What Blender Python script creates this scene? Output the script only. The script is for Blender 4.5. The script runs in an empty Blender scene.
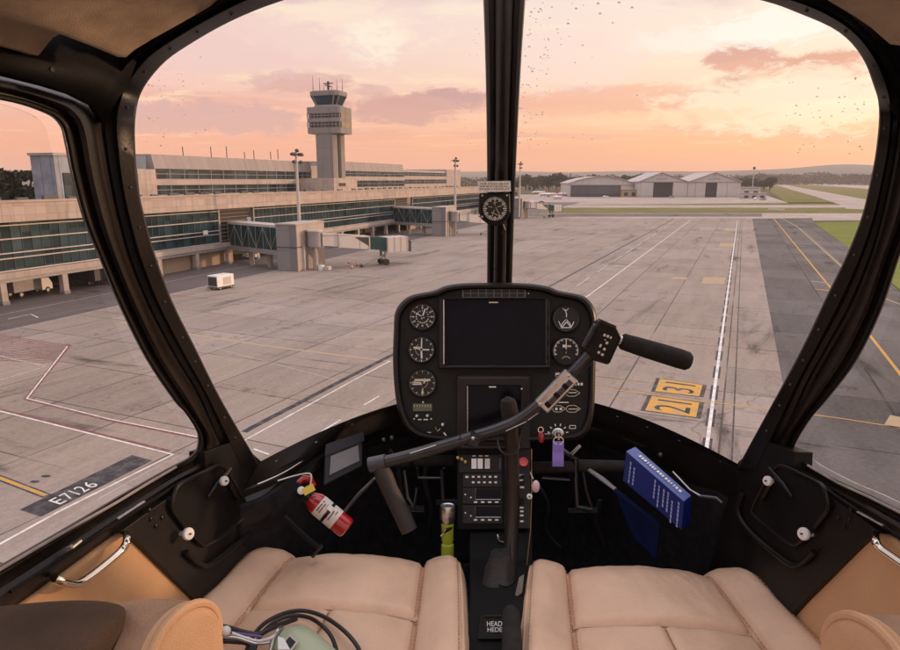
import bpy, bmesh, math, random
from mathutils import Vector, Matrix, noise
from mathutils.bvhtree import BVHTree

R = math.radians
random.seed(7)
scene = bpy.context.scene
COL = scene.collection

# ---------------------------------------------------------------- camera
EYE = 16.0                                    # eye height over the apron
PITCH, YAW, FOC = R(12.57), R(4.4), 650.0     # the photograph measured in its own 900 x 650 pixels
cam_data = bpy.data.cameras.new('camera')
cam = bpy.data.objects.new('camera', cam_data)
COL.objects.link(cam)
cam.location = (0, 0, EYE)
cam.rotation_euler = (R(90) - PITCH, 0, YAW)
cam_data.sensor_width = 36
cam_data.lens = 36 * FOC / 900
cam_data.clip_start = 0.02
cam_data.clip_end = 40000
scene.camera = cam
CROT = Matrix.Rotation(YAW, 3, 'Z') @ Matrix.Rotation(R(90) - PITCH, 3, 'X')

def ray(px, py):
    return (CROT @ Vector(((px - 450) / FOC, -(py - 325) / FOC, -1))).normalized()

# ---------------------------------------------------------------- sun, exposure
SUN_AZ, SUN_EL = R(72), R(7)                  # to the right of the nose, very low
sun_dir = Vector((math.sin(SUN_AZ) * math.cos(SUN_EL), math.cos(SUN_AZ) * math.cos(SUN_EL), math.sin(SUN_EL)))
sl = bpy.data.lights.new('sun', 'SUN')
sun = bpy.data.objects.new('sun', sl)
COL.objects.link(sun)
sun.rotation_euler = (-sun_dir).to_track_quat('-Z', 'Y').to_euler()
sun.location = (60, 20, 60)
sl.energy = 2.0
sl.angle = R(3)
sl.color = (1.0, 0.62, 0.40)
scene.view_settings.view_transform = 'Standard'
scene.view_settings.look = 'None'
scene.view_settings.exposure = 0.22
scene.view_settings.gamma = 1.0
scene.view_settings.use_curve_mapping = False
scene.cycles.max_bounces = 10
scene.cycles.transparent_max_bounces = 16
scene.cycles.diffuse_bounces = 5
scene.cycles.use_denoising = True
scene.cycles.sample_clamp_indirect = 4.0
scene.cycles.volume_bounces = 1
HAZE = 0.9e-4

# ---------------------------------------------------------------- node helpers
class NT:
    def __init__(self, tree):
        self.t = tree; self.n = tree.nodes; self.l = tree.links
    def new(self, kind, **kw):
        nd = self.n.new(kind)
        for k, v in kw.items(): setattr(nd, k, v)
        return nd
    def link(self, a, b): self.l.new(a, b)
    def put(self, sock, v):
        if hasattr(v, 'is_linked') or isinstance(v, bpy.types.NodeSocket): self.l.new(v, sock)
        else: sock.default_value = v
    def math(self, op, a, b=0.0, c=None, clamp=False):
        m = self.new('ShaderNodeMath', operation=op, use_clamp=clamp)
        self.put(m.inputs[0], a); self.put(m.inputs[1], b)
        if c is not None: self.put(m.inputs[2], c)
        return m.outputs[0]
    def mix(self, f, a, b, mode='MIX'):
        m = self.new('ShaderNodeMix', data_type='RGBA', blend_type=mode)
        self.put(m.inputs[0], f); self.put(m.inputs[6], a); self.put(m.inputs[7], b)
        return m.outputs[2]
    def ramp(self, f, stops, interp='LINEAR'):
        r = self.new('ShaderNodeValToRGB'); r.color_ramp.interpolation = interp
        e = r.color_ramp.elements
        while len(e) < len(stops): e.new(0.5)
        for el, (p, c) in zip(e, stops):
            el.position = p
            el.color = (c, c, c, 1) if isinstance(c, (int, float)) else (*c, 1)
        self.put(r.inputs[0], f)
        return r.outputs[0]
    def noise(self, vec, scale, detail=4, rough=0.55, dist=0.0):
        n = self.new('ShaderNodeTexNoise')
        if vec is not None: self.link(vec, n.inputs['Vector'])
        n.inputs['Scale'].default_value = scale; n.inputs['Detail'].default_value = detail
        n.inputs['Roughness'].default_value = rough; n.inputs['Distortion'].default_value = dist
        return n.outputs[0]
    def smooth(self, v, a, b):
        m = self.new('ShaderNodeMapRange', interpolation_type='SMOOTHSTEP')
        self.put(m.inputs[0], v); m.inputs[1].default_value = a; m.inputs[2].default_value = b
        return m.outputs[0]

def srgb(r, g, b):
    f = lambda c: (c / 255 / 12.92) if c <= 10 else ((c / 255 + 0.055) / 1.055) ** 2.4
    return (f(r), f(g), f(b))

# ---------------------------------------------------------------- sky
world = bpy.data.worlds.new('World')
scene.world = world
world.use_nodes = True
w = NT(world.node_tree)
w.n.clear()
wout = w.new('ShaderNodeOutputWorld')
geo = w.new('ShaderNodeNewGeometry')
sep = w.new('ShaderNodeSeparateXYZ')
tc = w.new('ShaderNodeTexCoord')
w.link(tc.outputs['Generated'], sep.inputs[0])
SX, SY, SZ = sep.outputs
EL = w.math('MULTIPLY', w.math('ARCSINE', SZ), 180 / math.pi)          # degrees above the horizon
AZ = w.math('MULTIPLY', w.math('ARCTAN2', SX, SY), 180 / math.pi)      # degrees right of the nose
elp = w.math('DIVIDE', EL, 90.0, clamp=True)
east = w.ramp(elp, [(0.0, srgb(240, 148, 120)), (0.04, srgb(242, 158, 136)), (0.085, srgb(243, 190, 176)), (0.13, srgb(242, 204, 196)),
                    (0.20, srgb(238, 210, 210)), (0.30, (0.90, 0.78, 0.82)), (0.5, (1.5, 1.42, 1.5)), (1.0, (1.95, 1.98, 2.2))])
west = w.ramp(elp, [(0.0, srgb(247, 148, 100)), (0.035, srgb(252, 168, 118)), (0.07, srgb(255, 206, 164)), (0.11, srgb(255, 224, 196)),
                    (0.17, srgb(254, 230, 214)), (0.25, srgb(246, 224, 222)), (0.5, (1.55, 1.45, 1.5)), (1.0, (1.95, 1.98, 2.2))])
side = w.smooth(AZ, -30.0, 28.0)
base_sky = w.mix(side, east, west)
# cloud layer: directions projected on a flat sheet overhead, so streaks flatten towards the horizon
zz = w.math('ADD', w.math('MAXIMUM', SZ, 0.0), 0.055)
comb = w.new('ShaderNodeCombineXYZ')
w.link(w.math('DIVIDE', SX, zz), comb.inputs[0]); w.link(w.math('DIVIDE', SY, zz), comb.inputs[1])
mp = w.new('ShaderNodeMapping'); w.link(comb.outputs[0], mp.inputs[0])
mp.inputs['Scale'].default_value = (0.55, 1.0, 1.0); mp.inputs['Rotation'].default_value = (0, 0, R(-14)); mp.inputs['Location'].default_value = (3.1, 1.7, 0)
n1 = w.noise(mp.outputs[0], 0.62, 7, 0.58, 0.4)
n2 = w.noise(mp.outputs[0], 1.9, 8, 0.64, 0.35)
thin = w.math('MULTIPLY', w.smooth(n1, 0.47, 0.60), 0.74)
bright = w.math('MULTIPLY', w.smooth(n2, 0.52, 0.68), 0.72)
mauve = w.ramp(elp, [(0.0, srgb(232, 150, 128)), (0.06, srgb(232, 152, 134)), (0.12, srgb(214, 160, 162)), (0.25, srgb(222, 188, 196)), (1, (0.8, 0.7, 0.75))])
cream = w.ramp(elp, [(0.0, srgb(250, 176, 140)), (0.08, srgb(255, 222, 178)), (0.2, srgb(255, 240, 220)), (1, (1.3, 1.2, 1.1))])
above = w.smooth(EL, 0.6, 4.0)
sky_c = w.mix(w.math('MULTIPLY', thin, above), base_sky, mauve)
sky_c = w.mix(w.math('MULTIPLY', bright, above), sky_c, cream)
# named cloud banks: centre az/el, half sizes in degrees, colour, strength
def azel(px, py):
    d = ray(px, py)
    return math.degrees(math.atan2(d.x, d.y)), math.degrees(math.asin(d.z))
cnv = w.new('ShaderNodeCombineXYZ'); w.link(AZ, cnv.inputs[0]); w.link(w.math('MULTIPLY', EL, 2.2), cnv.inputs[1])
edge = w.noise(cnv.outputs[0], 0.52, 9, 0.66, 0.6)
edge2 = w.noise(cnv.outputs[0], 0.10, 5, 0.6, 1.2)
BANKS = [((741, 56), (2.5, 1.0), (216, 142, 118), 1.0), ((746, 66), (2.0, .5), (228, 150, 120), 1.0), ((826, 61), (4.4, .75), (220, 138, 106), 1.0), ((800, 72), (3.8, .5), (232, 150, 116), 0.9), ((850, 70), (2.4, .7), (224, 140, 108), 0.9), ((735, 82), (1.7, 0.6), (218, 142, 114), 0.9),
         ((450, 99), (3.0, .85), (196, 134, 134), 1.0), ((420, 104), (3.4, .6), (208, 146, 142), .9), ((400, 110), (5.0, 1.0), (206, 140, 134), 0.9), ((372, 92), (1.8, 0.5), (214, 156, 152), 0.7),
         ((205, 118), (9.0, 1.2), (208, 150, 150), 0.85), ((300, 82), (4.0, 0.8), (212, 148, 142), 0.8), ((330, 28), (7.5, 2.2), (255, 226, 200), 0.7),
         ((370, 42), (2.4, 1.6), (255, 238, 214), 0.75), ((600, 105), (8.0, 1.0), (240, 164, 130), 0.8), ((645, 92), (4.6, 0.6), (243, 170, 138), 0.8), ((575, 95), (3.0, .4), (240, 168, 140), .8), ((700, 112), (5.0, .5), (246, 172, 132), .7),
         ((765, 28), (4.2, 1.3), (255, 246, 232), 0.75), ((690, 40), (4.6, 0.9), (255, 240, 226), 0.6), ((800, 100), (9.0, 2.2), (255, 240, 208), 0.65),
         ((230, 45), (10, 2.2), (236, 190, 186), 0.55), ((650, 118), (7, 0.6), (252, 196, 150), 0.6), ((560, 60), (7, 2.0), (250, 214, 204), 0.5)]
for (c, hs, colr, st) in BANKS:
    a, e = azel(*c)
    dx = w.math('DIVIDE', w.math('SUBTRACT', AZ, a), hs[0] * 1.25)
    dy = w.math('DIVIDE', w.math('SUBTRACT', EL, e), hs[1] * 1.25)
    d = w.math('SQRT', w.math('ADD', w.math('MULTIPLY', dx, dx), w.math('MULTIPLY', dy, dy)))
    d = w.math('ADD', d, w.math('MULTIPLY', w.math('SUBTRACT', edge, 0.5), 2.0))
    d = w.math('ADD', d, w.math('MULTIPLY', w.math('SUBTRACT', edge2, 0.5), 0.9))
    f = w.math('MULTIPLY', w.math('SUBTRACT', 1.0, w.smooth(d, 0.55, 1.02)), st)
    sky_c = w.mix(f, sky_c, (*srgb(*colr), 1))
below = w.smooth(EL, -3.0, 0.0)
sky_c = w.mix(below, (0.16, 0.14, 0.12, 1), sky_c)
bg1 = w.new('ShaderNodeBackground'); w.link(sky_c, bg1.inputs[0]); bg1.inputs[1].default_value = 0.81
nish = w.new('ShaderNodeTexSky', sky_type='NISHITA', sun_disc=False, sun_elevation=SUN_EL, sun_rotation=SUN_AZ)
bg2 = w.new('ShaderNodeBackground'); w.link(nish.outputs[0], bg2.inputs[0]); bg2.inputs[1].default_value = 0.05
addw = w.new('ShaderNodeAddShader')
w.link(bg1.outputs[0], addw.inputs[0]); w.link(bg2.outputs[0], addw.inputs[1]); w.link(addw.outputs[0], wout.inputs[0])

# ---------------------------------------------------------------- materials
MATS = {}
def mat(name, col, rough=0.6, metal=0.0, var=0.0, vscale=8.0, bump=0.0, bscale=60.0, stretch=None, spec=0.5, coat=0.0, coord='Object', emis=None):
    if name in MATS: return MATS[name]
    m = bpy.data.materials.new(name); m.use_nodes = True
    t = NT(m.node_tree); b = t.n['Principled BSDF']
    b.inputs['Base Color'].default_value = (*col, 1); b.inputs['Roughness'].default_value = rough
    b.inputs['Metallic'].default_value = metal; b.inputs['Specular IOR Level'].default_value = spec
    b.inputs['Coat Weight'].default_value = coat
    if var or bump:
        tcn = t.new('ShaderNodeTexCoord'); v = tcn.outputs[coord]
        if stretch:
            mpn = t.new('ShaderNodeMapping'); t.link(v, mpn.inputs[0]); mpn.inputs['Scale'].default_value = stretch; v = mpn.outputs[0]
    if var:
        n = t.noise(v, vscale, 5, 0.6)
        f = t.ramp(n, [(0.28, 1 - var), (0.72, 1 + var)])
        t.link(t.mix(1.0, (*col, 1), f, 'MULTIPLY'), b.inputs['Base Color'])
        r2 = t.math('ADD', t.math('MULTIPLY', t.math('SUBTRACT', n, 0.5), 0.35), rough, clamp=True)
        t.link(r2, b.inputs['Roughness'])
    if bump:
        bn = t.new('ShaderNodeBump'); bn.inputs['Strength'].default_value = bump; bn.inputs['Distance'].default_value = 0.002 if bscale > 20 else 0.02
        t.link(t.noise(v, bscale, 3, 0.6), bn.inputs['Height']); t.link(bn.outputs[0], b.inputs['Normal'])
    MATS[name] = m
    return m

def rot2(t, vec, ang):
    mpn = t.new('ShaderNodeMapping'); t.link(vec, mpn.inputs[0]); mpn.inputs['Rotation'].default_value = (0, 0, ang); return mpn.outputs[0]

def hdir(px):
    d = ray(px, 180.0); d.z = 0; return d.normalized()
DIR_T = hdir(682)                              # the way the terminal runs
DIR_A = hdir(745)                              # the way the apron's slabs and lines run
ANG_T = math.atan2(DIR_T.y, DIR_T.x)
ANG_A = math.atan2(DIR_A.y, DIR_A.x)

def pave_mat(name, base, slab, joint, streak, dark=0.55, tone=0.10, gain=1.0):
    m = bpy.data.materials.new(name); m.use_nodes = True
    t = NT(m.node_tree); b = t.n['Principled BSDF']
    g = t.new('ShaderNodeNewGeometry')
    v = rot2(t, g.outputs['Position'], -ANG_A)          # x now runs along the apron
    sx = t.new('ShaderNodeSeparateXYZ'); t.link(v, sx.inputs[0])
    mps = t.new('ShaderNodeMapping'); t.link(v, mps.inputs[0]); mps.inputs['Scale'].default_value = (0.16, 1, 1)
    big = t.noise(v, 0.035, 4, 0.55); mid = t.noise(mps.outputs[0], 0.55, 6, 0.62); fine = t.noise(v, 2.6, 6, 0.7); st = t.noise(mps.outputs[0], 0.23, 5, 0.62, 0.6)
    mpc = t.new('ShaderNodeMapping'); t.link(v, mpc.inputs[0]); mpc.inputs['Scale'].default_value = (1, 0.16, 1); mpc.inputs['Location'].default_value = (13, 40, 0)
    cross = t.noise(mpc.outputs[0], 0.36, 6, 0.6, 0.3)
    val = t.math('ADD', t.math('MULTIPLY', t.math('SUBTRACT', big, 0.5), 0.7), 1.0)
    val = t.math('ADD', val, t.math('MULTIPLY', t.math('SUBTRACT', mid, 0.5), 0.55))
    val = t.math('ADD', val, t.math('MULTIPLY', t.math('SUBTRACT', fine, 0.5), 0.62))
    val = t.math('ADD', val, t.math('MULTIPLY', t.math('SUBTRACT', t.noise(v, 9.0, 4, 0.7), 0.5), 0.45))
    val = t.math('SUBTRACT', val, t.math('MULTIPLY', t.smooth(st, 0.56, 0.80), streak))
    val = t.math('SUBTRACT', val, t.math('MULTIPLY', t.smooth(cross, 0.60, 0.80), streak * 0.9))
    if slab:
        fx = t.math('FRACT', t.math('DIVIDE', sx.outputs[0], slab)); fy = t.math('FRACT', t.math('DIVIDE', sx.outputs[1], slab))
        cx = t.math('FLOOR', t.math('DIVIDE', sx.outputs[0], slab)); cy = t.math('FLOOR', t.math('DIVIDE', sx.outputs[1], slab))
        cc = t.new('ShaderNodeCombineXYZ'); t.link(cx, cc.inputs[0]); t.link(cy, cc.inputs[1])
        wn = t.new('ShaderNodeTexWhiteNoise'); t.link(cc.outputs[0], wn.inputs[0])
        val = t.math('ADD', val, t.math('MULTIPLY', t.math('SUBTRACT', wn.outputs[0], 0.5), tone * 2))
        jw = 0.015
        jx = t.math('LESS_THAN', t.math('MINIMUM', fx, t.math('SUBTRACT', 1.0, fx)), jw * 0.5)
        jy = t.math('LESS_THAN', t.math('MINIMUM', fy, t.math('SUBTRACT', 1.0, fy)), jw * 0.55)
        j = t.math('MAXIMUM', jx, jy)
        brk = t.smooth(t.noise(v, 0.11, 3, 0.5), 0.28, 0.52)
        val = t.math('MULTIPLY', val, t.math('SUBTRACT', 1.0, t.math('MULTIPLY', t.math('MULTIPLY', j, joint), brk)))
    spots = t.new('ShaderNodeTexVoronoi'); t.link(v, spots.inputs['Vector']); spots.inputs['Scale'].default_value = 0.19
    sp = t.math('SUBTRACT', 1.0, t.smooth(t.math('ADD', spots.outputs[0], t.math('MULTIPLY', t.math('SUBTRACT', fine, 0.5), 0.5)), 0.05, 0.17))
    val = t.math('SUBTRACT', val, t.math('MULTIPLY', sp, 0.22))
    # crack sealing: thin wandering dark lines
    vc = t.new('ShaderNodeTexVoronoi', feature='DISTANCE_TO_EDGE'); vc.inputs['Scale'].default_value = 0.055
    vm = t.new('ShaderNodeVectorMath', operation='ADD'); t.link(v, vm.inputs[0])
    nz = t.new('ShaderNodeTexNoise'); t.link(v, nz.inputs['Vector']); nz.inputs['Scale'].default_value = 0.3
    sc = t.new('ShaderNodeVectorMath', operation='SCALE'); t.link(nz.outputs[1], sc.inputs[0]); sc.inputs['Scale'].default_value = 4.0
    t.link(sc.outputs[0], vm.inputs[1]); t.link(vm.outputs[0], vc.inputs['Vector'])
    ck = t.math('MULTIPLY', t.math('SUBTRACT', 1.0, t.smooth(vc.outputs[0], 0.0018, 0.0045)), t.smooth(big, 0.46, 0.6))
    val = t.math('SUBTRACT', val, t.math('MULTIPLY', ck, 0.28))
    val = t.math('ADD', t.math('MULTIPLY', t.math('SUBTRACT', val, 1.0), gain), 1.0)
    val = t.math('MAXIMUM', val, 0.25)
    cb = t.new('ShaderNodeCombineXYZ')
    warm = t.mix(t.smooth(big, 0.4, 0.6), (*base, 1), (base[0] * 0.94, base[1] * 0.97, base[2] * 1.02, 1))
    vv = t.new('ShaderNodeVectorMath', operation='SCALE'); t.link(warm, vv.inputs[0]); t.link(val, vv.inputs['Scale'])
    t.link(vv.outputs[0], b.inputs['Base Color'])
    b.inputs['Specular IOR Level'].default_value = 0.25
    t.link(t.math('ADD', t.math('MULTIPLY', mid, 0.25), 0.6), b.inputs['Roughness'])
    MATS[name] = m
    return m

def grass_mat(name, a, b_, c=None, sc=0.05):
    m = bpy.data.materials.new(name); m.use_nodes = True
    t = NT(m.node_tree); b = t.n['Principled BSDF']
    g = t.new('ShaderNodeNewGeometry'); v = g.outputs['Position']
    n = t.noise(v, sc, 7, 0.65); f = t.noise(v, 1.4, 5, 0.7)
    col = t.mix(t.smooth(n, 0.35, 0.65), (*a, 1), (*b_, 1))
    if c: col = t.mix(t.smooth(t.noise(v, sc * 2.3, 6, 0.7), 0.47, 0.66), col, (*c, 1))
    col = t.mix(1.0, col, t.ramp(f, [(0.25, 0.72), (0.75, 1.25)]), 'MULTIPLY')
    t.link(col, b.inputs['Base Color']); b.inputs['Roughness'].default_value = 0.95; b.inputs['Specular IOR Level'].default_value = 0.1
    bn = t.new('ShaderNodeBump'); bn.inputs['Distance'].default_value = 0.3; bn.inputs['Strength'].default_value = 0.6
    t.link(f, bn.inputs['Height']); t.link(bn.outputs[0], b.inputs['Normal'])
    MATS[name] = m; return m

def panel_mat(name, base, sx, sz, joint=0.25, tone=0.08, rough=0.7, streak=0.14, xo='x'):
    """cladding: panels along local x (or y) and z with joints, tone per panel, rain streaks"""
    m = bpy.data.materials.new(name); m.use_nodes = True
    t = NT(m.node_tree); b = t.n['Principled BSDF']
    tcn = t.new('ShaderNodeTexCoord'); s = t.new('ShaderNodeSeparateXYZ'); t.link(tcn.outputs['Object'], s.inputs[0])
    X = t.math('ADD', s.outputs[0], s.outputs[1]); Z = s.outputs[2]
    fx = t.math('FRACT', t.math('DIVIDE', X, sx)); fz = t.math('FRACT', t.math('DIVIDE', Z, sz))
    cc = t.new('ShaderNodeCombineXYZ'); t.link(t.math('FLOOR', t.math('DIVIDE', X, sx)), cc.inputs[0]); t.link(t.math('FLOOR', t.math('DIVIDE', Z, sz)), cc.inputs[1])
    wn = t.new('ShaderNodeTexWhiteNoise'); t.link(cc.outputs[0], wn.inputs[0])
    j = t.math('MAXIMUM', t.math('LESS_THAN', fx, 0.035), t.math('LESS_THAN', fz, 0.05))
    mpn = t.new('ShaderNodeMapping'); t.link(tcn.outputs['Object'], mpn.inputs[0]); mpn.inputs['Scale'].default_value = (1, 1, 0.08)
    sn = t.noise(mpn.outputs[0], 0.9, 6, 0.65); bn_ = t.noise(tcn.outputs['Object'], 0.06, 4, 0.6)
    val = t.math('ADD', 1.0, t.math('MULTIPLY', t.math('SUBTRACT', wn.outputs[0], 0.5), tone * 2))
    val = t.math('SUBTRACT', val, t.math('MULTIPLY', t.smooth(sn, 0.48, 0.75), streak))
    val = t.math('ADD', val, t.math('MULTIPLY', t.math('SUBTRACT', bn_, 0.5), 0.35))
    val = t.math('MULTIPLY', val, t.math('SUBTRACT', 1.0, t.math('MULTIPLY', j, joint)))
    vv = t.new('ShaderNodeVectorMath', operation='SCALE'); vv.inputs[0].default_value = base; t.link(val, vv.inputs['Scale'])
    t.link(vv.outputs[0], b.inputs['Base Color']); b.inputs['Roughness'].default_value = rough; b.inputs['Specular IOR Level'].default_value = 0.3
    MATS[name] = m; return m

def facade_glass(name, base, sx, sz, rough=0.12, spread=0.9):
    m = bpy.data.materials.new(name); m.use_nodes = True
    t = NT(m.node_tree); b = t.n['Principled BSDF']
    tcn = t.new('ShaderNodeTexCoord'); s = t.new('ShaderNodeSeparateXYZ'); t.link(tcn.outputs['Object'], s.inputs[0])
    X = t.math('ADD', s.outputs[0], s.outputs[1]); Z = s.outputs[2]
    cc = t.new('ShaderNodeCombineXYZ'); t.link(t.math('FLOOR', t.math('DIVIDE', X, sx)), cc.inputs[0]); t.link(t.math('FLOOR', t.math('DIVIDE', Z, sz)), cc.inputs[1])
    wn = t.new('ShaderNodeTexWhiteNoise'); t.link(cc.outputs[0], wn.inputs[0])
    fx = t.math('FRACT', t.math('DIVIDE', X, sx))
    j = t.math('LESS_THAN', fx, 0.06)
    n = t.noise(tcn.outputs['Object'], 0.35, 5, 0.6)
    val = t.math('ADD', 1.0 - spread * 0.5, t.math('MULTIPLY', wn.outputs[0], spread))
    val = t.math('MULTIPLY', val, t.math('ADD', 0.35, t.math('MULTIPLY', n, 1.3)))
    val = t.math('MULTIPLY', val, t.math('SUBTRACT', 1.0, t.math('MULTIPLY', j, 0.55)))
    vv = t.new('ShaderNodeVectorMath', operation='SCALE'); vv.inputs[0].default_value = base; t.link(val, vv.inputs['Scale'])
    t.link(vv.outputs[0], b.inputs['Base Color'])
    t.link(t.math('ADD', rough, t.math('MULTIPLY', wn.outputs[0], 0.12)), b.inputs['Roughness']); b.inputs['Specular IOR Level'].default_value = 0.30
    MATS[name] = m; return m

def thin_glass(name, tint, refl=1.0):
    m = bpy.data.materials.new(name); m.use_nodes = True
    t = NT(m.node_tree); t.n.clear(); o = t.new('ShaderNodeOutputMaterial')
    tr = t.new('ShaderNodeBsdfTransparent'); tr.inputs[0].default_value = (*tint, 1)
    gl = t.new('ShaderNodeBsdfGlossy'); gl.inputs['Roughness'].default_value = 0.02
    fr = t.new('ShaderNodeLayerWeight'); fr.inputs[0].default_value = 0.08
    mx = t.new('ShaderNodeMixShader'); t.link(t.math('MULTIPLY', fr.outputs[0], refl), mx.inputs[0]); t.link(tr.outputs[0], mx.inputs[1]); t.link(gl.outputs[0], mx.inputs[2])
    t.link(mx.outputs[0], o.inputs[0]); MATS[name] = m; return m

# ---------------------------------------------------------------- mesh builder
class MB:
    def __init__(self):
        self.v = []; self.f = []; self.m = []; self.mats = []
    def mi(self, m):
        if m is None: return 0
        if m not in self.mats: self.mats.append(m)
        return self.mats.index(m)
    def add(self, verts, faces, m=None):
        o = len(self.v); self.v += [Vector(p) for p in verts]; k = self.mi(m)
        for f in faces: self.f.append([i + o for i in f]); self.m.append(k)
    def box(self, c, s, m=None, rot=None):
        c = Vector(c); h = [x / 2 for x in s]
        vs = [Vector((x * h[0], y * h[1], z * h[2])) for x in (-1, 1) for y in (-1, 1) for z in (-1, 1)]
        if rot is not None: vs = [rot @ p for p in vs]
        self.add([c + p for p in vs], [(0, 1, 3, 2), (4, 6, 7, 5), (0, 4, 5, 1), (2, 3, 7, 6), (0, 2, 6, 4), (1, 5, 7, 3)], m)
    def bx(self, x0, x1, y0, y1, z0, z1, m=None):
        self.box(((x0 + x1) / 2, (y0 + y1) / 2, (z0 + z1) / 2), (abs(x1 - x0), abs(y1 - y0), abs(z1 - z0)), m)
    def loft(self, secs, m=None, closed=False, caps=False, loop=False):
        n = len(secs[0]); vs = [p for s in secs for p in s]; fs = []
        k = len(secs)
        for i in range(k if loop else k - 1):
            a, b = i * n, ((i + 1) % k) * n
            for j in range(n if closed else n - 1):
                j2 = (j + 1) % n
                fs.append((a + j, a + j2, b + j2, b + j))
        if caps and closed:
            fs.append(tuple(range(n))[::-1]); fs.append(tuple(range((k - 1) * n, k * n)))
        self.add(vs, fs, m)
    def tube(self, pts, r, m=None, seg=10, caps=True, flat=1.0, up=None):
        pts = [Vector(p) for p in pts]; k = len(pts)
        rs = r if isinstance(r, (list, tuple)) else [r] * k
        secs = []; prev = None
        for i, p in enumerate(pts):
            t = (pts[min(i + 1, k - 1)] - pts[max(i - 1, 0)]).normalized()
            if prev is None:
                ref = Vector(up) if up else (Vector((0, 0, 1)) if abs(t.z) < 0.9 else Vector((1, 0, 0)))
                u = (ref - t * ref.dot(t)).normalized()
            else:
                u = (prev - t * prev.dot(t)).normalized()
            prev = u; q = t.cross(u)
            secs.append([p + (u * math.cos(a) * flat + q * math.sin(a)) * rs[i] for a in [2 * math.pi * j / seg for j in range(seg)]])
        self.loft(secs, m, closed=True, caps=caps)
    def lathe(self, base, axis, prof, m=None, seg=20, caps=True):
        base = Vector(base); ax = Vector(axis).normalized()
        u = ax.orthogonal().normalized(); q = ax.cross(u)
        secs = [[base + ax * h + (u * math.cos(a) + q * math.sin(a)) * r for a in [2 * math.pi * j / seg for j in range(seg)]] for (r, h) in prof]
        self.loft(secs, m, closed=True, caps=caps)
    def prism(self, pts, off, m=None):
        n = len(pts); pts = [Vector(p) for p in pts]; off = Vector(off)
        self.add(pts + [p + off for p in pts], [tuple(range(n)), tuple(range(n, 2 * n))[::-1]] + [(i, i + n, (i + 1) % n + n, (i + 1) % n) for i in range(n)], m)
    def poly(self, pts, m=None):
        self.add(pts, [tuple(range(len(pts)))], m)
    def blob(self, c, r, m=None, seg=8, rings=5, sq=(1, 1, 1)):
        c = Vector(c); prof = []
        for i in range(rings + 1):
            a = -math.pi / 2 + math.pi * i / rings
            prof.append([c + Vector((math.cos(a) * math.cos(b) * r * sq[0], math.cos(a) * math.sin(b) * r * sq[1], math.sin(a) * r * sq[2])) for b in [2 * math.pi * j / seg for j in range(seg)]])
        self.loft(prof, m, closed=True)
    def text(self, s, quad, m=None, lift=(0, 0, 0), pad=0.0):
        """lettering stretched over a quad given as bottom-left, bottom-right, top-right, top-left"""
        vs, fs = text_mesh(s)
        q = [Vector(p) for p in quad]; lift = Vector(lift); out = []
        for (x, y) in vs:
            u = pad + x * (1 - 2 * pad); v = pad + y * (1 - 2 * pad)
            out.append((q[0] * (1 - u) + q[1] * u) * (1 - v) + (q[3] * (1 - u) + q[2] * u) * v + lift)
        self.add(out, fs, m)
    def build(self, name, mats=None, parent=None, smooth=35, origin=None, bevel=0, bseg=2, solid=0, subsurf=0, fix=True):
        me = bpy.data.meshes.new(name)
        o0 = Vector(origin) if origin is not None else Vector((0, 0, 0))
        me.from_pydata([p - o0 for p in self.v], [], self.f)
        ml = self.mats if self.mats else ([mats] if not isinstance(mats, (list, tuple)) else list(mats))
        for m in ml: me.materials.append(m)
        for p, k in zip(me.polygons, self.m): p.material_index = k
        if fix:
            bm = bmesh.new(); bm.from_mesh(me); bmesh.ops.remove_doubles(bm, verts=bm.verts, dist=1e-6)
            bmesh.ops.recalc_face_normals(bm, faces=bm.faces); bm.to_mesh(me); bm.free()
        if smooth:
            me.shade_smooth(); me.set_sharp_from_angle(angle=R(smooth))
        o = bpy.data.objects.new(name, me); COL.objects.link(o)
        if parent is not None: o.parent = parent
        elif origin is not None: o.location = o0
        if solid:
            md = o.modifiers.new('solid', 'SOLIDIFY'); md.thickness = abs(solid); md.offset = 1 if solid > 0 else -1
        if bevel:
            md = o.modifiers.new('bevel', 'BEVEL'); md.width = bevel; md.segments = bseg; md.limit_method = 'ANGLE'; md.angle_limit = R(40)
        if subsurf:
            md = o.modifiers.new('sub', 'SUBSURF'); md.levels = subsurf; md.render_levels = subsurf
        return o

_TX = {}
def text_mesh(s):
    if s in _TX: return _TX[s]
    cu = bpy.data.curves.new('lettering', 'FONT'); cu.body = s
    ob = bpy.data.objects.new('lettering', cu); COL.objects.link(ob)
    dg = bpy.context.evaluated_depsgraph_get(); dg.update()
    me = bpy.data.meshes.new_from_object(ob.evaluated_get(dg))
    vs = [(v.co.x, v.co.y) for v in me.vertices]; fs = [tuple(p.vertices) for p in me.polygons]
    x0 = min(v[0] for v in vs); x1 = max(v[0] for v in vs); y0 = min(v[1] for v in vs); y1 = max(v[1] for v in vs)
    vs = [((x - x0) / (x1 - x0), (y - y0) / (y1 - y0)) for x, y in vs]
    bpy.data.objects.remove(ob); bpy.data.curves.remove(cu); bpy.data.meshes.remove(me)
    _TX[s] = (vs, fs)
    return _TX[s]

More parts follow.
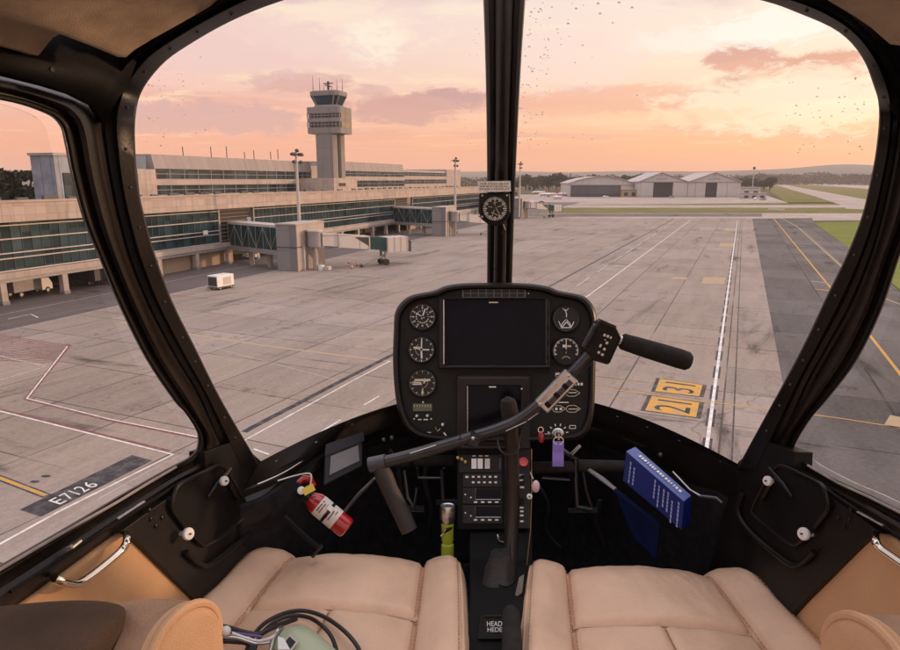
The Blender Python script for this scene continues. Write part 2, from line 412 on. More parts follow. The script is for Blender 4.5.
def tag(o, label=None, cat=None, group=None, kind=None):
    if label: o['label'] = label
    if cat: o['category'] = cat
    if group: o['group'] = group
    if kind: o['kind'] = kind
    return o
def empty(name, loc, rz=0.0):
    e = bpy.data.objects.new(name, None); COL.objects.link(e)
    e.location = loc; e.rotation_euler = (0, 0, rz); e.empty_display_size = 0.3
    return e
def kids(o): return [c for c in bpy.data.objects if c.parent == o]
def copy_tree(o, loc=None, rz=None, label=None, parent=None, sc=None):
    c = o.copy(); COL.objects.link(c)
    if parent is not None: c.parent = parent
    for ch in kids(o): copy_tree(ch, parent=c)
    if loc is not None: c.location = loc
    if rz is not None: c.rotation_euler = (0, 0, rz)
    if sc is not None: c.scale = sc
    if label: c['label'] = label
    return c

# ---------------------------------------------------------------- where a pixel's ray meets the place
CAM = Vector((0, 0, EYE))
def G(px, py, z=0.0):
    d = ray(px, py); t = (z - EYE) / d.z
    return Vector((d.x * t, d.y * t, z))
def zover(px, py, p):
    """height at which the ray passes over ground point p"""
    d = ray(px, py); h = Vector((d.x, d.y, 0)); t = (p.x * h.x + p.y * h.y) / h.length_squared
    return EYE + d.z * t

# ================================================================ THE GROUND
M_CONC = pave_mat('apron_concrete', (0.290, 0.225, 0.184), 7.5, 0.58, 0.74, tone=0.085, gain=1.25)
M_CONC2 = pave_mat('far_concrete', (0.38, 0.30, 0.25), 9.0, 0.2, 0.25)
M_ASPH = pave_mat('asphalt', (0.105, 0.089, 0.079), 11.0, 0.35, 0.8, tone=0.12, gain=1.9)
M_ROAD = pave_mat('road_asphalt', (0.13, 0.105, 0.096), 0, 0, 0.6, gain=1.5)
M_FIELD = grass_mat('field_grass', (0.115, 0.10, 0.050), (0.075, 0.085, 0.036), (0.17, 0.13, 0.08), 0.006)
M_STRIP = grass_mat('strip_grass', (0.185, 0.155, 0.055), (0.125, 0.14, 0.040), (0.24, 0.175, 0.10), 0.03)
M_LAWN = grass_mat('lawn_grass', (0.185, 0.20, 0.045), (0.14, 0.175, 0.036), (0.21, 0.18, 0.06), 0.05)
def paint(name, col, wear=0.35):
    m = mat(name, col, 0.7)
    t = NT(m.node_tree); b = t.n['Principled BSDF']; g = t.new('ShaderNodeNewGeometry')
    n = t.noise(g.outputs['Position'], 1.3, 7, 0.75)
    f = t.math('MULTIPLY', t.smooth(n, 0.42, 0.66), wear)
    t.link(t.mix(f, (*col, 1), (0.30, 0.25, 0.22, 1)), b.inputs['Base Color']); b.inputs['Specular IOR Level'].default_value = 0.2
    return m
P_WHITE = paint('white_paint', (0.74, 0.70, 0.66), 0.6)
P_FAINT = paint('worn_white_paint', (0.52, 0.45, 0.41), 0.8)
P_YEL = paint('yellow_paint', (0.56, 0.30, 0.06), 0.5)
P_FYEL = paint('worn_yellow_paint', (0.42, 0.30, 0.17), 0.8)
P_ORG = paint('orange_paint', (0.60, 0.31, 0.05), 0.7)
P_RED = paint('red_paint', (0.20, 0.062, 0.06), 0.45)
P_BLK = paint('black_paint', (0.035, 0.034, 0.04), 0.32)
P_JOINT = paint('joint_sealant', (0.045, 0.038, 0.036), 0.35)

def sheet(name, pts, z, m, px=True, kind='structure', parent=None):
    b = MB(); b.poly([G(*p, z) if px else Vector((p[0], p[1], z)) for p in pts])
    o = b.build(name, m, parent, smooth=0)
    if parent is None: o['kind'] = kind
    for p in o.data.polygons:
        if p.normal.z < 0: p.flip()
    return o
# wide land sheet
b = MB(); NR = 48
ring = [Vector((math.sin(2 * math.pi * i / NR) * 7600, math.cos(2 * math.pi * i / NR) * 7600, -0.10)) for i in range(NR)]
b.poly(ring[::-1]); g_ = b.build('ground', M_FIELD, smooth=0); g_['kind'] = 'structure'

PA = DIR_A; PN = Vector((PA.y, -PA.x, 0))     # along the apron, and to its right
def along(p, t): return p + PA * t
edge0 = G(767, 298, 0)                         # the seam where pale concrete meets dark asphalt
far_t = lambda px, py: (G(px, py) - edge0).dot(PA)
tA = far_t(754.4, 218.5)
e_far, e_near = along(edge0, tA), along(edge0, -190)
apron = sheet('apron', [tuple(e_near)[:2], tuple(e_far)[:2], tuple(G(380, 216.5))[:2], tuple(G(380, 216.5) - PN * 300)[:2], tuple(e_near - PN * 420)[:2]], 0.0, M_CONC, px=False)
taxi = sheet('taxiway', [tuple(e_near)[:2], tuple(e_far)[:2], tuple(G(812, 218))[:2], tuple(G(815, 224))[:2], tuple(G(848, 247))[:2], tuple(G(900, 291.5))[:2], tuple(G(1040, 345))[:2], tuple(e_near + PN * 140)[:2]], -0.004, M_ASPH, px=False)
def band(name, y0, y1, x0, x1, z, m): return sheet(name, [(x0, y1), (x1, y1), (x1, y0), (x0, y0)], z, m)
sheet('lawn', [(814, 223), (862, 221.5), (1100, 221), (1100, 372), (900, 290), (848, 247)], -0.05, M_LAWN)
band('crossing_taxiway', 213.2, 220.5, 300, 1150, -0.012, M_CONC2)
band('crossing_road', 213.6, 216.6, 300, 762, -0.008, M_ROAD)
band('grass_strip', 207.6, 213.2, 540, 1150, -0.03, M_STRIP)
band('far_taxiway', 205.0, 207.6, 460, 1150, -0.020, M_CONC2)
sheet('far_grass_strip', [(590, 205.4), (1150, 205.4), (1150, 202.5), (760, 202.4), (640, 203.6)], -0.03, M_STRIP)
sheet('hangar_apron', [(470, 205.2), (600, 204.6), (788, 202.6), (764, 194.5), (470, 194.5)], -0.024, M_CONC2)
sheet('meadow', [(788, 203.2), (866, 203.2), (776, 184.2), (762, 185.8)], -0.03, M_STRIP)
sheet('curved_taxiway', [(868, 209.5), (880, 202.0), (845, 195.5), (806, 188.6), (786, 184.8), (776, 184.8), (792, 189.8), (816, 196.6), (840, 204.5), (846, 208.6)], -0.014, M_CONC2)
sheet('far_meadow', [(880, 202), (1150, 215), (1150, 190), (868, 188), (800, 183.6), (788, 184.8), (806, 188.6), (845, 195.5)], -0.03, M_STRIP)
sheet('runway', [(790, 183.3), (868, 188.8), (1150, 196), (1150, 190), (868, 185.6), (800, 182.6)], -0.016, M_CONC2)
# service road along the terminal
T0 = G(3.4, 305)
Tn = Vector((DIR_T.y, -DIR_T.x, 0))            # from the facade out over the apron
rw = (G(0, 332) - T0).dot(Tn)
def TP(s, out): return T0 + DIR_T * s + Tn * out
sheet('service_road', [tuple(TP(-160, -20))[:2], tuple(TP(430, -20))[:2], tuple(TP(430, rw))[:2], tuple(TP(-160, rw))[:2]], 0.004, M_ROAD, px=False)

# painted lines: flat ribbons lying on the paving
def ribbon(b, pts, wd, z, m=None):
    pts = [G(*p, z) if not isinstance(p, Vector) else Vector((p.x, p.y, z)) for p in pts]
    L = []; Rr = []
    for i, p in enumerate(pts):
        t = (pts[min(i + 1, len(pts) - 1)] - pts[max(i - 1, 0)]); t.z = 0; t.normalize()
        nrm = Vector((t.y, -t.x, 0)) * wd / 2
        L.append(p - nrm); Rr.append(p + nrm)
    b.loft([L, Rr], m)
def lines(name, items, z=0.008, parent=apron):
    b = MB()
    for it in items: ribbon(b, it[0], it[1], z + (it[3] if len(it) > 3 else 0), it[2])
    o = b.build(name, None, parent, smooth=0)
    for p in o.data.polygons:
        if p.normal.z < 0: p.flip()
    return o
def on_dir(px, py, a, bb):
    p = G(px, py); return [along(p, a), along(p, bb)]
lines('black_drain_line', [(([(244, 432), (254, 426.5), (343, 380), (392, 355), (430, 335)]), 0.50, P_BLK), ([(520, 303), (552, 285), (668, 222), (674, 218.5)], 0.40, P_JOINT)])
lines('white_line', [([(225, 449.5), (246, 439.5), (354, 380), (390, 361)], 0.13, P_WHITE), ([(540, 326), (588, 295.7), (691, 219.7)], 0.19, P_WHITE)])
dash = [([(320.6, 432), (341, 419.6)], 0.13, P_WHITE), ([(364, 405), (379, 396)], 0.13, P_WHITE), ([(254, 449), (269, 454.5)], 0.14, P_WHITE)]
for k in range(12):
    a = G(548, 305) + (G(676, 219.7) - G(548, 305)) * (k / 12.0); bb = G(548, 305) + (G(676, 219.7) - G(548, 305)) * ((k + 0.6) / 12.0)
    dash.append(([a, bb], 0.22, P_FAINT))
lines('dashed_white_line', dash)
# dashed white line with black backing, running away along the apron's right side
d0 = G(705, 460); dl = G(737.5, 220) - d0; dn = dl.length; du = dl.normalized(); it = []
t = -6.0; k = 0
while t < dn:
    it.append(([d0 + du * t, d0 + du * (t + 3.7)], 0.56, P_BLK)); t += 5.9
it.append(([d0 - du * 8, d0 + du * dn], 0.23, P_WHITE, 0.004))
lines('dashed_edge_line', it)
lines('joint_line', [([(731.5, 466), (736.4, 360), (741.7, 234), (743, 219)], 0.10, P_JOINT)])
# yellow guide lines
lines('yellow_guide_line', [([(560, 382), (600, 387.7), (690, 399.5), (760, 408), (842, 418.5), (905, 428.5)], 0.17, P_YEL), ([(560, 380.2), (600, 385.6), (690, 397.2), (745, 404)], 0.07, P_FYEL),
      ([(595, 377), (643, 384)], 0.10, P_YEL), ([(595, 375.3), (640, 382.0)], 0.05, P_FYEL), ([(590, 393.5), (631, 401)], 0.10, P_YEL), ([(590, 391.6), (628, 398.6)], 0.05, P_FYEL)], z=0.010)
lines('yellow_centre_line', [([(773, 217.5), (830, 287), (868, 333), (905, 380)], 0.30, P_YEL), ([(781, 218), (796.6, 226), (841, 266), (870, 289)], 0.32, P_FYEL), ([(788, 222), (804, 230.5), (843, 266)], 0.12, P_FYEL),
      ([(870, 293), (905, 306)], 0.3, P_FYEL), ([(811, 281), (828, 283)], 0.5, P_YEL), ([(815, 289), (832, 291)], 0.5, P_YEL), ([(792, 245.5), (806, 246.5)], 0.5, P_FYEL)], z=0.006)
lines('faint_yellow_line', [([(120, 322), (188, 334), (260, 345), (330, 354), (395, 362)], 0.42, P_FYEL), ([(240, 339.5), (395, 336)], 0.10, P_FAINT), ([(200, 344), (340, 381)], 0.07, P_FAINT)], z=0.006)
lines('stand_lead_in_line', [([(-40, 463.5), (0, 478), (47, 496)], 0.46, P_BLK), ([(-40, 463.5), (0, 478), (46, 495.5)], 0.24, P_YEL, 0.004)], z=0.008)
lines('stand_boundary_line', [([(66, 344), (69.4, 345.5), (26, 399), (110, 420), (197, 437.5), (240, 447)], 0.36, P_RED), ([(67.4, 346.3), (26.8, 398.4), (110, 419.2), (197, 436.7)], 0.12, P_WHITE, 0.004),
      ([(-60, 396), (0, 411), (100, 436), (173, 454.5), (60, 511), (0, 544), (-60, 578)], 0.16, P_WHITE), ([(-60, 394.2), (0, 409.3), (100, 434.0), (170, 451.0)], 0.22, P_RED, 0.002),
      ([(-30, 350), (0, 356), (47, 366.5)], 0.13, P_FAINT), ([(-30, 390), (0, 380), (47, 366)], 0.13, P_FAINT)], z=0.008)
it = []
for k in range(15):                            # the red hatching of the no-parking patch
    f = k / 14
    a = G(69, 345.5) + (G(30, 394) - G(69, 345.5)) * f * 0.42; c = G(-10, 333.5) + (G(-10, 360) - G(-10, 333.5)) * f
    it.append(([c, a], 0.15, P_RED))
lines('red_hatching', it, z=0.006)
lines('road_edge_line', [([TP(-160, rw), TP(430, rw)], 0.18, P_FAINT), ([TP(-160, rw * 0.40), TP(60, rw * 0.40), TP(360, rw * 0.40)], 0.16, P_FAINT), ([(8, 319), (31, 314), (38, 317.5)], 0.18, P_WHITE),
      ([(190, 309.5), (260, 303), (330, 295.8), (395, 309)], 0.12, P_FAINT), ([(225, 296), (290, 300), (394, 305)], 0.10, P_FAINT), ([(180, 303), (260, 291)], 0.12, P_FAINT)], z=0.010)
# black plate with the stand number
qd = [(20, 509.6), (41, 516.6), (152, 460.4), (132, 455)]
sheet('stand_number_plate', qd, 0.016, P_BLK, parent=apron)
b = MB()
P0, P1, P2, P3 = [G(*p, 0.022) for p in qd]     # P0-P1 short near end, P3-P2 far end
def plate(u, v): return (P0 * (1 - u) + P3 * u) * (1 - v) + (P1 * (1 - u) + P2 * u) * v
for ch, u0, u1 in (('E', 0.17, 0.23), ('7', 0.25, 0.305), ('1', 0.329, 0.341), ('2', 0.37, 0.425), ('6', 0.445, 0.505)):
    b.text(ch, [plate(u0, 0.86), plate(u1, 0.86), plate(u1, 0.30), plate(u0, 0.30)], P_WHITE)
b.build('stand_number', None, apron, smooth=0)
# two orange panels with the runway number
for (q, s) in ((((640.5, 410.3), (648, 395), (704, 402.6), (701, 418.6)), '21'), (((651, 391.3), (656.5, 377.8), (707, 385), (703.5, 397.3)), '31')):
    sheet('runway_sign_border', q, 0.014, P_JOINT, parent=apron)
    A, B, C, D = [G(*p, 0.018) for p in q]
    f = lambda u, v: (A * (1 - u) + D * u) * (1 - v) + (B * (1 - u) + C * u) * v
    bb = MB(); bb.poly([f(0.075, 0.04), f(0.92, 0.04), f(0.92, 0.97), f(0.075, 0.97)]); bb.build('runway_sign_panel', P_ORG, apron, smooth=0)
    b = MB()
    up = Vector((0, 0, 0.004))
    b.text(s, [f(0.80, 0.16) + up, f(0.80, 0.82) + up, f(0.20, 0.82) + up, f(0.20, 0.16) + up], P_BLK)
    b.build('runway_number', None, apron, smooth=0)
b = MB()
for q in ([(701, 283.5), (704, 277), (726, 277.5), (724, 284)], [(719, 246.5), (720, 243), (734, 243.3), (733, 246.8)], [(724, 230.5), (725, 228.4), (736, 228.6), (735, 230.8)], [(671, 279), (674, 277), (688, 277.5), (686, 279.5)], [(884, 425), (890, 415), (920, 421), (915, 432)]):
    b.poly([G(*p, 0.010) for p in q])
o = b.build('orange_ground_marking', P_FYEL, apron, smooth=0)
# dark scuffs and tyre smears that lie on the paving
P_SMEAR = mat('rubber_smear', (0.13, 0.105, 0.095), 0.8)
def smear_mat():
    m = P_SMEAR; t = NT(m.node_tree); b = t.n['Principled BSDF']; g = t.new('ShaderNodeNewGeometry')
    n = t.noise(g.outputs['Position'], 0.9, 7, 0.75)
    t.link(t.math('MULTIPLY', t.smooth(n, 0.46, 0.80), 0.6), b.inputs['Alpha'])
smear_mat()
it = []
rs = random.Random(3)
for k in range(60):
    px, py = rs.uniform(170, 745), 222 + 190 * rs.random() ** 1.6
    p = G(px, py); L = rs.uniform(3, 16); wd = rs.uniform(0.3, 1.5)
    dr = PA if rs.random() < 0.45 else PN
    dr = (dr + Vector((rs.uniform(-.12, .12), rs.uniform(-.12, .12), 0))).normalized()
    it.append(([p, p + dr * L * 0.5, p + dr * L], wd, P_SMEAR, k * 0.00002))
for k in range(26):
    px, py = rs.uniform(-20, 190), rs.uniform(322, 440)
    p = G(px, py); L = rs.uniform(1, 6); dr = (DIR_T + Tn * rs.uniform(-.6, .6)).normalized()
    it.append(([p, p + dr * L], rs.uniform(.2, .8), P_SMEAR, k * 0.00002))
lines('dark_smears', it, z=0.0055)
b = MB()
for (cx, cy, r) in ((35, 481.5, 0.22), (46, 476, 0.22)):
    c = G(cx, cy, 0.02); b.poly([c + Vector((math.cos(a) * r * 1.2, math.sin(a) * r * 0.6, 0)) for a in [i * math.pi / 8 for i in range(16)]])
b.build('manhole_cover', P_JOINT, apron, smooth=0)

# hills on the horizon
M_HILL = mat('hill_woods', (0.10, 0.095, 0.075), 1.0, var=0.25, vscale=0.002)
def ridge(dist, px0, px1, prof, name, m, depth=900):
    b = MB(); n = 90; f0 = []; f1 = []; f2 = []
    for i in range(n + 1):
        px = px0 + (px1 - px0) * i / n
        d = hdir(px); h = prof(px)
        c = d * dist
        f0.append(Vector((c.x, c.y, -1))); f1.append(Vector((c.x * 1.06, c.y * 1.06, h))); f2.append(Vector((c.x * 1.2, c.y * 1.2, -1)))
    mid1 = [a.lerp(bq, 0.55) + Vector((0, 0, bq.z * 0.12)) for a, bq in zip(f0, f1)]
    b.loft([f0, mid1, f1, f2]); o = b.build(name, m, smooth=60); o['kind'] = 'structure'; return o
def hpx(y, dist): return EYE + (180 - y) / 650 * dist
ridge(3900, -260, 1160, lambda px: max(10, hpx(176.5 - 3.5 * math.exp(-((px - 840) / 60) ** 2) - 1.5 * math.exp(-((px - 730) / 40) ** 2) + 1.2 * noise.noise(Vector((px * 0.02, 0, 0))) + 0.4 * noise.noise(Vector((px * 0.11, 3, 0))), 4134)), 'hills', M_HILL)
ridge(5700, -260, 1160, lambda px: max(10, hpx(172.0 - 4.5 * math.exp(-((px - 850) / 70) ** 2) + 1.0 * noise.noise(Vector((px * 0.015, 7, 0))), 6042)), 'far_hills', M_HILL)

# ================================================================ THE AIRPORT
M_FASC = panel_mat('fascia_cladding', (0.425, 0.345, 0.295), 1.6, 1.15, 0.28, 0.10, streak=0.28)
M_WALL = panel_mat('pale_wall', (0.40, 0.335, 0.295), 2.4, 1.6, 0.18, 0.08, streak=0.2)
M_RIB = panel_mat('ribbed_roof_cladding', (0.32, 0.275, 0.255), 0.9, 30, 0.22, 0.08)
M_GREYC = panel_mat('grey_concrete', (0.225, 0.22, 0.225), 40, 3.6, 0.20, 0.04)
M_TANW = panel_mat('tan_wall', (0.36, 0.27, 0.19), 3.0, 3.0, 0.15, 0.08)
M_GLASS = facade_glass('terminal_glass', (0.021, 0.046, 0.056), 1.45, 2.3, 0.07)
M_GLASS2 = facade_glass('upper_glass', (0.024, 0.044, 0.062), 2.4, 3.0)
M_BGLASS = facade_glass('grey_glazed_cladding', (0.20, 0.23, 0.28), 2.6, 1.9, 0.35, 0.22)
M_TGLASS = facade_glass('jetbridge_glass', (0.022, 0.055, 0.055), 1.6, 4.0)
M_RAIL = mat('pale_metal', (0.46, 0.42, 0.39), 0.45, var=0.12, vscale=0.8)
M_STEEL = mat('grey_steel', (0.26, 0.25, 0.25), 0.5, var=0.2, vscale=0.9)
M_DSTEEL = mat('dark_steel', (0.06, 0.058, 0.06), 0.55, var=0.2, vscale=1.2)
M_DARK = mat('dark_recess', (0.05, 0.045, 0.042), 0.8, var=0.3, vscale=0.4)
M_LOUV = mat('louvre_metal', (0.24, 0.20, 0.17), 0.6, var=0.15, vscale=0.7)
M_PLIN = panel_mat('jetbridge_panel', (0.52, 0.47, 0.43), 1.3, 6, 0.25, 0.07, 0.5)
M_WHITEP = mat('white_vehicle_paint', (0.72, 0.70, 0.67), 0.35, var=0.06, vscale=2)
M_REDP = mat('red_vehicle_paint', (0.42, 0.05, 0.04), 0.4)
M_BLUEP = mat('blue_vehicle_paint', (0.06, 0.10, 0.22), 0.4)
M_TYRE = mat('tyre_rubber', (0.02, 0.02, 0.02), 0.8)
M_VGLS = mat('vehicle_glass', (0.02, 0.024, 0.028), 0.1)
M_HANG = panel_mat('hangar_cladding', (0.46, 0.43, 0.42), 3.0, 40, 0.16, 0.05)
M_HROOF = panel_mat('hangar_roof', (0.48, 0.42, 0.40), 2.0, 60, 0.14, 0.05)
M_HDARK = mat('hangar_interior', (0.035, 0.037, 0.042), 0.8, var=0.3, vscale=0.1)
M_HDOOR = panel_mat('hangar_door', (0.09, 0.095, 0.105), 4.0, 60, 0.3, 0.1)
M_BARK = mat('bark', (0.09, 0.065, 0.05), 0.95, var=0.3, vscale=3)
M_LEAF = [mat('leaves_dark', (0.022, 0.029, 0.015), 0.9, var=0.45, vscale=0.25), mat('leaves_olive', (0.034, 0.039, 0.019), 0.9, var=0.45, vscale=0.25), mat('leaves_brown', (0.044, 0.041, 0.022), 0.9, var=0.4, vscale=0.25)]

def plane_sz(px, py, out):
    """ray against the vertical sheet parallel to the facade, 'out' metres in front of it -> (s along, z)"""
    d = ray(px, py); t = (T0 + Tn * out - CAM).dot(Tn) / d.dot(Tn); p = CAM + d * t
    return (p - T0).dot(DIR_T), p.z
TR = Matrix.Rotation(ANG_T, 4, 'Z')
# ---- lower terminal, local x along the facade, local y away from the apron
term = empty('terminal_building', T0, ANG_T)
tag(term, 'long airport terminal with pale fascia over dark glass, raised on short columns', 'terminal')
z = lambda px, py: plane_sz(px, py, 0)[1]
Z_U, Z_L, Z_G, Z_F = z(55, 271.5), z(55, 267.0) + 0.15, z(55, 219.0), z(55, 200.8)      # underside, ledge top, glass top, fascia top
S0 = plane_sz(-160, 200, 0)[0]; S1 = plane_sz(481, 200, 0)[0]
DEEP = 26
b = MB(); b.bx(S0, S1, -0.9, 0.0, Z_G, Z_F, M_FASC); b.bx(S0, S1, 0.004, DEEP, Z_G + 0.6, Z_F - 0.5, M_FASC); b.bx(S0, S1, -1.05, -0.55, Z_F - 0.002, Z_F + 0.28, M_WALL); b.build('fascia', None, term, smooth=0)
b = MB(); b.bx(S0, S1, -0.6, DEEP, Z_U, Z_L, M_WALL); b.bx(S0, S1, -0.45, 0.3, Z_U - 0.5, Z_U - 0.003, M_STEEL); b.build('floor_slab', None, term, smooth=0)
k = S0
rr = random.Random(2)
while k < S1 - 2:                               # cable trays and gutters standing along the parapet
    if rr.random() < 0.85: b = MB(); b.bx(k, k + rr.uniform(1.2, 2.3), 0.6, 1.1, Z_F - 0.5, Z_F + rr.uniform(0.45, 0.75), M_DSTEEL); b.build('roof_vent', None, term, smooth=0)
    k += 4.0
s_at = lambda px: plane_sz(px, 240, 0)[0]
sects = [('g', -160, 221), ('l', 221, 252), ('g', 255.5, 395.5), ('l', 397, 410), ('g', 413, 481)]
for kd, p0, p1 in sects:
    a, c = s_at(p0), s_at(p1)
    if kd == 'g':
        b = MB(); b.bx(a, c, 0.25, 0.6, Z_L, Z_G, M_GLASS); win = b.build('window', None, term, smooth=0)
        H = Z_G - Z_L
        b = MB()
        for f in (0.02, 0.27, 0.375, 0.66, 0.93): b.bx(a, c, 0.02, 0.24, Z_L + H * f - 0.07, Z_L + H * f + 0.07, M_RAIL)
        x = a
        while x < c: b.bx(x - 0.035, x + 0.035, 0.16, 0.248, Z_L, Z_G, M_DSTEEL); x += 1.45
        for x in (a, c): b.bx(x - 0.2, x + 0.2, 0.0, 0.65, Z_L, Z_G, M_STEEL)
        b.build('mullion', None, win, smooth=0)
    else:
        b = MB(); b.bx(a, c, 0.9, 1.2, Z_L, Z_G, M_DARK)
        for q in range(9):
            zz_ = Z_L + (Z_G - Z_L) * (q + 0.5) / 9
            b.box(((a + c) / 2, 0.6, zz_), (c - a, 0.5, 0.10), M_LOUV, Matrix.Rotation(R(-28), 3, 'X'))
        b.build('louvre', None, term, smooth=0)
b = MB(); a, c = s_at(203.5), s_at(208); b.bx(a, c, -0.12, 0.0, Z_L + (Z_G - Z_L) * .30, Z_L + (Z_G - Z_L) * .42, M_WHITEP); b.build('sign_board', None, term, smooth=0)
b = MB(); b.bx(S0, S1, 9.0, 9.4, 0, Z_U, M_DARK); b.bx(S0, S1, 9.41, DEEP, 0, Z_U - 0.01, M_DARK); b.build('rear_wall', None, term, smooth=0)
b = MB(); b.bx(s_at(140), s_at(236), 1.0, 1.3, 0, Z_U - 0.52, M_TANW); b.build('bay_wall', None, term, smooth=0)
b = MB(); b.bx(s_at(410), s_at(455), 1.0, 1.3, 0, Z_U - 0.52, M_TANW); b.build('bay_wall', None, term, smooth=0)
sp = (plane_sz(241, 255, 0)[0] - plane_sz(55, 290, 0)[0]) / 4.6
s = plane_sz(3.4, 300, 0)[0] - sp
while s < S1:
    b = MB(); b.bx(s - 0.42, s + 0.42, -0.42, 0.42, 0, Z_U - 0.504, M_WALL); b.bx(s - 0.5, s + 0.5, -0.5, 0.5, 0, 0.5, M_GREYC)
    b.build('column', None, term, smooth=0); s += sp
# ---- upper terminal
up = empty('upper_terminal', T0 - Tn * 30, ANG_T)
tag(up, 'upper terminal storeys with ribbed roof band and long glass strips behind the lower fascia', 'terminal')
us = lambda px, py=175: plane_sz(px, py, -30)[0]
uz = lambda px, py: plane_sz(px, py, -30)[1]
def upper_block(p0, p1, px, ys, depth=30, bands=True, left_wall=None):
    """ys: roof top, roof band bottom, glass, sill, glass bottom in pixels at column px"""
    a, c = us(p0), us(p1); zt, z1, z2, z3, z4 = [uz(px, y) for y in ys]; zb = 6.0
    b = MB(); b.bx(a, c, 0.5, depth, zb, z1, M_DARK); b.build('core_wall', None, up, smooth=0)
    b = MB(); secs = [[Vector((x, 0.0, z1)), Vector((x, 0.6, zt)), Vector((x, depth, zt + 0.3)), Vector((x, depth, z1))] for x in (a, c)]
    b.loft(secs, M_RIB, closed=True, caps=True); b.build('roof', None, up, smooth=0)
    b = MB(); b.bx(a, c, -0.2, 0.49, z3, z2, M_WALL); b.build('spandrel', None, up, smooth=0)
    b = MB(); b.bx(a, c, -0.2, 0.49, zb, z4, M_WALL); b.build('parapet', None, up, smooth=0)
    for (q0, q1) in ((z2, z1), (z4, z3)):
        b = MB(); b.bx(a, c, 0.2, 0.495, q0, q1, M_GLASS2); wn_ = b.build('window', None, up, smooth=0)
        b = MB(); x = a
        while x < c: b.bx(x - 0.07, x + 0.07, 0.06, 0.198, q0, q1, M_STEEL); x += 4.8
        b.bx(a, c, 0.08, 0.19, (q0 + q1) / 2 - 0.06, (q0 + q1) / 2 + 0.06, M_STEEL)
        b.build('mullion', None, wn_, smooth=0)
    return a, c, zt
upper_block(155, 312, 225, (157.5, 170.0, 179.0, 184.5, 193.0))
upper_block(344, 404, 375, (163.0, 171.5, 176.5, 180.5, 186.5), 26)
upper_block(404, 446, 425, (170.5, 172.5, 176.0, 179.5, 183.5), 22)
b = MB(); b.bx(us(446), us(460), -0.3, 22, 6, uz(450, 169.5), M_WALL); b.bx(us(310), us(345), 3, 26, 6, uz(330, 166), M_WALL); b.bx(us(137), us(155), -0.25, 28, 6, uz(150, 169), M_FASC); b.build('end_wall', None, up, smooth=0)
b = MB(); b.bx(us(135), us(148), 0.3, 20, uz(150, 169) + 0.01, uz(150, 156), mat('blue_glazing', (0.08, 0.13, 0.20), .2, var=.3, vscale=.3)); b.build('glazed_stair', None, up, smooth=0)
for px in (209, 236, 251, 268, 277, 293, 300):
    b = MB(); s_ = us(px, 155); b.tube([(s_, 8, uz(px, 159)), (s_, 8, uz(px, 159 - rr.uniform(6, 13)))], 0.12, M_DSTEEL, 6); b.build('antenna', None, up, smooth=0)
# ---- grey office block at the left
og = empty('office_block', T0 - Tn * 30, ANG_T)
tag(og, 'grey glazed office block standing behind the left end of the terminal', 'building')
b = MB(); zt = plane_sz(60, 155.5, -30)[1]; x0, x1 = plane_sz(55, 170, -30)[0], plane_sz(128, 170, -30)[0]
hq = hdir(33); pq0 = T0 - Tn * 30 + DIR_T * x0; dd_ = (pq0.x * hq.y - pq0.y * hq.x) / (Tn.x * hq.y - Tn.y * hq.x); OD = dd_
b.bx(x0, x1, 0, OD, 5, zt, M_BGLASS); b.build('wall', None, og, smooth=0)
b = MB(); b.bx(x0 - .3, x1 + .3, -.3, OD + .3, zt + .002, zt + 0.5, M_STEEL); b.build('roof', None, og, smooth=0)
b = MB(); xm = plane_sz(62, 170, -30)[0]; b.bx(xm, x1, -0.18, -0.004, 8, zt - 3.2, M_GLASS2); b.build('window', None, og, smooth=0)

# ---- control tower
tz = lambda py, px=332: plane_sz(px, py, -20)[1]
cs, _ = plane_sz(333.5, 170, -20)
p_l = T0 - Tn * 20 + DIR_T * cs                # near right corner of the shaft
D_t = Vector((p_l.x, p_l.y, 0)).length
ppm = FOC / D_t
wide = 15.5 / ppm / math.cos(R(29.7)); deepw = 13 / ppm / math.sin(R(29.7)) * 0.92
tower = empty('control_tower', T0 - Tn * 20 + DIR_T * cs, ANG_T)
tag(tower, 'tall concrete air traffic control tower with a two storey cabin on top', 'control tower')
M_TWR = panel_mat('tower_concrete', (0.235, 0.215, 0.205), 30, 3.2, 0.14, 0.04)
M_TBAND = facade_glass('tower_band_glass', (0.10, 0.10, 0.105), 1.4, 30, 0.3, 0.7)
M_TSUNLIT = facade_glass('tower_sunlit_glass', (0.25, 0.185, 0.11), 1.2, 30, 0.25, 0.5)  # warm tint paints the low sun's glow onto the apron-side cabin windows
# local x along the terminal, local y away from the apron: shaft spans x 0..deepw, y 0..wide
b = MB(); b.bx(0, deepw, 0, wide, 0, tz(131), M_TWR); b.build('shaft', None, tower, smooth=0)
b = MB(); b.bx(deepw * .42, deepw * .62, -0.25, -0.004, 8, tz(134), M_DARK); b.build('window', None, tower, smooth=0)
b = MB(); b.bx(-3.6, deepw + 4, -2.0, wide + 8, 0, tz(178), M_FASC); b.build('base_wall', None, tower, smooth=0)
b = MB(); b.bx(-0.5, 3.6, -2.2, -2.004, tz(186), tz(183), M_DARK); b.build('base_window', None, tower, smooth=0)
cx, cy = deepw / 2, wide / 2
def octa(hx, hy, z_, ch=0.32):
    c = min(hx, hy) * ch
    return [Vector((cx + x, cy + y, z_)) for x, y in ((-hx + c, -hy), (hx - c, -hy), (hx, -hy + c), (hx, hy - c), (hx - c, hy), (-hx + c, hy), (-hx, hy - c), (-hx, -hy + c))]
hx, hy = deepw * 0.5 + 0.2, wide * 0.5 + 2.9
b = MB()
for (za, zb_) in ((tz(133), tz(127)), (tz(121.5), tz(117.5)), (tz(113), tz(106.5))):
    b.loft([octa(hx, hy, za, .12), octa(hx, hy, zb_, .12)], M_TWR, closed=True, caps=True)
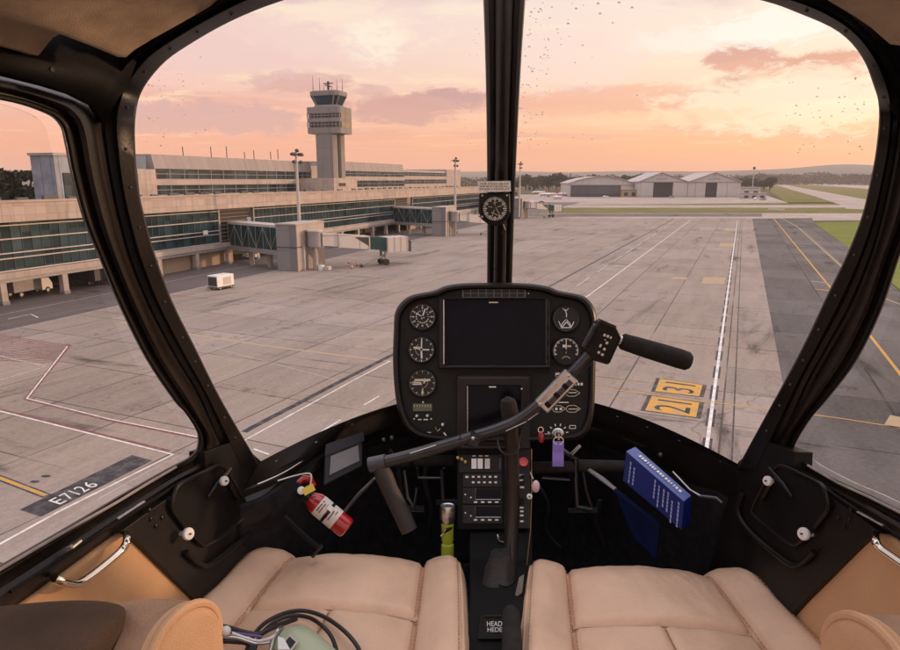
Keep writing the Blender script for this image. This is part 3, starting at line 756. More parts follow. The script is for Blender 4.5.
b.build('cabin_wall', None, tower, smooth=0)
for (za, zb_) in ((tz(127), tz(121.5)), (tz(117.5), tz(113))):
    b = MB(); b.loft([octa(hx - .35, hy - .35, za, .12), octa(hx - .35, hy - .35, zb_, .12)], M_TBAND, closed=True, caps=True); wn_ = b.build('window', None, tower, smooth=0)
    b = MB(); b.bx(cx - hx * 0.72, cx + hx * 0.9, cy - hy + 0.05, cy - hy + 0.33, za, zb_, M_TSUNLIT); b.build('pane', None, wn_, smooth=0)
    b = MB(); q_ = -hy
    while q_ < hy: b.bx(cx - hx - .02, cx - hx + .32, cy + q_, cy + q_ + .16, za, zb_, M_TWR); q_ += 1.25
    b.bx(cx - hx - .05, cx - hx + .3, cy - hy * .9, cy + hy * .9, (za + zb_) / 2 - .1, (za + zb_) / 2 + .1, M_TWR); b.build('mullion', None, wn_, smooth=0)
b = MB(); b.loft([octa(hx * .80, hy * .80, tz(106.4)), octa(hx * .70, hy * .66, tz(104))], M_TWR, closed=True, caps=True); b.build('cab_deck', None, tower, smooth=0)
b = MB(); b.loft([octa(hx * .62, hy * .60, tz(103.95)), octa(hx * .84, hy * .82, tz(95))], M_GLASS2, closed=True, caps=True); wn_ = b.build('cab_window', None, tower, smooth=0)
b = MB()
lo, hi = octa(hx * .63, hy * .61, tz(104)), octa(hx * .85, hy * .83, tz(95))
for p, q in zip(lo, hi): b.tube([p, q], 0.22, M_TWR, 6)
b.build('mullion', None, wn_, smooth=0)
b = MB(); b.loft([octa(hx * .90, hy * .88, tz(95) + .01), octa(hx * .90, hy * .88, tz(90.5)), octa(hx * .78, hy * .78, tz(89.8))], M_TWR, closed=True, caps=True); b.build('roof', None, tower, smooth=0)
b = MB()
b.tube([(cx, cy, tz(90)), (cx, cy, tz(79.5))], 0.35, M_DSTEEL, 6); b.bx(cx - 1.6, cx + 1.6, cy - .3, cy + .3, tz(84.4), tz(83.6), M_DSTEEL); b.bx(cx - .3, cx + .3, cy - 1.6, cy + 1.6, tz(82), tz(81.2), M_DSTEEL)
b.build('radar_mast', None, tower, smooth=0)
for (fx_, fy_, yt) in ((-.7, .8, 75), (-.2, .55, 76), (.3, -.5, 77), (.75, -.7, 76), (.5, .6, 82), (-.5, -.5, 85)):
    b = MB(); b.tube([(cx + hx * fx_, cy + hy * fy_ * .8, tz(90.6)), (cx + hx * fx_, cy + hy * fy_ * .8, tz(yt))], [0.12, 0.05], M_DSTEEL, 5); b.build('antenna', None, tower, smooth=0)

# ---- boarding bridges (local frame: x along the terminal, y away from the apron; origin at the pillar's near corner)
C1 = G(297.7, 271.8)
out1 = (C1 - T0).dot(Tn); s1 = (C1 - T0).dot(DIR_T)
def hz1(py, px=297.7): return zover(px, py, C1)
def loc1(px, py, ref=None):
    p = G(px, py); return Vector(((p - C1).dot(DIR_T), -(p - C1).dot(Tn), 0))
bw = (C1 - G(277, 271)).dot(-Tn) * -1
BW = abs((G(277.0, 271.0) - C1).dot(Tn)); BL = plane_sz(324.3, 240, out1)[0] - s1
HT = hz1(225.2)
jb = empty('boarding_bridge', C1, ANG_T)
b = MB(); b.bx(0, BL, 0, BW, 0, HT, M_GREYC); o_ = b.build('pillar', None, jb, smooth=0)
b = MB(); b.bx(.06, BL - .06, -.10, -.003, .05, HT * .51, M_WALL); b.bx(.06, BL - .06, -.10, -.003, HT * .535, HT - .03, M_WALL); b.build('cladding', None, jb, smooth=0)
b = MB(); b.bx(BL * .28, BL * .46, -0.2, -.102, HT * .02, HT * .52, M_STEEL); b.bx(BL * .2, BL * .24, -0.3, -0.004, 0, HT * .55, M_RAIL); b.bx(BL * .56, BL * .6, -0.3, -0.004, 0, HT * .55, M_RAIL); b.build('service_ladder', None, jb, smooth=0)
b = MB(); b.bx(-.08, BL + .08, -.08, BW + .08, HT * .515, HT * .53, M_DSTEEL); b.bx(-.12, BL + .12, -.12, BW + .12, HT + .003, HT + .25, M_WALL); b.build('coping', None, jb, smooth=0)
# glazed walkway from the facade to the pillar
yF = out1                                        # facade is this far behind the pillar's near face
wz0, wz1 = HT * .44, HT * .93
x_f = (plane_sz(229, 240, 0)[0] - s1)
WA = [Vector((x_f, yF, 0)), Vector((x_f + 4.2, yF, 0))]
WB = [Vector((0.2, BW - .4, 0)), Vector((3.6, BW + 0.0, 0))]
def wall_between(b, P, Q, z0, z1, th, m):
    d = (Q - P); d.z = 0; d.normalize(); n = Vector((-d.y, d.x, 0)) * th / 2
    b.add([P - n + Vector((0, 0, z0)), P + n + Vector((0, 0, z0)), Q + n + Vector((0, 0, z0)), Q - n + Vector((0, 0, z0)), P - n + Vector((0, 0, z1)), P + n + Vector((0, 0, z1)), Q + n + Vector((0, 0, z1)), Q - n + Vector((0, 0, z1))],
          [(0, 1, 2, 3), (4, 7, 6, 5), (0, 4, 5, 1), (1, 5, 6, 2), (2, 6, 7, 3), (3, 7, 4, 0)], m)
def deck(b, z0, z1, m, gr=0.25):
    q = [WA[0], WA[1], WB[1], WB[0]]; ctr = sum(q, Vector()) / 4
    b.prism([p + (p - ctr).normalized() * gr + Vector((0, 0, z0)) for p in q], (0, 0, z1 - z0), m)
b = MB(); deck(b, wz0 - .9, wz0, M_STEEL); b.build('walkway_floor', None, jb, smooth=0)
b = MB(); deck(b, wz1, wz1 + .45, M_RAIL); b.build('walkway_roof', None, jb, smooth=0)
b = MB()
for P, Q in ((WA[0], WB[0]), (WA[1], WB[1])): wall_between(b, P, Q, wz0 + .003, wz1 - .003, .12, M_TGLASS)
wk = b.build('walkway_window', None, jb, smooth=0)
b = MB(); nseg = 7
for P, Q in ((WA[0], WB[0]), (WA[1], WB[1])):
    side_ = -1 if P is WA[0] else 1
    off = Vector((side_ * 0.16, 0, 0))
    for k in range(nseg):
        a = P.lerp(Q, k / nseg) + off; c = P.lerp(Q, (k + 1) / nseg) + off
        za, zc = (wz0 + .1, wz1 - .1) if k % 2 == 0 else (wz1 - .1, wz0 + .1)
        b.tube([a + Vector((0, 0, za)), c + Vector((0, 0, zc))], .05, M_STEEL, 5)
        b.tube([a + Vector((0, 0, wz0)), a + Vector((0, 0, wz1))], .05, M_STEEL, 5)
b.build('truss', None, wk, smooth=0)
for P in (WA[0].lerp(WB[0], .35) + Vector((1.6, 0, 0)), WA[0].lerp(WB[0], .72) + Vector((1.6, 0, 0))):
    b = MB(); b.tube([P, P + Vector((0, 0, wz0 - .9))], .5, M_WALL, 10); b.build('column', None, jb)
# rotunda, telescopic tunnel, cab
RO = loc1(316, 268); RO = Vector((plane_sz(314.5, 240, out1 + 1.5)[0] - s1, -1.55, 0))
WH = loc1(383.5, 264.5)
tdir = (WH - RO); tdir.z = 0; TL = tdir.length; tdir.normalize(); tn = Vector((-tdir.y, tdir.x, 0))
ROw = C1 + DIR_T * RO.x + Tn * 1.55; rz0, rz1 = zover(314.5, 246.5, ROw), zover(314.5, 231.5, ROw)
b = MB(); b.lathe(RO + Vector((0, 0, rz0)), (0, 0, 1), [(1.35, 0), (1.35, rz1 - rz0)], M_STEEL, 20); b.lathe(RO + Vector((0, 0, rz1 - .002)), (0, 0, 1), [(1.5, 0), (1.5, .3)], M_RAIL, 20); b.build('rotunda', None, jb)
b = MB(); b.tube([RO, RO + Vector((0, 0, rz0))], .5, M_WALL, 12); b.tube([RO + Vector((-.9, -.6, 0)), RO + Vector((-.9, -.6, rz0))], .16, M_STEEL, 8); b.build('rotunda_column', None, jb)
def tun(b, d0, d1, hw, za, zb_, h, m):
    A = RO + tdir * d0; B = RO + tdir * d1
    secs = []
    for P, zz_ in ((A, za), (B, zb_)):
        secs.append([P + tn * x + Vector((0, 0, zz_ + y)) for x, y in ((-hw, 0), (hw, 0), (hw, h), (-hw, h))])
    b.loft(secs, m, closed=True, caps=True)
WHw = C1 + DIR_T * WH.x - Tn * WH.y; ze0 = zover(384, 249.6, WHw); zs0 = zover(320, 245.3, ROw)
def zline(d): return zs0 + (ze0 - zs0) * d / TL
hh = zover(384, 236.9, WHw) - ze0
b = MB(); tun(b, 1.0, TL * .52, 1.30, zline(1.0) + .1, zline(TL * .52) + .1, hh * .92, M_PLIN); b.build('inner_tunnel', None, jb, smooth=0)
b = MB(); tun(b, TL * .30, TL * .74, 1.50, zline(TL * .30), zline(TL * .74), hh * 1.0, M_PLIN)
for dd in (.30, .74): tun(b, TL * dd - .12, TL * dd + .12, 1.60, zline(TL * dd) - .1, zline(TL * dd) - .1, hh * 1.06, M_RAIL)
ot = b.build('outer_tunnel', None, jb, smooth=0)
b = MB(); P_ = lambda d, h_: RO + tdir * (TL * d) - tn * 1.52 + Vector((0, 0, zline(TL * d) + hh * h_))
b.prism([P_(.52, .85), P_(.73, .92), P_(.73, .25)], tn * .03, M_DARK); b.prism([p + tn * 3.01 for p in (P_(.52, .85), P_(.73, .92), P_(.73, .25))], tn * .03, M_DARK); b.build('dark_panel', None, ot, smooth=0)
b = MB(); tun(b, TL * .745, TL * 1.0, 1.48, zline(TL * .745), zline(TL * 1.0), hh * .98, M_TGLASS); b.build('tunnel_window', None, jb, smooth=0)
b = MB(); tun(b, TL * 1.005, TL * 1.33, 1.8, zline(TL * 1.0) - .35, zline(TL * 1.0) - .35, hh * 1.14, M_PLIN)
for dd in (1.015, 1.12, 1.22, 1.32): tun(b, TL * dd - .08, TL * dd + .08, 1.88, zline(TL * 1.0) - .4, zline(TL * 1.0) - .4, hh * 1.18, M_RAIL)
b.build('cab', None, jb, smooth=0)
b = MB(); tun(b, TL * 1.332, TL * 1.40, 1.3, zline(TL) - .1, zline(TL) - .6, hh * .85, M_DSTEEL); b.build('canopy', None, jb, smooth=0)
b = MB(); zc = zline(TL) - .3
for sx_ in (-1.0, 1.0): b.tube([WH + tn * sx_ + Vector((0, 0, .7)), WH + tn * sx_ + Vector((0, 0, zc + .5))], .26, M_STEEL, 8)
b.tube([WH - tn * 1.4 + Vector((0, 0, .7)), WH + tn * 1.4 + Vector((0, 0, .7))], .22, M_DSTEEL, 8)
b.tube([WH - tdir * 5.2 - tn * 1.4 + Vector((0, 0, .5)), WH - tn * .6 + Vector((0, 0, zc * .72))], .24, M_STEEL, 8); b.tube([WH - tdir * 5.6 - tn * 1.9 + Vector((0, 0, .3)), WH - tdir * 4.8 - tn * .9 + Vector((0, 0, .3))], .3, M_DSTEEL, 8)
b.build('support_leg', None, jb)
for sx_ in (-1.2, 1.2):
    b = MB(); b.lathe(WH + tn * sx_ - tn * .25 + Vector((0, 0, .62)), tn, [(.35, 0), (.62, .03), (.62, .47), (.35, .5)], M_TYRE, 16); b.build('wheel', None, jb)
J_G = 'boarding bridges along the terminal'
tag(jb, 'nearest boarding bridge with grey pillar, telescopic tunnel and glazed walkway to the terminal', 'boarding bridge', J_G)
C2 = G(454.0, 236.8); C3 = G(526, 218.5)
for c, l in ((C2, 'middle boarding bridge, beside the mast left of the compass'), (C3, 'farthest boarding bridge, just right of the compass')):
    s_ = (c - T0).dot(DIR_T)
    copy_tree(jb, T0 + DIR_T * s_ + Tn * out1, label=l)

# ---- light masts
mast0 = empty('floodlight_mast', (0, 0, 0))
s_m = plane_sz(299.5, 224, out1 - BW - 1.5)[0]
pm = T0 + DIR_T * s_m + Tn * (out1 - BW - 1.5)
HM = zover(299.5, 151, pm)
mast0.location = pm; mast0.rotation_euler = (0, 0, ANG_T)
b = MB(); b.tube([(0, 0, 0), (0, 0, HM * .5), (0, 0, HM)], [.42, .32, .22], M_RAIL, 10); b.bx(-.7, .7, -.7, .7, 0, .7, M_GREYC); b.build('pole', None, mast0)
b = MB(); b.bx(-1.7, 1.7, -.12, .12, HM - .9, HM - .7, M_DSTEEL); b.bx(-1.3, 1.3, -.12, .12, HM - 2.2, HM - 2.0, M_DSTEEL); b.bx(-.12, .12, -1.3, 1.3, HM - .65, HM - .45, M_DSTEEL)
b.build('crossarm', None, mast0, smooth=0)
for (x, zz_) in ((-1.6, -.5), (-.8, -.5), (.8, -.5), (1.6, -.5), (-1.2, -1.9), (1.2, -1.9), (0, .2)):
    b = MB(); b.box((x, -.25, HM + zz_ - .1), (.62, .42, .5), M_DSTEEL, Matrix.Rotation(R(-35), 3, 'X')); b.build('floodlight', None, mast0, smooth=0)
tag(mast0, 'tall floodlight mast rising behind the nearest boarding bridge pillar', 'light mast', 'apron floodlight masts')
for px, yt, o_, l in ((455.2, 158.5, out1 - BW * .2, 'tall floodlight mast just left of the windscreen post'), (519.5, 162.5, out1 - BW * .2, 'tall floodlight mast just right of the windscreen post')):
    s_ = plane_sz(px, 200, o_)[0]; p = T0 + DIR_T * s_ + Tn * o_
    k = (zover(px, yt, p)) / HM
    copy_tree(mast0, p, label=l, sc=(k, k, k))

# ---- vehicles
def wheel(parent, x, y, r, wd, name='wheel'):
    b = MB(); b.lathe((x, y - wd / 2, r), (0, 1, 0), [(r * .6, 0), (r, .02), (r, wd - .02), (r * .6, wd)], M_TYRE, 14); b.lathe((x, y - wd / 2 - .004, r), (0, 1, 0), [(r * .55, 0), (r * .55, wd + .008)], M_RAIL, 12)
    return b.build(name, None, parent)
# ground power cart
cart = empty('service_cart', G(221.5, 288.5), ANG_T - R(8))
L, W_, Hc = 3.3, 2.0, 2.15
b = MB(); b.bx(-L / 2, L / 2, -W_ / 2, W_ / 2, .45, Hc, M_WHITEP); b.build('body', None, cart, smooth=0, bevel=.06)
b = MB(); b.bx(-L / 2 - .04, -L / 2 - .003, -W_ * .44, W_ * .44, .60, 1.95, M_DARK)
b.build('grille', None, cart, smooth=0)
b = MB(); b.bx(-L * .15, L * .32, -W_ / 2 - .03, -W_ / 2 - .003, .7, 1.8, M_RAIL); b.build('side_hatch', None, cart, smooth=0)
b = MB(); b.bx(-L / 2 - .1, L / 2 + .1, -W_ / 2 - .05, W_ / 2 + .05, .32, .448, M_DSTEEL); b.tube([(-L / 2, 0, .4), (-L / 2 - 1.3, 0, .3)], .06, M_DSTEEL, 6); b.build('chassis', None, cart, smooth=0)
for x in (-1.1, 1.1):
    for y in (-.85, .85): wheel(cart, x, y, .3, .22)
tag(cart, 'boxy white ground power cart standing alone on the apron', 'service cart')
def car(p, rz, paint_, label, group, van=False, sc=1.0):
    r_ = empty('parked_van' if van else 'parked_car', p, rz); r_.scale = (sc, sc, sc)
    if van:
        prof = [(-2.4, .35), (-2.45, 1.0), (-2.4, 2.05), (-2.2, 2.2), (1.2, 2.2), (1.75, 1.45), (2.35, 1.15), (2.45, .7), (2.4, .35)]
    else:
        prof = [(-2.1, .35), (-2.15, .85), (-1.75, 1.0), (-1.25, 1.45), (.35, 1.47), (1.05, .98), (1.95, .82), (2.1, .6), (2.05, .35)]
    b = MB(); secs = []
    for y, k in ((-.86, .94), (-.80, 1), (.80, 1), (.86, .94)):
        secs.append([Vector((x * (k if abs(y) > .8 else 1), y * (.88 if zz_ > 1.05 else 1), zz_ * 1.0)) for x, zz_ in prof])
    b.loft(secs, paint_, closed=True, caps=True); b.build('body', None, r_, smooth=30)
    b = MB()
    for sgn in (-1, 1):
        y = sgn * (.80 if not van else .79)
        if van: b.prism([(.2, y, 1.3), (1.3, y, 1.35), (1.05, y * .97, 2.0), (.2, y * .97, 2.0)], (0, sgn * .06, 0), M_VGLS)
        else: b.prism([(-1.5, y, 1.02), (.85, y, 1.02), (.25, y * .92, 1.38), (-1.2, y * .92, 1.38)], (0, sgn * .06, 0), M_VGLS)
    if van: b.prism([(1.76, -.68, 1.5), (1.76, .68, 1.5), (1.32, .64, 2.08), (1.32, -.64, 2.08)], (.05, 0, .02), M_VGLS)
    else: b.prism([(1.02, -.7, 1.02), (1.02, .7, 1.02), (.46, .62, 1.42), (.46, -.62, 1.42)], (.04, 0, .03), M_VGLS)
    b.build('window', None, r_, smooth=0)
    for x in (-1.35, 1.35):
        for y in (-.78, .78): wheel(r_, x, y, .34, .2)
    return tag(r_, label, 'van' if van else 'car', group)
def tpos(px, py, out):
    s_, _ = plane_sz(px, py, out); return T0 + DIR_T * s_ + Tn * out
GV = 'service vehicles parked under the terminal'
for (px, py, o_, rz, m, l, vn) in ((331, 254, 2.0, 70, M_WHITEP, 'white car parked just behind the nearest bridge column', False), (337, 252, 1.0, 75, M_STEEL, 'grey car in the middle of the row behind the nearest bridge', False),
                                   (343, 250.5, 1.2, 80, M_WHITEP, 'white car at the right end of the row behind the nearest bridge', False), (433, 232.5, 0.5, 80, M_WHITEP, 'white van parked under the terminal left of the middle bridge', True),
                                   (426, 233.5, 0.2, 78, M_WHITEP, 'white car parked left of the middle bridge van', False)):
    car(tpos(px, py, o_), ANG_T + R(rz), m, l, GV, vn)
# baggage tug under the walkway and larger trucks in the left bays
def truck(p, rz, cabm, boxm, label, name='box_truck', L=6.5):
    r_ = empty(name, p, rz)
    b = MB(); b.bx(-L / 2, L * .2, -1.2, 1.2, .8, 2.75, boxm); b.build('cargo_box', None, r_, smooth=0, bevel=.05)
    b = MB(); secs = [[Vector((x, y, zz_)) for x, zz_ in ((L * .22, .5), (L * .5, .5), (L * .5, 1.35), (L * .42, 2.2), (L * .22, 2.25))] for y in (-1.1, 1.1)]
    b.loft(secs, cabm, closed=True, caps=True); cb_ = b.build('cab', None, r_, smooth=0, bevel=.05)
    b = MB(); b.prism([(L * .5 - .02, -.95, 1.4), (L * .5 - .02, .95, 1.4), (L * .43, .9, 2.1), (L * .43, -.9, 2.1)], (.05, 0, .02), M_VGLS); b.build('windscreen', None, cb_, smooth=0)
    for x in (-L * .32, L * .36):
        for y in (-1.0, 1.0): wheel(r_, x, y, .45, .28)
    return tag(r_, label, 'truck', GV)
truck(tpos(28, 292, -4.0), ANG_T + R(5), M_WHITEP, M_STEEL, 'white and grey box truck in the bay by the leftmost column')
truck(tpos(84, 281, -4.6), ANG_T + R(95), M_BLUEP, M_DSTEEL, 'dark truck with blue cab in the second bay of the terminal')
tug = empty('baggage_tug', tpos(250, 257.5, -1.0), ANG_T - R(70))
b = MB(); b.bx(-1.4, 1.4, -.75, .75, .3, 1.0, M_WHITEP); b.bx(-1.4, -.3, -.75, .75, 1.0, 1.25, M_WHITEP); b.build('body', None, tug, smooth=0, bevel=.06)
b = MB(); b.bx(-.2, 1.2, -.72, .72, 2.0, 2.1, M_DSTEEL)
for x in (-.15, 1.15):
    for y in (-.66, .66): b.tube([(x, y, 1.0), (x, y, 2.0)], .05, M_DSTEEL, 6)
b.build('canopy', None, tug, smooth=0)
for x in (-.9, .9):
    for y in (-.7, .7): wheel(tug, x, y, .32, .22)
tag(tug, 'small white baggage tug with canopy under the nearest glazed walkway', 'baggage tug')
for (px, py, l) in ((340.0, 266.0, 'two white equipment boxes at the foot of the rotunda'),):
    eq = empty('ground_equipment', G(321.5, 270), ANG_T)
    b = MB(); b.bx(-.5, .5, -.4, .4, 0, .9, M_WHITEP); b.build('box', None, eq, smooth=0, bevel=.04)
    b = MB(); b.bx(-.3, .9, -1.6, -.8, 0, .7, M_RAIL); b.build('box', None, eq, smooth=0, bevel=.04)
    tag(eq, 'pair of low white equipment boxes at the foot of the bridge rotunda', 'equipment')

# ---- hangars across the field
def hangar(pl, pr, yb, ye, ya, peak, door, dm, side_doors, label, depth=48, arch=False):
    A, B = G(pl, yb), G(pr, yb); w_ = (B - A).length; ang = math.atan2((B - A).y, (B - A).x)
    r_ = empty('aircraft_hangar', A, ang)
    he, ha = zover(pl, ye, A), zover((pl + pr) / 2, ya, A)
    X = lambda px: (px - pl) / (pr - pl) * w_
    if arch: gable = [(0, 0), (0, he)] + [(w_ * t, he + (ha - he) * math.sin(math.pi * (0.0 + t)) ** .9) for t in (.12, .25, .4, .5, .6, .75, .88)] + [(w_, he), (w_, 0)]
    else: gable = [(0, 0), (0, he), (X(peak), ha), (w_, he), (w_, 0)]
    dx0, dx1, dz = X(door[0]), X(door[1]), zover(pl, door[2], A)
    b = MB()
    b.prism([Vector((x, .4, z_)) for x, z_ in gable], (0, depth, 0), M_HANG); b.build('wall', None, r_, smooth=0)
    b = MB(); top = gable[1:-1]
    secs = [[Vector((x, y, z_ + dz_)) for x, z_ in [(top[0][0] - .8, top[0][1] - .3)] + top[1:-1] + [(top[-1][0] + .8, top[-1][1] - .3)] for dz_ in (.25,)] for y in (-.6, depth + 1)]
    b.loft(secs, M_HROOF); b.build('roof', None, r_, smooth=0, solid=.6)
    b = MB(); b.bx(dx0, dx1, .1, .396, 0, dz, dm); b.build('door', None, r_, smooth=0)
    for (q0, q1) in side_doors:
        b = MB(); b.bx(X(q0), X(q1), -.1, .39, 0, dz * .98, M_HANG); b.build('sliding_door', None, r_, smooth=0)
    b = MB(); b.bx(0, w_, -.25, .095, dz + .1, dz + .7, M_STEEL); b.build('door_rail', None, r_, smooth=0)
    tag(r_, label, 'hangar', 'hangars across the field')
    return r_, X, A
h1, X1, A1 = hangar(568.5, 633, 196.8, 183.5, 177.0, 600, (570.5, 620.5, 185.3), M_HDOOR, [], 'low hangar with arched roof and one wide dark door', arch=True)
h2, X2, A2 = hangar(638.0, 687, 197.2, 182.0, 172.8, 660, (653, 672, 182.3), M_HDARK, [(640, 652.6), (672.4, 684)], 'gabled hangar in the middle with an open dark doorway')
h3, X3, A3 = hangar(687.5, 740, 197.2, 182.0, 172.8, 713, (705, 716, 182.6), M_HDARK, [(695, 704.6), (716.4, 726), (726.6, 737)], 'gabled hangar on the right with a narrow dark doorway')
for (h_, X_, A_, c0, c1, pk) in ((h2, X2, A2, 655, 666, 660), (h3, X3, A3, 707, 719, 713)):
    b = MB(); za = zover(660, 179.4, A_)
    for q in range(6):
        x = X_(c0 + (c1 - c0) * (q + .15) / 6); b.bx(x, x + (X_(c1) - X_(c0)) / 6 * .62, .2, .395, za, za + 1.3, M_STEEL)
    b.bx(X_(pk) - .9, X_(pk) + .9, .1, .39, zover(660, 176, A_), zover(660, 174.6, A_), M_STEEL)
    b.build('sign', None, h_, smooth=0)
def small_building(p0, p1, yb, yt, name, label, m, depth=14, cat='building'):
    A, B = G(p0, yb), G(p1, yb); w_ = (B - A).length
    r_ = empty(name, A, math.atan2((B - A).y, (B - A).x)); h_ = zover(p0, yt, A)
    b = MB(); b.bx(0, w_, 0, depth, 0, h_, m); b.build('wall', None, r_, smooth=0)
    b = MB(); b.bx(-.6, w_ + .6, -.8, depth + .5, h_ + .002, h_ + .5, M_HROOF); b.build('roof', None, r_, smooth=0)
    n = max(2, int(w_ / 7))
    for k in range(n):
        b = MB(); x = w_ * (k + .25) / n; b.bx(x, x + w_ / n * .5, -.1, -.004, h_ * .15, h_ * .62, M_HDARK); b.build('window', None, r_, smooth=0)
    return tag(r_, label, cat)
small_building(741.5, 760, 196.4, 187.6, 'field_office', 'low flat roofed office right of the hangars', M_HANG)
small_building(742, 766, 198.6, 193.5, 'open_shed', 'low shed with dark openings in front of the field office', M_HANG, 6)
small_building(622, 637, 197.0, 189.5, 'annex', 'small annex between the arched hangar and the gabled hangar', M_TANW, 12)
small_building(527, 537, 190.5, 184.5, 'white_house', 'small white flat roofed building right of the windscreen post', M_HANG, 12)
for (p0, p1, yb, yt, l) in ((846, 856, 182.9, 180.2, 'white house left of the far right group by the woods'), (857.5, 870, 183.1, 179.8, 'long white house at the right end by the woods'), (830, 838, 182.4, 180.6, 'small white house alone below the far hills')):
    small_building(p0, p1, yb, yt, 'far_house', l, M_HANG, 20, 'house')['group'] = 'far houses by the woods'
fm = G(751.5, 196.4); fmast = empty('field_mast', fm)
b = MB(); hf = zover(751.5, 168, fm); b.tube([(0, 0, 0), (0, 0, hf)], [.5, .3], M_RAIL, 8); b.build('pole', None, fmast)
b = MB(); b.blob((0, 0, hf), 1.4, M_DSTEEL, 10, 6); b.build('beacon', None, fmast)
tag(fmast, 'slim beacon mast right of the hangars against the sunset', 'mast')
# ---- parked aircraft near the treeline
def plane(p, rz, sc, stripe, label):
    r_ = empty('parked_airplane', p, rz); r_.scale = (sc,) * 3
    b = MB()
    prof = [(-9, .25, 2.9), (-7, .7, 2.6), (-3.5, 1.2, 2.3), (0, 1.35, 2.2), (4.5, 1.35, 2.2), (7, 1.1, 2.1), (8.4, .6, 1.95), (9, .12, 1.9)]
    b.loft([[Vector((x, math.cos(a) * r, z_ + math.sin(a) * r)) for a in [2 * math.pi * j / 16 for j in range(16)]] for x, r, z_ in prof], M_WHITEP, closed=True, caps=True)
    fu = b.build('fuselage', None, r_)
    b = MB(); b.loft([[Vector((x, math.cos(a) * (r + .03), z_ + math.sin(a) * (r + .03))) for a in (-.35, -.1, .1)] for x, r, z_ in prof[1:-2]], stripe); b.loft([[Vector((x, -math.cos(a) * (r + .03), z_ + math.sin(a) * (r + .03))) for a in (-.35, -.1, .1)] for x, r, z_ in prof[1:-2]], stripe); b.build('stripe', None, fu)
    for sg in (-1, 1):
        b = MB(); b.prism([(1.8, sg * 1.1, 1.6), (-1.4, sg * 1.1, 1.6), (-2.2, sg * 9.5, 2.1), (-.8, sg * 9.5, 2.1)], (0, 0, .22), M_WHITEP); b.build('wing', None, r_, smooth=0)
        b = MB(); b.lathe((-.3, sg * 3.4, 1.35), (1, 0, 0), [(.35, -1.2), (.6, -.6), (.62, .9), (.45, 1.5)], M_RAIL, 14); b.build('engine', None, r_)
        b = MB(); b.prism([(-7.2, sg * .2, 3.0), (-8.6, sg * .2, 3.0), (-9.2, sg * 3.4, 3.15), (-8.4, sg * 3.4, 3.15)], (0, 0, .14), M_WHITEP); b.build('tailplane', None, r_, smooth=0)
        b = MB(); b.tube([(-.6, sg * 1.8, .4), (-.6, sg * 1.6, 1.7)], .12, M_STEEL, 6); b.lathe((-.6, sg * 1.8 - .2, .42), (0, 1, 0), [(.42, 0), (.42, .4)], M_TYRE, 12); b.build('landing_gear', None, r_)
    b = MB(); b.prism([(-6.6, -.12, 3.2), (-8.7, -.12, 3.0), (-9.6, -.12, 6.6), (-8.3, -.12, 6.6)], (0, .24, 0), stripe); b.build('tail_fin', None, r_, smooth=0)
    b = MB(); b.tube([(6.4, 0, .4), (6.4, 0, 1.2)], .12, M_STEEL, 6); b.lathe((6.4, -.15, .4), (0, 1, 0), [(.38, 0), (.38, .3)], M_TYRE, 12); b.build('nose_gear', None, r_)
    return tag(r_, label, 'airplane', 'parked airplanes by the trees')
plane(G(548, 196.8), R(170), 1.1, M_REDP, 'white airplane with a red stripe, left one by the trees')
plane(G(565, 196.4), R(150), 1.05, M_BLUEP, 'white airplane with a blue tail nearest the arched hangar')
plane(G(539, 194.2), R(195), 1.0, M_REDP, 'white airplane with a red tail, smallest of those by the trees')
plane(G(558, 199.5), R(120), .85, M_REDP, 'white airplane with a red tail turned towards the hangars')
for (px, py, m, l) in ((606, 197.6, M_WHITEP, 'white car in front of the arched hangar door'), (757, 199.5, M_WHITEP, 'white car beside the low shed'), (763, 200.3, M_STEEL, 'grey car right of the low shed'), (672, 198.0, M_STEEL, 'grey car at the middle hangar door')):
    car(G(px, py), R(20), m, l, 'cars by the hangars', sc=1.35)
b = MB()
M_MARK = mat('white_taxi_marker', (0.6, 0.55, 0.5), 0.6)
for (px, py, w_, l) in ((771, 210.6, 3.2, 'left of the three low white markers'), (776, 210.7, 2.6, 'middle one of the three low white markers'), (781.5, 211.0, 3.0, 'right of the three low white markers')):
    mk = empty('taxiway_marker', G(px, py), 0)
    b = MB(); b.bx(-w_ / 2, w_ / 2, -.12, .12, .35, 1.25, M_MARK); b.build('board', None, mk, smooth=0)
    for x in (-w_ * .3, w_ * .3): b = MB(); b.bx(x - .06, x + .06, -.06, .06, 0, .35, M_DSTEEL); b.build('leg', None, mk, smooth=0)
    tag(mk, l + ' on the grass strip', 'marker board', 'marker boards on the grass strip')

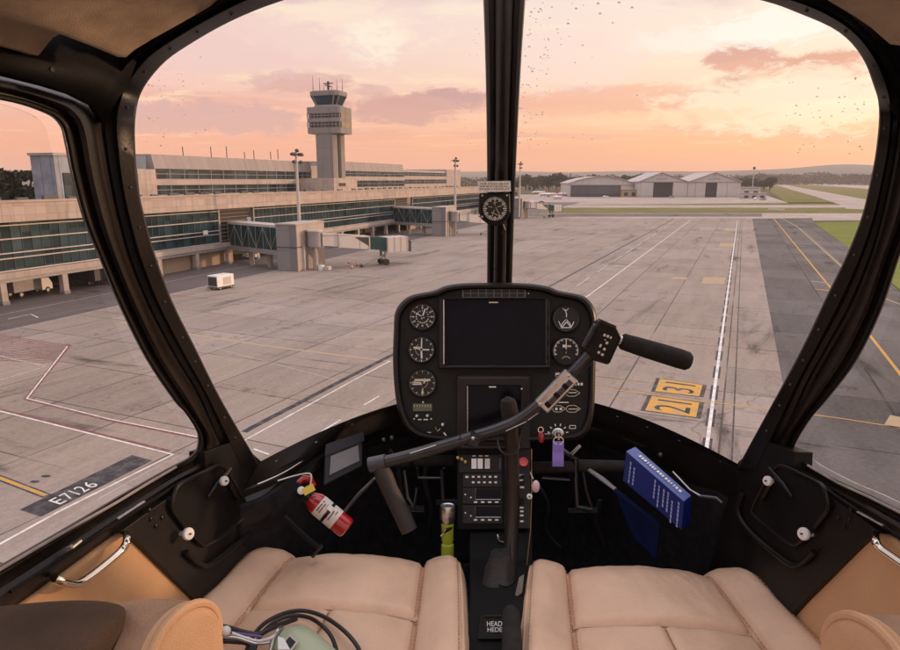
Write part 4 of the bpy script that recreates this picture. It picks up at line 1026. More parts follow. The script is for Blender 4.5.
for (px, py, rz, m, l, vn) in ((532, 205, 20, M_WHITEP, 'white van on the far apron right of the compass', True), (541, 203.5, 100, M_STEEL, 'grey car on the far apron near the parked airplanes', False), (527, 208.5, 60, M_WHITEP, 'white car beside the farthest boarding bridge', False)):
    car(G(px, py), ANG_A + R(rz), m, l, 'vehicles on the far apron', vn, 1.25)
small_building(505, 519, 196.5, 189, 'service_building', 'low service building just right of the windscreen post', M_TANW, 14)
small_building(536, 546, 189.5, 185.5, 'white_house', 'second small white building behind the parked airplanes', M_HANG, 12)
for k in range(3):
    cn = empty('traffic_cone', G((352, 357, 349)[k], (268.5, 265.5, 263)[k])); b = MB(); b.bx(-.28, .28, -.28, .28, 0, .05, M_DSTEEL); b.build('base', None, cn, smooth=0)
    b = MB(); b.lathe((0, 0, .05), (0, 0, 1), [(.2, 0), (.11, .4), (.04, .75)], mat('cone_orange', (0.55, 0.12, 0.03), .5), 12); b.lathe((0, 0, .33), (0, 0, 1), [(.145, 0), (.10, .18)], M_WHITEP, 12, caps=False); b.build('body', None, cn)
    tag(cn, ('orange traffic cone by the bridge tunnel, lowest of three', 'orange traffic cone by the bridge tunnel, rightmost of three', 'orange traffic cone by the bridge tunnel, highest of three')[k], 'traffic cone', 'cones by the nearest bridge')
# ---- trees
def leaf_crown(rng, h, w_, flat, n, mi, core=True):
    b = MB(); th = h * .28
    lobes = [(Vector((rng.uniform(-.3, .3) * w_, rng.uniform(-.3, .3) * w_, th + (h - th) * rng.uniform(.25, .8))), w_ * rng.uniform(.22, .36)) for _ in range(9)]
    for k in range(n):
        c, r = lobes[rng.randrange(len(lobes))]
        d = Vector((rng.gauss(0, 1), rng.gauss(0, 1), rng.gauss(0, 1))).normalized()
        p = c + Vector((d.x, d.y, d.z * flat)) * r * (rng.random() ** .33)
        s = h * rng.uniform(.025, .06)
        u = Vector((rng.gauss(0, 1), rng.gauss(0, 1), rng.gauss(0, 1))).normalized(); q = u.orthogonal().normalized(); e = u.cross(q)
        m = M_LEAF[mi] if rng.random() < .7 else M_LEAF[(mi + 1) % 3]
        b.add([p + q * s, p + e * s * .7, p - q * s, p - e * s * .7], [(0, 1, 2, 3)], m)
    return b, th, lobes
def make_tree(seed, h, w_, flat, n, mi, label, group=None, name='broadleaf_tree'):
    rng = random.Random(seed); r_ = empty(name, (0, 0, 0))
    b, th, lobes = leaf_crown(rng, h, w_, flat, n, mi); b.build('crown', None, r_, smooth=0, fix=False)
    b = MB(); b.tube([(0, 0, -.3), (.02 * h, 0, th), (0, .02 * h, h * .62)], [h * .03, h * .022, h * .008], M_BARK, 8)
    for c, r in lobes[:5]: b.tube([(0, 0, th * .9), (c * .5 + Vector((0, 0, th * .5))), c], [h * .014, h * .010, h * .004], M_BARK, 5)
    b.build('trunk', None, r_)
    return tag(r_, label, 'tree', group)
TG = 'trees in the belt behind the hangars'
protos = [make_tree(1, 13, 11, .8, 1100, 0, 'round dark tree in the belt behind the hangars', TG), make_tree(2, 11, 13, .65, 1100, 1, 'broad olive tree in the belt behind the hangars', TG), make_tree(3, 15, 8.5, 1.1, 1100, 2, 'tall brownish tree in the belt behind the hangars', TG)]
rng = random.Random(5); used = [False] * 3
LBL = [p['label'] for p in protos]
def put_tree(k, p, sc):
    rz = rng.uniform(0, 6.28)
    if not used[k]:
        used[k] = True; o = protos[k]; o.location = p; o.rotation_euler = (0, 0, rz); o.scale = (sc,) * 3
    else: o = copy_tree(protos[k], p, rz, sc=(sc,) * 3)
    return o
for px_, yb_, sc_ in ((518, 191.5, 1.05), (526, 190.6, 1.15), (533, 191.2, .95), (541, 190.4, 1.2), (549, 191.0, 1.1), (556, 190.6, 1.25), (563, 190.2, 1.1), (567, 191.4, 1.0), (634.5, 191.5, 1.15), (745, 191, .9), (764, 190.4, .85), (770, 190.0, .8)):
    p = G(px_, yb_); put_tree(rng.choice((0, 0, 1)), p, sc_ * 12.5 / 650 * p.length / 12)
px = 505.0
while px < 775:
    for row in range(2):
        yb = 190.5 - row * 2.0 + rng.uniform(-.5, .5)
        if 560 < px < 745: yb = min(yb, 189.2)
        p = G(px + rng.uniform(-3, 3), yb)
        H_target = (9.5 if px < 570 else 11.0) if px < 640 else 8.0
        hh_ = H_target * rng.uniform(.8, 1.25) / 650 * p.length
        k = rng.choice((0, 0, 0, 1, 2)); put_tree(k, p, hh_ / (13, 11, 15)[k])
    px += rng.uniform(4.5, 8)
# left trees beside the office block
lt = [('dark spreading tree left of the grey office block', 8, 1.0, 0), ('tall dark tree at the left edge of the view', -14, 1.1, 2), ('dark bushy tree against the grey office block', 28, .9, 1), ('low olive tree between the dark trees left of the office', -2, .75, 1), ('second low olive tree left of the office wall', 18, .7, 1)]
for (l, px_, k_, v) in lt:
    s_, z_ = plane_sz(px_, 180, -46 - 10 * (v == 1)); p = T0 + DIR_T * s_ - Tn * (46 + 10 * (v == 1)); hh_ = zover(px_, 171, p) * k_
    t_ = make_tree(20 + int(px_), hh_, hh_ * .62, .75, 2600, v, l)
    t_.location = p; t_['group'] = 'trees left of the office block'
# flat topped pine at the far left
s_, z_ = plane_sz(20, 170, -70); p = T0 + DIR_T * s_ - Tn * 70; hh_ = zover(20, 169.5, p)
pine = empty('umbrella_pine', p); rg = random.Random(9); b = MB()
for k in range(1600):
    a = rg.uniform(0, 6.28); r = 8.5 * math.sqrt(rg.random()); pz = hh_ - 1.2 + rg.gauss(0, .45) - r * .07
    c = Vector((math.cos(a) * r + 3, math.sin(a) * r, pz)); u = Vector((rg.gauss(0, 1), rg.gauss(0, 1), rg.gauss(0, 1))).normalized(); q = u.orthogonal().normalized(); e = u.cross(q); s = .45
    b.add([c + q * s, c + e * s, c - q * s, c - e * s], [(0, 1, 2, 3)], M_LEAF[0])
b.build('crown', None, pine, smooth=0, fix=False)
b = MB(); b.tube([(0, 0, 0), (1, 0, hh_ * .6), (3, 0, hh_ - 1.2)], [.5, .35, .15], M_BARK, 8); b.tube([(1, 0, hh_ * .6), (-1.5, 1, hh_ - 1.5)], [.25, .1], M_BARK, 6); b.tube([(1.5, 0, hh_ * .68), (6.5, -1, hh_ - 1.7)], [.25, .1], M_BARK, 6); b.build('trunk', None, pine)
tag(pine, 'flat topped pine rising over the trees at far left', 'tree')
# far wood: one mass of leaf clumps
b = MB(); rg = random.Random(11)
def wood(b, p0, p1, d0, d1, n, hmax):
    for k in range(n):
        px_ = rg.uniform(p0, p1); d = hdir(px_) * rg.uniform(d0, d1)
        nn = .55 + .6 * (noise.noise(Vector((px_ * .06, d.length * .002, 1))) + .5)
        hh_ = hmax * max(.25, nn) * d.length / 650
        zz_ = hh_ * rg.random() ** .7; s = d.length / 650 * rg.uniform(.5, 1.1)
        u = Vector((rg.gauss(0, 1), rg.gauss(0, 1), rg.gauss(0, .7))).normalized(); q = u.orthogonal().normalized(); e = u.cross(q)
        c = Vector((d.x, d.y, zz_))
        b.add([c + q * s, c + e * s * .8, c - q * s, c - e * s * .8], [(0, 1, 2, 3)], M_LEAF[rg.choice((0, 1, 1, 2))])
wood(b, 735, 905, 2600, 3600, 9000, 8.5)
wood(b, 440, 760, 1500, 2300, 7000, 9.0)
wood(b, -220, 60, 500, 800, 3000, 9.0)
o = b.build('woods', None, smooth=0, fix=False); tag(o, 'far belt of dark woods along the horizon under the hills', 'woods', kind='stuff')

# ================================================================ THE HELICOPTER CABIN
FLOOR = 1.10                                   # eye above the cabin floor; local origin is on that floor
heli = empty('helicopter', (0, 0, EYE - FLOOR))
tag(heli, 'black helicopter cabin with tan leather seats, seen from inside over the nose', 'helicopter')
UPV = Vector((0, 0, FLOOR))
def atY(px, py, Y): d = ray(px, py); return d * (Y / d.y) + UPV
def atZ(px, py, z_): d = ray(px, py); return d * (z_ / d.z) + UPV           # z_ below the eye
def door_pt(px, py, off=0.58):
    """on the flat of the left or right door: X = -/+ (off - .18 (Y - .8))"""
    d = ray(px, py); sg = 1 if px > 500 else -1
    t = sg * (off + .144) / (d.x + sg * .18 * d.y)
    return d * t + UPV
class Pl:
    def __init__(self, px, py, Y, tilt):
        self.q = atY(px, py, Y) - UPV; a = tilt
        self.n = Vector((0, -math.cos(a), math.sin(a)))
    def __call__(self, px, py, h=0.0):
        d = ray(px, py); t = self.q.dot(self.n) / d.dot(self.n); return d * t + UPV + self.n * h

M_BLK = mat('black_cabin_plastic', (0.0105, 0.0090, 0.0082), 0.45, var=0.35, vscale=9, bump=0.25, bscale=420, spec=0.28)
M_BLK2 = mat('satin_black_trim', (0.0115, 0.0092, 0.0080), 0.38, var=0.4, vscale=5, bump=0.15, bscale=250, spec=0.30)
M_BLK3 = mat('matt_black_trim', (0.0055, 0.005, 0.005), 0.6, spec=0.2, var=0.25, vscale=8, bump=0.2, bscale=300)
M_BRN = mat('door_frame_trim', (0.016, 0.0115, 0.009), 0.36, var=0.45, vscale=6, bump=0.2, bscale=90, spec=0.34)
M_CARP = mat('black_carpet', (0.024, 0.022, 0.025), 0.95, var=0.4, vscale=40, bump=0.9, bscale=900, spec=0.1)
M_HEAD = mat('headliner_felt', (0.48, 0.36, 0.25), 0.95, var=0.18, vscale=30, bump=0.8, bscale=700, spec=0.1)
M_TAN = mat('tan_leather', (0.75, 0.495, 0.34), 0.38, var=0.12, vscale=7, bump=0.5, bscale=190, spec=0.4)
M_TAND = mat('tan_door_lining', (0.60, 0.37, 0.20), 0.75, var=0.08, vscale=9, bump=0.5, bscale=500, spec=0.3)
M_TANB = mat('tan_suede', (0.58, 0.36, 0.21), 0.8, var=0.12, vscale=12, bump=0.6, bscale=400, spec=0.2)
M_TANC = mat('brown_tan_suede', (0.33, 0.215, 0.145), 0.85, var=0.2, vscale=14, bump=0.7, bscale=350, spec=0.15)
M_BROWN = mat('brown_suede', (0.075, 0.050, 0.036), 0.9, var=0.25, vscale=14, bump=0.8, bscale=350, spec=0.1)
M_THREAD = mat('seam_thread', (0.42, 0.27, 0.19), 0.8)
M_SEAM = mat('seam_shadow_leather', (0.30, 0.18, 0.12), 0.7)
M_CHR = mat('polished_steel', (0.72, 0.68, 0.60), 0.16, 1.0)
M_ALU = mat('brushed_aluminium', (0.55, 0.53, 0.52), 0.32, 1.0, var=0.15, vscale=60)
M_GUN = mat('gunmetal', (0.060, 0.060, 0.064), 0.32, 0.7, var=0.2, vscale=30)
M_LBL = mat('white_lettering', (0.75, 0.72, 0.66), 0.6)
M_CRM = mat('cream_lettering', (0.60, 0.52, 0.36), 0.6)
M_KNOB = mat('white_knob', (0.78, 0.77, 0.74), 0.35)
M_PANEL = mat('panel_face', (0.014, 0.0135, 0.012), 0.6, spec=0.25, var=0.18, vscale=14, bump=0.3, bscale=800)
M_DIAL = mat('dial_face', (0.008, 0.008, 0.008), 0.5)
M_SCR = mat('dark_screen', (0.004, 0.0035, 0.006), 0.16, var=0.7, vscale=11, spec=0.12)
M_FOAM = mat('black_foam_grip', (0.026, 0.024, 0.023), 0.9, var=0.25, vscale=60, bump=1.0, bscale=600, spec=0.15)
M_FOAM2 = mat('worn_foam_grip', (0.036, 0.033, 0.030), 0.9, var=0.3, vscale=50, bump=1.0, bscale=500, spec=0.15)
M_LTHR = mat('black_leather', (0.020, 0.018, 0.018), 0.45, var=0.25, vscale=20, bump=0.5, bscale=150)
M_RED = mat('extinguisher_red', (0.33, 0.010, 0.013), 0.22, coat=0.4)
M_PAPER = mat('label_paper', (0.62, 0.58, 0.52), 0.6, var=0.1, vscale=40)
M_YELL = mat('yellow_plastic', (0.72, 0.55, 0.06), 0.4)
M_LIME = mat('lime_plastic', (0.33, 0.42, 0.035), 0.35)
M_BLUE = mat('blue_cover', (0.005, 0.011, 0.11), 0.4, spec=0.25, var=0.15, vscale=12)
M_BLUEE = mat('pale_blue_edge', (0.07, 0.11, 0.34), 0.4, var=0.12, vscale=30)
M_PURP = mat('purple_ribbon', (0.24, 0.18, 0.55), 0.7, var=0.1, vscale=60)
M_PINK = mat('pink_knob', (0.60, 0.10, 0.12), 0.35)
M_MINT = mat('pale_green_plastic', (0.42, 0.48, 0.32), 0.35, var=0.05, vscale=20)
M_CABLE = mat('black_cable', (0.014, 0.012, 0.012), 0.4)
G_WIND = thin_glass('windscreen_glass', (0.985, 0.975, 0.965), 0.6)
G_DOOR = thin_glass('door_glass', (0.97, 0.96, 0.95), 0.45)

def mx(lst): return [(1000 - a, b) for a, b in lst]
A_L = [(260, 466), (222, 401), (196, 349), (172.7, 302), (155.7, 256), (145.6, 220), (139, 190), (135.5, 152), (135.5, 118), (142, 91), (162.5, 64), (190, 44), (233, 20), (284, 0), (350, -17), (430, -27), (500, -31)]
D_L = [(224, 470), (198, 400), (172, 357), (147, 310), (127, 262), (116.5, 225), (109, 192), (102, 155), (98, 122), (106, 90), (126, 58), (155, 36), (195, 12), (235, -10), (330, -38), (420, -50), (500, -54)]
A_R = [(737, 468), (784, 382), (806, 340), (828, 293), (846, 256), (861, 218), (869, 186), (875.6, 152), (879, 112), (874, 85), (860, 54), (836.7, 30.5), (796, 12), (760.5, 0), (680, -17), (590, -27), (500, -31)]
D_R = [(776, 470), (805, 395), (829, 350), (852, 310), (872, 262), (883, 225), (891, 190), (898, 155), (902, 122), (900, 92), (886, 58), (861, 26), (826, 2), (775, -12), (680, -38), (585, -50), (500, -54)]
YA = [None] * 9 + [.972, .962, .945, .905, .87, .84, .82, .81]
YD = [None] * 9 + [.92, .90, .885, .86, .83, .79, .775, .77]
def resample(pts, n):
    pts = [Vector(p) for p in pts]; L = [0]
    for a, c in zip(pts, pts[1:]): L.append(L[-1] + (c - a).length)
    out = []
    for i in range(n):
        s_ = L[-1] * i / (n - 1); k = 0
        while k < len(L) - 2 and L[k + 1] < s_: k += 1
        f = (s_ - L[k]) / max(1e-9, L[k + 1] - L[k])
        p0 = pts[max(k - 1, 0)]; p1 = pts[k]; p2 = pts[k + 1]; p3 = pts[min(k + 2, len(pts) - 1)]
        out.append(0.5 * ((2 * p1) + (p2 - p0) * f + (2 * p0 - 5 * p1 + 4 * p2 - p3) * f * f + (3 * p1 - p0 - 3 * p2 + p3) * f ** 3))
    return out
def pair_curve(A, D, YA_, YD_, n=64):
    a = [door_pt(*p, .555) if y is None else atY(*p, y) for p, y in zip(A, YA_)]
    d = [door_pt(*p, .575) if y is None else atY(*p, y) for p, y in zip(D, YD_)]
    # resample both with the same parameter: by index, smoothed
    def cr(P, t):
        k = min(int(t), len(P) - 2); f = t - k
        p0 = P[max(k - 1, 0)]; p1 = P[k]; p2 = P[k + 1]; p3 = P[min(k + 2, len(P) - 1)]
        return 0.5 * ((2 * p1) + (p2 - p0) * f + (2 * p0 - 5 * p1 + 4 * p2 - p3) * f * f + (3 * p1 - p0 - 3 * p2 + p3) * f ** 3)
    ts = [(len(A) - 1) * i / (n - 1) for i in range(n)]
    return [cr(a, t) for t in ts], [cr(d, t) for t in ts]
EYEL = UPV.copy()
def band_loft(b, P, Q, prof, m, closed=True):
    secs = []
    for p, q in zip(P, Q):
        c = (p + q) / 2; n = (EYEL - c).normalized()
        secs.append([p.lerp(q, u) + n * h for u, h in prof])
    b.loft(secs, m, closed=closed, caps=closed)
AL, DL = pair_curve(A_L, D_L, YA, YD); AR, DR = pair_curve(A_R, D_R, [None] * 9 + [.945, .938, .925, .90, .87, .84, .82, .81], YD)
PROF_A = [(0, -.028), (0, .000), (.06, .005), (.50, .006), (.56, .001), (.62, -.012), (.82, -.014), (.92, -.004), (1.06, -.004), (1.06, -.030)]
rv = MB()
for (P, Q, nm) in ((AL, DL, 'left'), (AR, DR, 'right')):
    b = MB(); band_loft(b, P, Q, PROF_A, M_BLK2)
    i0 = int(len(Q) * .52)
    b.loft([[q + Vector((0, .004, -.006)), q + Vector((0, -.004, .05)), q + Vector((0, -.03, .11))] for q in Q[i0:]], M_BLK3)
    fr = b.build('windscreen_frame', None, heli, smooth=40)
    b = MB()
    run = 0; last = P[0]
    for i in range(1, len(P)):
        run += (P[i] - last).length; last = P[i]
        if run > .052:
            run = 0; c = P[i].lerp(Q[i], .28); n = (EYEL - c).normalized(); c = c + n * .006
            b.lathe(c, n, [(.0024, -.001), (.0022, .0006), (.0012, .0013)], M_GUN, 8)
    b.build('rivet', None, fr)
# door frames with their glass and sill
C_L = [(-90, 92), (0, 100), (44, 113), (59, 125), (64, 142), (71, 176), (83, 220), (98, 256), (118.5, 305), (145.6, 359), (173, 400), (185, 413), (197, 433), (196, 449), (187, 458), (166, 469), (120, 495), (83, 517), (0, 565), (-90, 617)]
B_L = [(-90, 63), (0, 76), (62, 93), (86, 104), (99, 124), (107, 172), (118, 220), (128, 256), (148, 305), (173, 357), (198, 398), (208, 420), (218, 440), (217, 461), (206, 475), (180, 490), (150, 511), (112, 538), (31, 598), (-60, 660)]
C_R = [(1090, 92), (1000, 100), (956, 113), (941, 125), (936, 142), (926, 180), (914, 220), (899.5, 258), (881, 312), (856, 362), (828, 399), (813, 416), (800, 436), (795, 449), (804, 461), (838, 480), (870, 494), (900, 509), (950, 533), (1090, 604)]
B_R = [(1090, 63), (1000, 76), (938, 93), (914, 104), (901, 124), (893, 172), (884, 215), (871, 256), (852, 308), (830, 352), (803, 397), (790, 420), (777, 442), (777, 462), (792, 474), (815, 488), (846, 508), (875, 527), (925, 560), (1060, 650)]
PROF_D = [(0, -.040), (0, -.004), (.05, .003), (.20, .005), (.26, -.004), (.36, -.004), (.44, .008), (.58, .016), (.72, .015), (.86, .006), (1.0, -.004), (1.05, -.020), (1.05, -.040)]
def idx_curve(P, n):
    out = []
    for i in range(n):
        t = (len(P) - 1) * i / (n - 1); k = min(int(t), len(P) - 2); f = t - k
        p0 = P[max(k - 1, 0)]; p1 = P[k]; p2 = P[k + 1]; p3 = P[min(k + 2, len(P) - 1)]
        out.append(0.5 * ((2 * p1) + (p2 - p0) * f + (2 * p0 - 5 * p1 + 4 * p2 - p3) * f * f + (3 * p1 - p0 - 3 * p2 + p3) * f ** 3))
    return out
doors = {}
for side_, Cc, Bb in (('L', C_L, B_L), ('R', C_R, B_R)):
    c = idx_curve([door_pt(*p) for p in Cc], 96); q = idx_curve([door_pt(*p) for p in Bb], 96)
    # close the loop behind, at the rear door post
    b = MB(); band_loft(b, c, q, PROF_D, M_BRN)
    bk0 = [c[0], q[0]]; bk1 = [c[-1], q[-1]]
    c2 = [c[0].lerp(c[-1], t / 8) for t in range(9)]; sgn = -1 if side_ == 'L' else 1
    q2 = [p + Vector((sgn * .0, -.05, 0)) for p in c2]
    band_loft(b, c2, q2, [(0, -.035), (0, .01), (1, .01), (1, -.035)], M_BRN)
    d_ = b.build('door', None, heli, smooth=40)
    d_['label'] = 'door frame on the left with dark padded trim' if side_ == 'L' else 'door frame on the right with dark padded trim'
    doors[side_] = d_
    b = MB(); b.poly([p + Vector((sgn * .02, 0, 0)) for p in c]); b.build('window', G_DOOR, d_, smooth=0, solid=.003)
    # seal bead around the opening
    b = MB(); b.tube([p.lerp(q_, .12) + (EYEL - p).normalized() * .004 for p, q_ in zip(c[4:], q[4:])], .0028, M_BLK3, 6); b.build('seal', None, d_)
# sill ridges, latch and scuffed strips
def sillp(px, py, off=.565): return door_pt(px, py, off)
for sd, ridge_, ridge2, pin, plate_ in (('L', [(176, 467), (150, 482), (120, 500.5), (60, 534.5), (0, 569.5), (-60, 604)], [(184, 480), (110, 527), (10, 592)], (69, 547), [(117, 519), (144, 501.5)]), ('R', [(808, 465.5), (838, 483), (870, 497.5), (900, 512.5), (960, 543)], [(812, 480), (860, 512), (905, 540)], (2000, 0), [(858, 512), (884, 526)])):
    b = MB(); b.tube([sillp(*p) for p in ridge_], .0022, mat('worn_grey_trim', (0.30, 0.27, 0.25), .5, var=.3, vscale=30), 6); b.tube([sillp(*p) for p in ridge2], .0026, M_BLK3, 6); b.build('trim_strip', None, doors[sd])
    b = MB(); a, c_ = [sillp(*p, .558) for p in plate_]; b.tube([a, c_], .0035, M_ALU, 6, flat=.4); b.build('sill_plate', None, doors[sd])
b = MB(); p = sillp(67, 549, .56); b.lathe(p, (1, 0, .5), [(.0036, -.004), (.003, .009)], M_ALU, 10); b.tube([p + Vector((.007, 0, .002)), p + Vector((.009, .016, .003))], .0026, M_CHR, 8); b.build('latch', None, doors['L'])
# tan door lining and grab handles
for sd, edge_, hnd in (('L', [(-60, 664), (31, 600), (112, 540), (124, 531), (141, 546), (166, 571), (195, 600), (230, 640), (262, 690), (40, 900), (-120, 800)], [(54, 577), (58, 580), (70, 583.5), (82, 582), (104, 566), (122, 550), (127, 540), (126, 531)]),
                       ('R', [(1060, 664), (925, 562), (880, 531), (873, 531), (858, 546), (834, 573), (815, 592), (803, 604), (770, 640), (738, 690), (960, 900), (1120, 800)], [(875, 531), (876, 542), (881, 549), (900, 562.5), (918, 575), (930, 577), (940, 572)])):
    sgn = -1 if sd == 'L' else 1
    b = MB(); b.prism([door_pt(*p, .572) for p in edge_], (sgn * .03, 0, 0), M_TAND)
    b.build('door_lining', None, heli, smooth=0, bevel=.006, bseg=3)
    b = MB(); pts = [door_pt(*p, .545) for p in hnd]; pts[0] = door_pt(*hnd[0], .57); pts[-1] = door_pt(*hnd[-1], .57)
    b.tube(idx_curve(pts, 28), .0058, M_CHR, 12); b.build('grab_handle', None, heli)
# side panels with inspection hatches
HL = [(173, 511), (172, 503), (177, 487), (190, 479), (210, 469), (219, 466), (226, 470), (238, 489), (247, 508), (246, 515), (240, 521), (226, 533), (213, 542), (205, 545), (199, 542), (186, 528)]
for sd in 'LR':
    f = (lambda l: l) if sd == 'L' else mx
    sgn = -1 if sd == 'L' else 1
    out = f([(205, 452), (206, 475), (180, 490), (150, 511), (118, 534), (124, 531), (141, 546), (166, 571), (195, 600), (230, 640), (262, 690), (330, 690), (300, 600), (288, 560), (279, 520), (268, 487), (262, 462), (238, 440)])
    if sd == 'R': out = [(min(x, 2000), y) for x, y in out]
    b = MB(); b.prism([door_pt(*p, .563) for p in out], (sgn * .03, 0, 0), M_BLK); sp_ = b.build('side_panel', None, heli, smooth=0, bevel=.004)
    hp = f(HL)
    b = MB(); rim = [door_pt(*p, .556) for p in hp]; rim = idx_curve(rim + [rim[0]], 60)
    b.tube(rim, .0036, M_BLK2, 8)
    ctr = sum(rim, Vector()) / len(rim)
    b.prism([p.lerp(ctr, .045) for p in rim[:-1]], (sgn * .02, 0, 0), M_BLK3)
    b.build('hatch', None, sp_, smooth=40)
    # raised pressing under the hatch
    b = MB(); b.tube(idx_curve([door_pt(*p, .556) for p in f([(186, 552), (204, 566), (222, 556), (250, 532), (262, 512), (258, 494)])], 24), .0050, M_BLK, 8); b.build('moulding', None, sp_)
    for (kx, ky, rk) in ((224.5, 481, .0088), (188.5, 534, .0104)):
        kx = kx if sd == 'L' else 1000 - kx - (8 if rk < .012 else 3)
        c = door_pt(kx, ky, .541); ax = (EYEL - c).normalized() * .6 + Vector((-sgn, 0, 0)) * .6
        b = MB(); b.lathe(c, ax, [(.004, -.03), (.004, -.004), (rk, -.003), (rk, .001), (rk * .85, .003), (rk * .2, .0034)], M_KNOB, 18)
        b.box(c + ax.normalized() * .0036, (.006, .002, .0022), M_GUN)
        b.build('knob', None, sp_)
    b = MB()
    for (kx, ky) in f([(149.5, 510), (151, 519), (162, 517.5), (156, 526)]):
        c = door_pt(kx, ky, .5625); b.lathe(c, (-sgn, 0, 0), [(.0042, 0), (.0038, .0015), (.002, .0026)], M_BLK2, 10)
    b.build('screw', None, sp_)
    # latch bracket on the hatch
    b = MB(); pb = [door_pt(*p, .553) for p in f([(208, 497), (217, 484), (226, 474), (231, 468)])]
    b.tube(pb, [.002, .004, .0045, .003], M_BLK2, 8); b.tube([door_pt(*p, .55) for p in f([(230, 484), (238, 498), (236, 502)])], .004, M_BLK2, 6); b.build('latch', None, sp_)

# windscreen: a bubble lofted between the two side edges; its middle line carries the centre post
NS, NTT = 40, 44
ei = [(len(AL) - 1) * (i / NS) for i in range(NS + 1)]
def on(P, t): k = min(int(t), len(P) - 2); return P[k].lerp(P[k + 1], t - k)
def wpt(i, u):
    """i along the edge (0 bottom, NS top), u across 0..1"""
    a, c = on(AL, ei[i]), on(AR, ei[i]); s = i / NS
    m0 = (AL[0] + AR[0]) / 2 + Vector((0, .46, 0)); m3 = (AL[-1] + AR[-1]) / 2
    m0.x = 0; m3.x = 0
    m1, m2 = m0 + Vector((0, .03, .36)), m3 + Vector((0, .50, -.06))
    M_ = m0 * (1 - s) ** 3 + m1 * 3 * s * (1 - s) ** 2 + m2 * 3 * s * s * (1 - s) + m3 * s ** 3
    k = 4 * u * (1 - u); k = k * (1.25 - .25 * k)
    return a.lerp(c, u) + (M_ - (a + c) / 2) * k
EDGE_OFF = Vector((0, .006, 0))
secs = [[wpt(i, j / NTT) + EDGE_OFF for j in range(NTT + 1)] for i in range(NS)]
b = MB(); b.loft(secs); glass = b.build('windscreen', G_WIND, heli, smooth=80, fix=False)
bvh = BVHTree.FromPolygons(b.v, [tuple(f) for f in b.f])
# rain drops on the outside of the glass
M_DROP = bpy.data.materials.new('water'); M_DROP.use_nodes = True
pb_ = M_DROP.node_tree.nodes['Principled BSDF']; pb_.inputs['Transmission Weight'].default_value = 1.0; pb_.inputs['IOR'].default_value = 1.33; pb_.inputs['Roughness'].default_value = 0.0; pb_.inputs['Base Color'].default_value = (0.85, 0.83, 0.82, 1)
rd = random.Random(4); drops = MB()
def drop(px, py, r):
    d = ray(px, py); h = bvh.ray_cast(UPV, d)
    if h[0] is None: return
    n = h[1]; n = n if n.dot(d) > 0 else -n
    k = h[0].y / 1.2
    r *= 1.25
    drops.lathe(h[0] + n * .0002, n, [(r * k, 0), (r * k * .92, r * .5 * k), (r * k * .6, r * .85 * k), (r * k * .15, r * .98 * k)], M_DROP, 9)
for _ in range(150):
    px_, py_ = 512 + abs(rd.gauss(0, 36)) + rd.random() * 8, rd.uniform(-5, 150); 
    if px_ > 560 - (py_ - 0) * .15 and rd.random() < .6: continue
    drop(px_, py_, rd.choice((.0008, .0009, .0011, .0013, .0016)) * rd.uniform(.7, 1.15))
for _ in range(46): drop(rd.uniform(785, 866), rd.uniform(78, 156), rd.choice((.0009, .0011, .0014)) * rd.uniform(.7, 1.2))
for _ in range(40): drop(145 + abs(rd.gauss(0, 38)), rd.uniform(36, 150), rd.choice((.0008, .001, .0013)) * rd.uniform(.7, 1.1))
for _ in range(18): drop(rd.uniform(462, 480), rd.uniform(20, 150), .0007)
for (px_, py_) in ((576, 9), (598, 4), (619, 3), (568, 24), (632, 8), (600, 14)): drop(px_, py_, .0019)
o = drops.build('rain_drops', None, glass, smooth=60); o['kind'] = 'stuff'
# centre post: three ribs following the glass
mid = [wpt(i, .5) for i in range(NS)]
post = [p for p in mid]
def post_tube(b, dx, r, off, m, seg=10):
    pts = [p + Vector((dx * (1.15 - .35 * i / (NS - 1)), -.016 + off, -.004)) for i, p in enumerate(post)]
    b.tube(pts, r, m, seg)
cp = MB()
post_tube(cp, 0, .0125, -.016, M_BLK2, 12)
post_tube(cp, -.020, .0098, .0, M_BLK2, 10); post_tube(cp, .020, .0098, .0, M_BLK2, 10)
cp.build('centre_post', None, heli)
cp = MB(); post_tube(cp, -.0115, .0022, -.016, M_ALU, 6); post_tube(cp, .0115, .0022, -.016, M_ALU, 6); cp.build('post_bead', None, heli)

# nose: lower rim of the windscreen, instrument cowl walls, floor
rimT = [wpt(0, j / 60) for j in range(61)]
def rimL_at(j):
    u = j / 60; pxs = [(236, 505), (270, 491), (324, 445.5), (364, 431), (410, 418.5), (495, 410), (590, 424.5), (640, 441), (690, 463), (722, 481), (764, 505)]
    return pxs
zr = rimT[30].z - FLOOR
rimLow = idx_curve([atZ(*p, -.618) for p in rimL_at(0)], 61)
b = MB(); secs = []
for p, q in zip(rimT, rimLow):
    n = Vector((0, 0, 1))
    secs.append([p + Vector((0, .012, -.05)), p + Vector((0, .012, .006)), p + n * .009, p.lerp(q, .50) + n * .006, p.lerp(q, .53) - n * .004, p.lerp(q, .62) - n * .006, p.lerp(q, .66) + n * .004, p.lerp(q, .74) + n * .004, p.lerp(q, .78) - n * .006, q - n * .004, q - n * .05])
b.loft(secs, M_BLK2, closed=True, caps=True); rim_o = b.build('lower_rim', None, heli, smooth=28)
b = MB(); pts = [p.lerp(q, .27) + Vector((0, 0, .0078)) for p, q in zip(rimT, rimLow)]
for k in range(2, 60, 4): b.lathe(pts[k], (0, -.2, 1), [(.0042, 0), (.004, .001), (.002, .002)], M_GUN, 8)
b.build('rivet', None, rim_o)
b = MB(); b.tube([p.lerp(q, .70) + Vector((0, 0, .0045)) for p, q in zip(rimT[2:-2], rimLow[2:-2])], .0016, M_ALU, 6); b.build('edge_bead', None, rim_o)
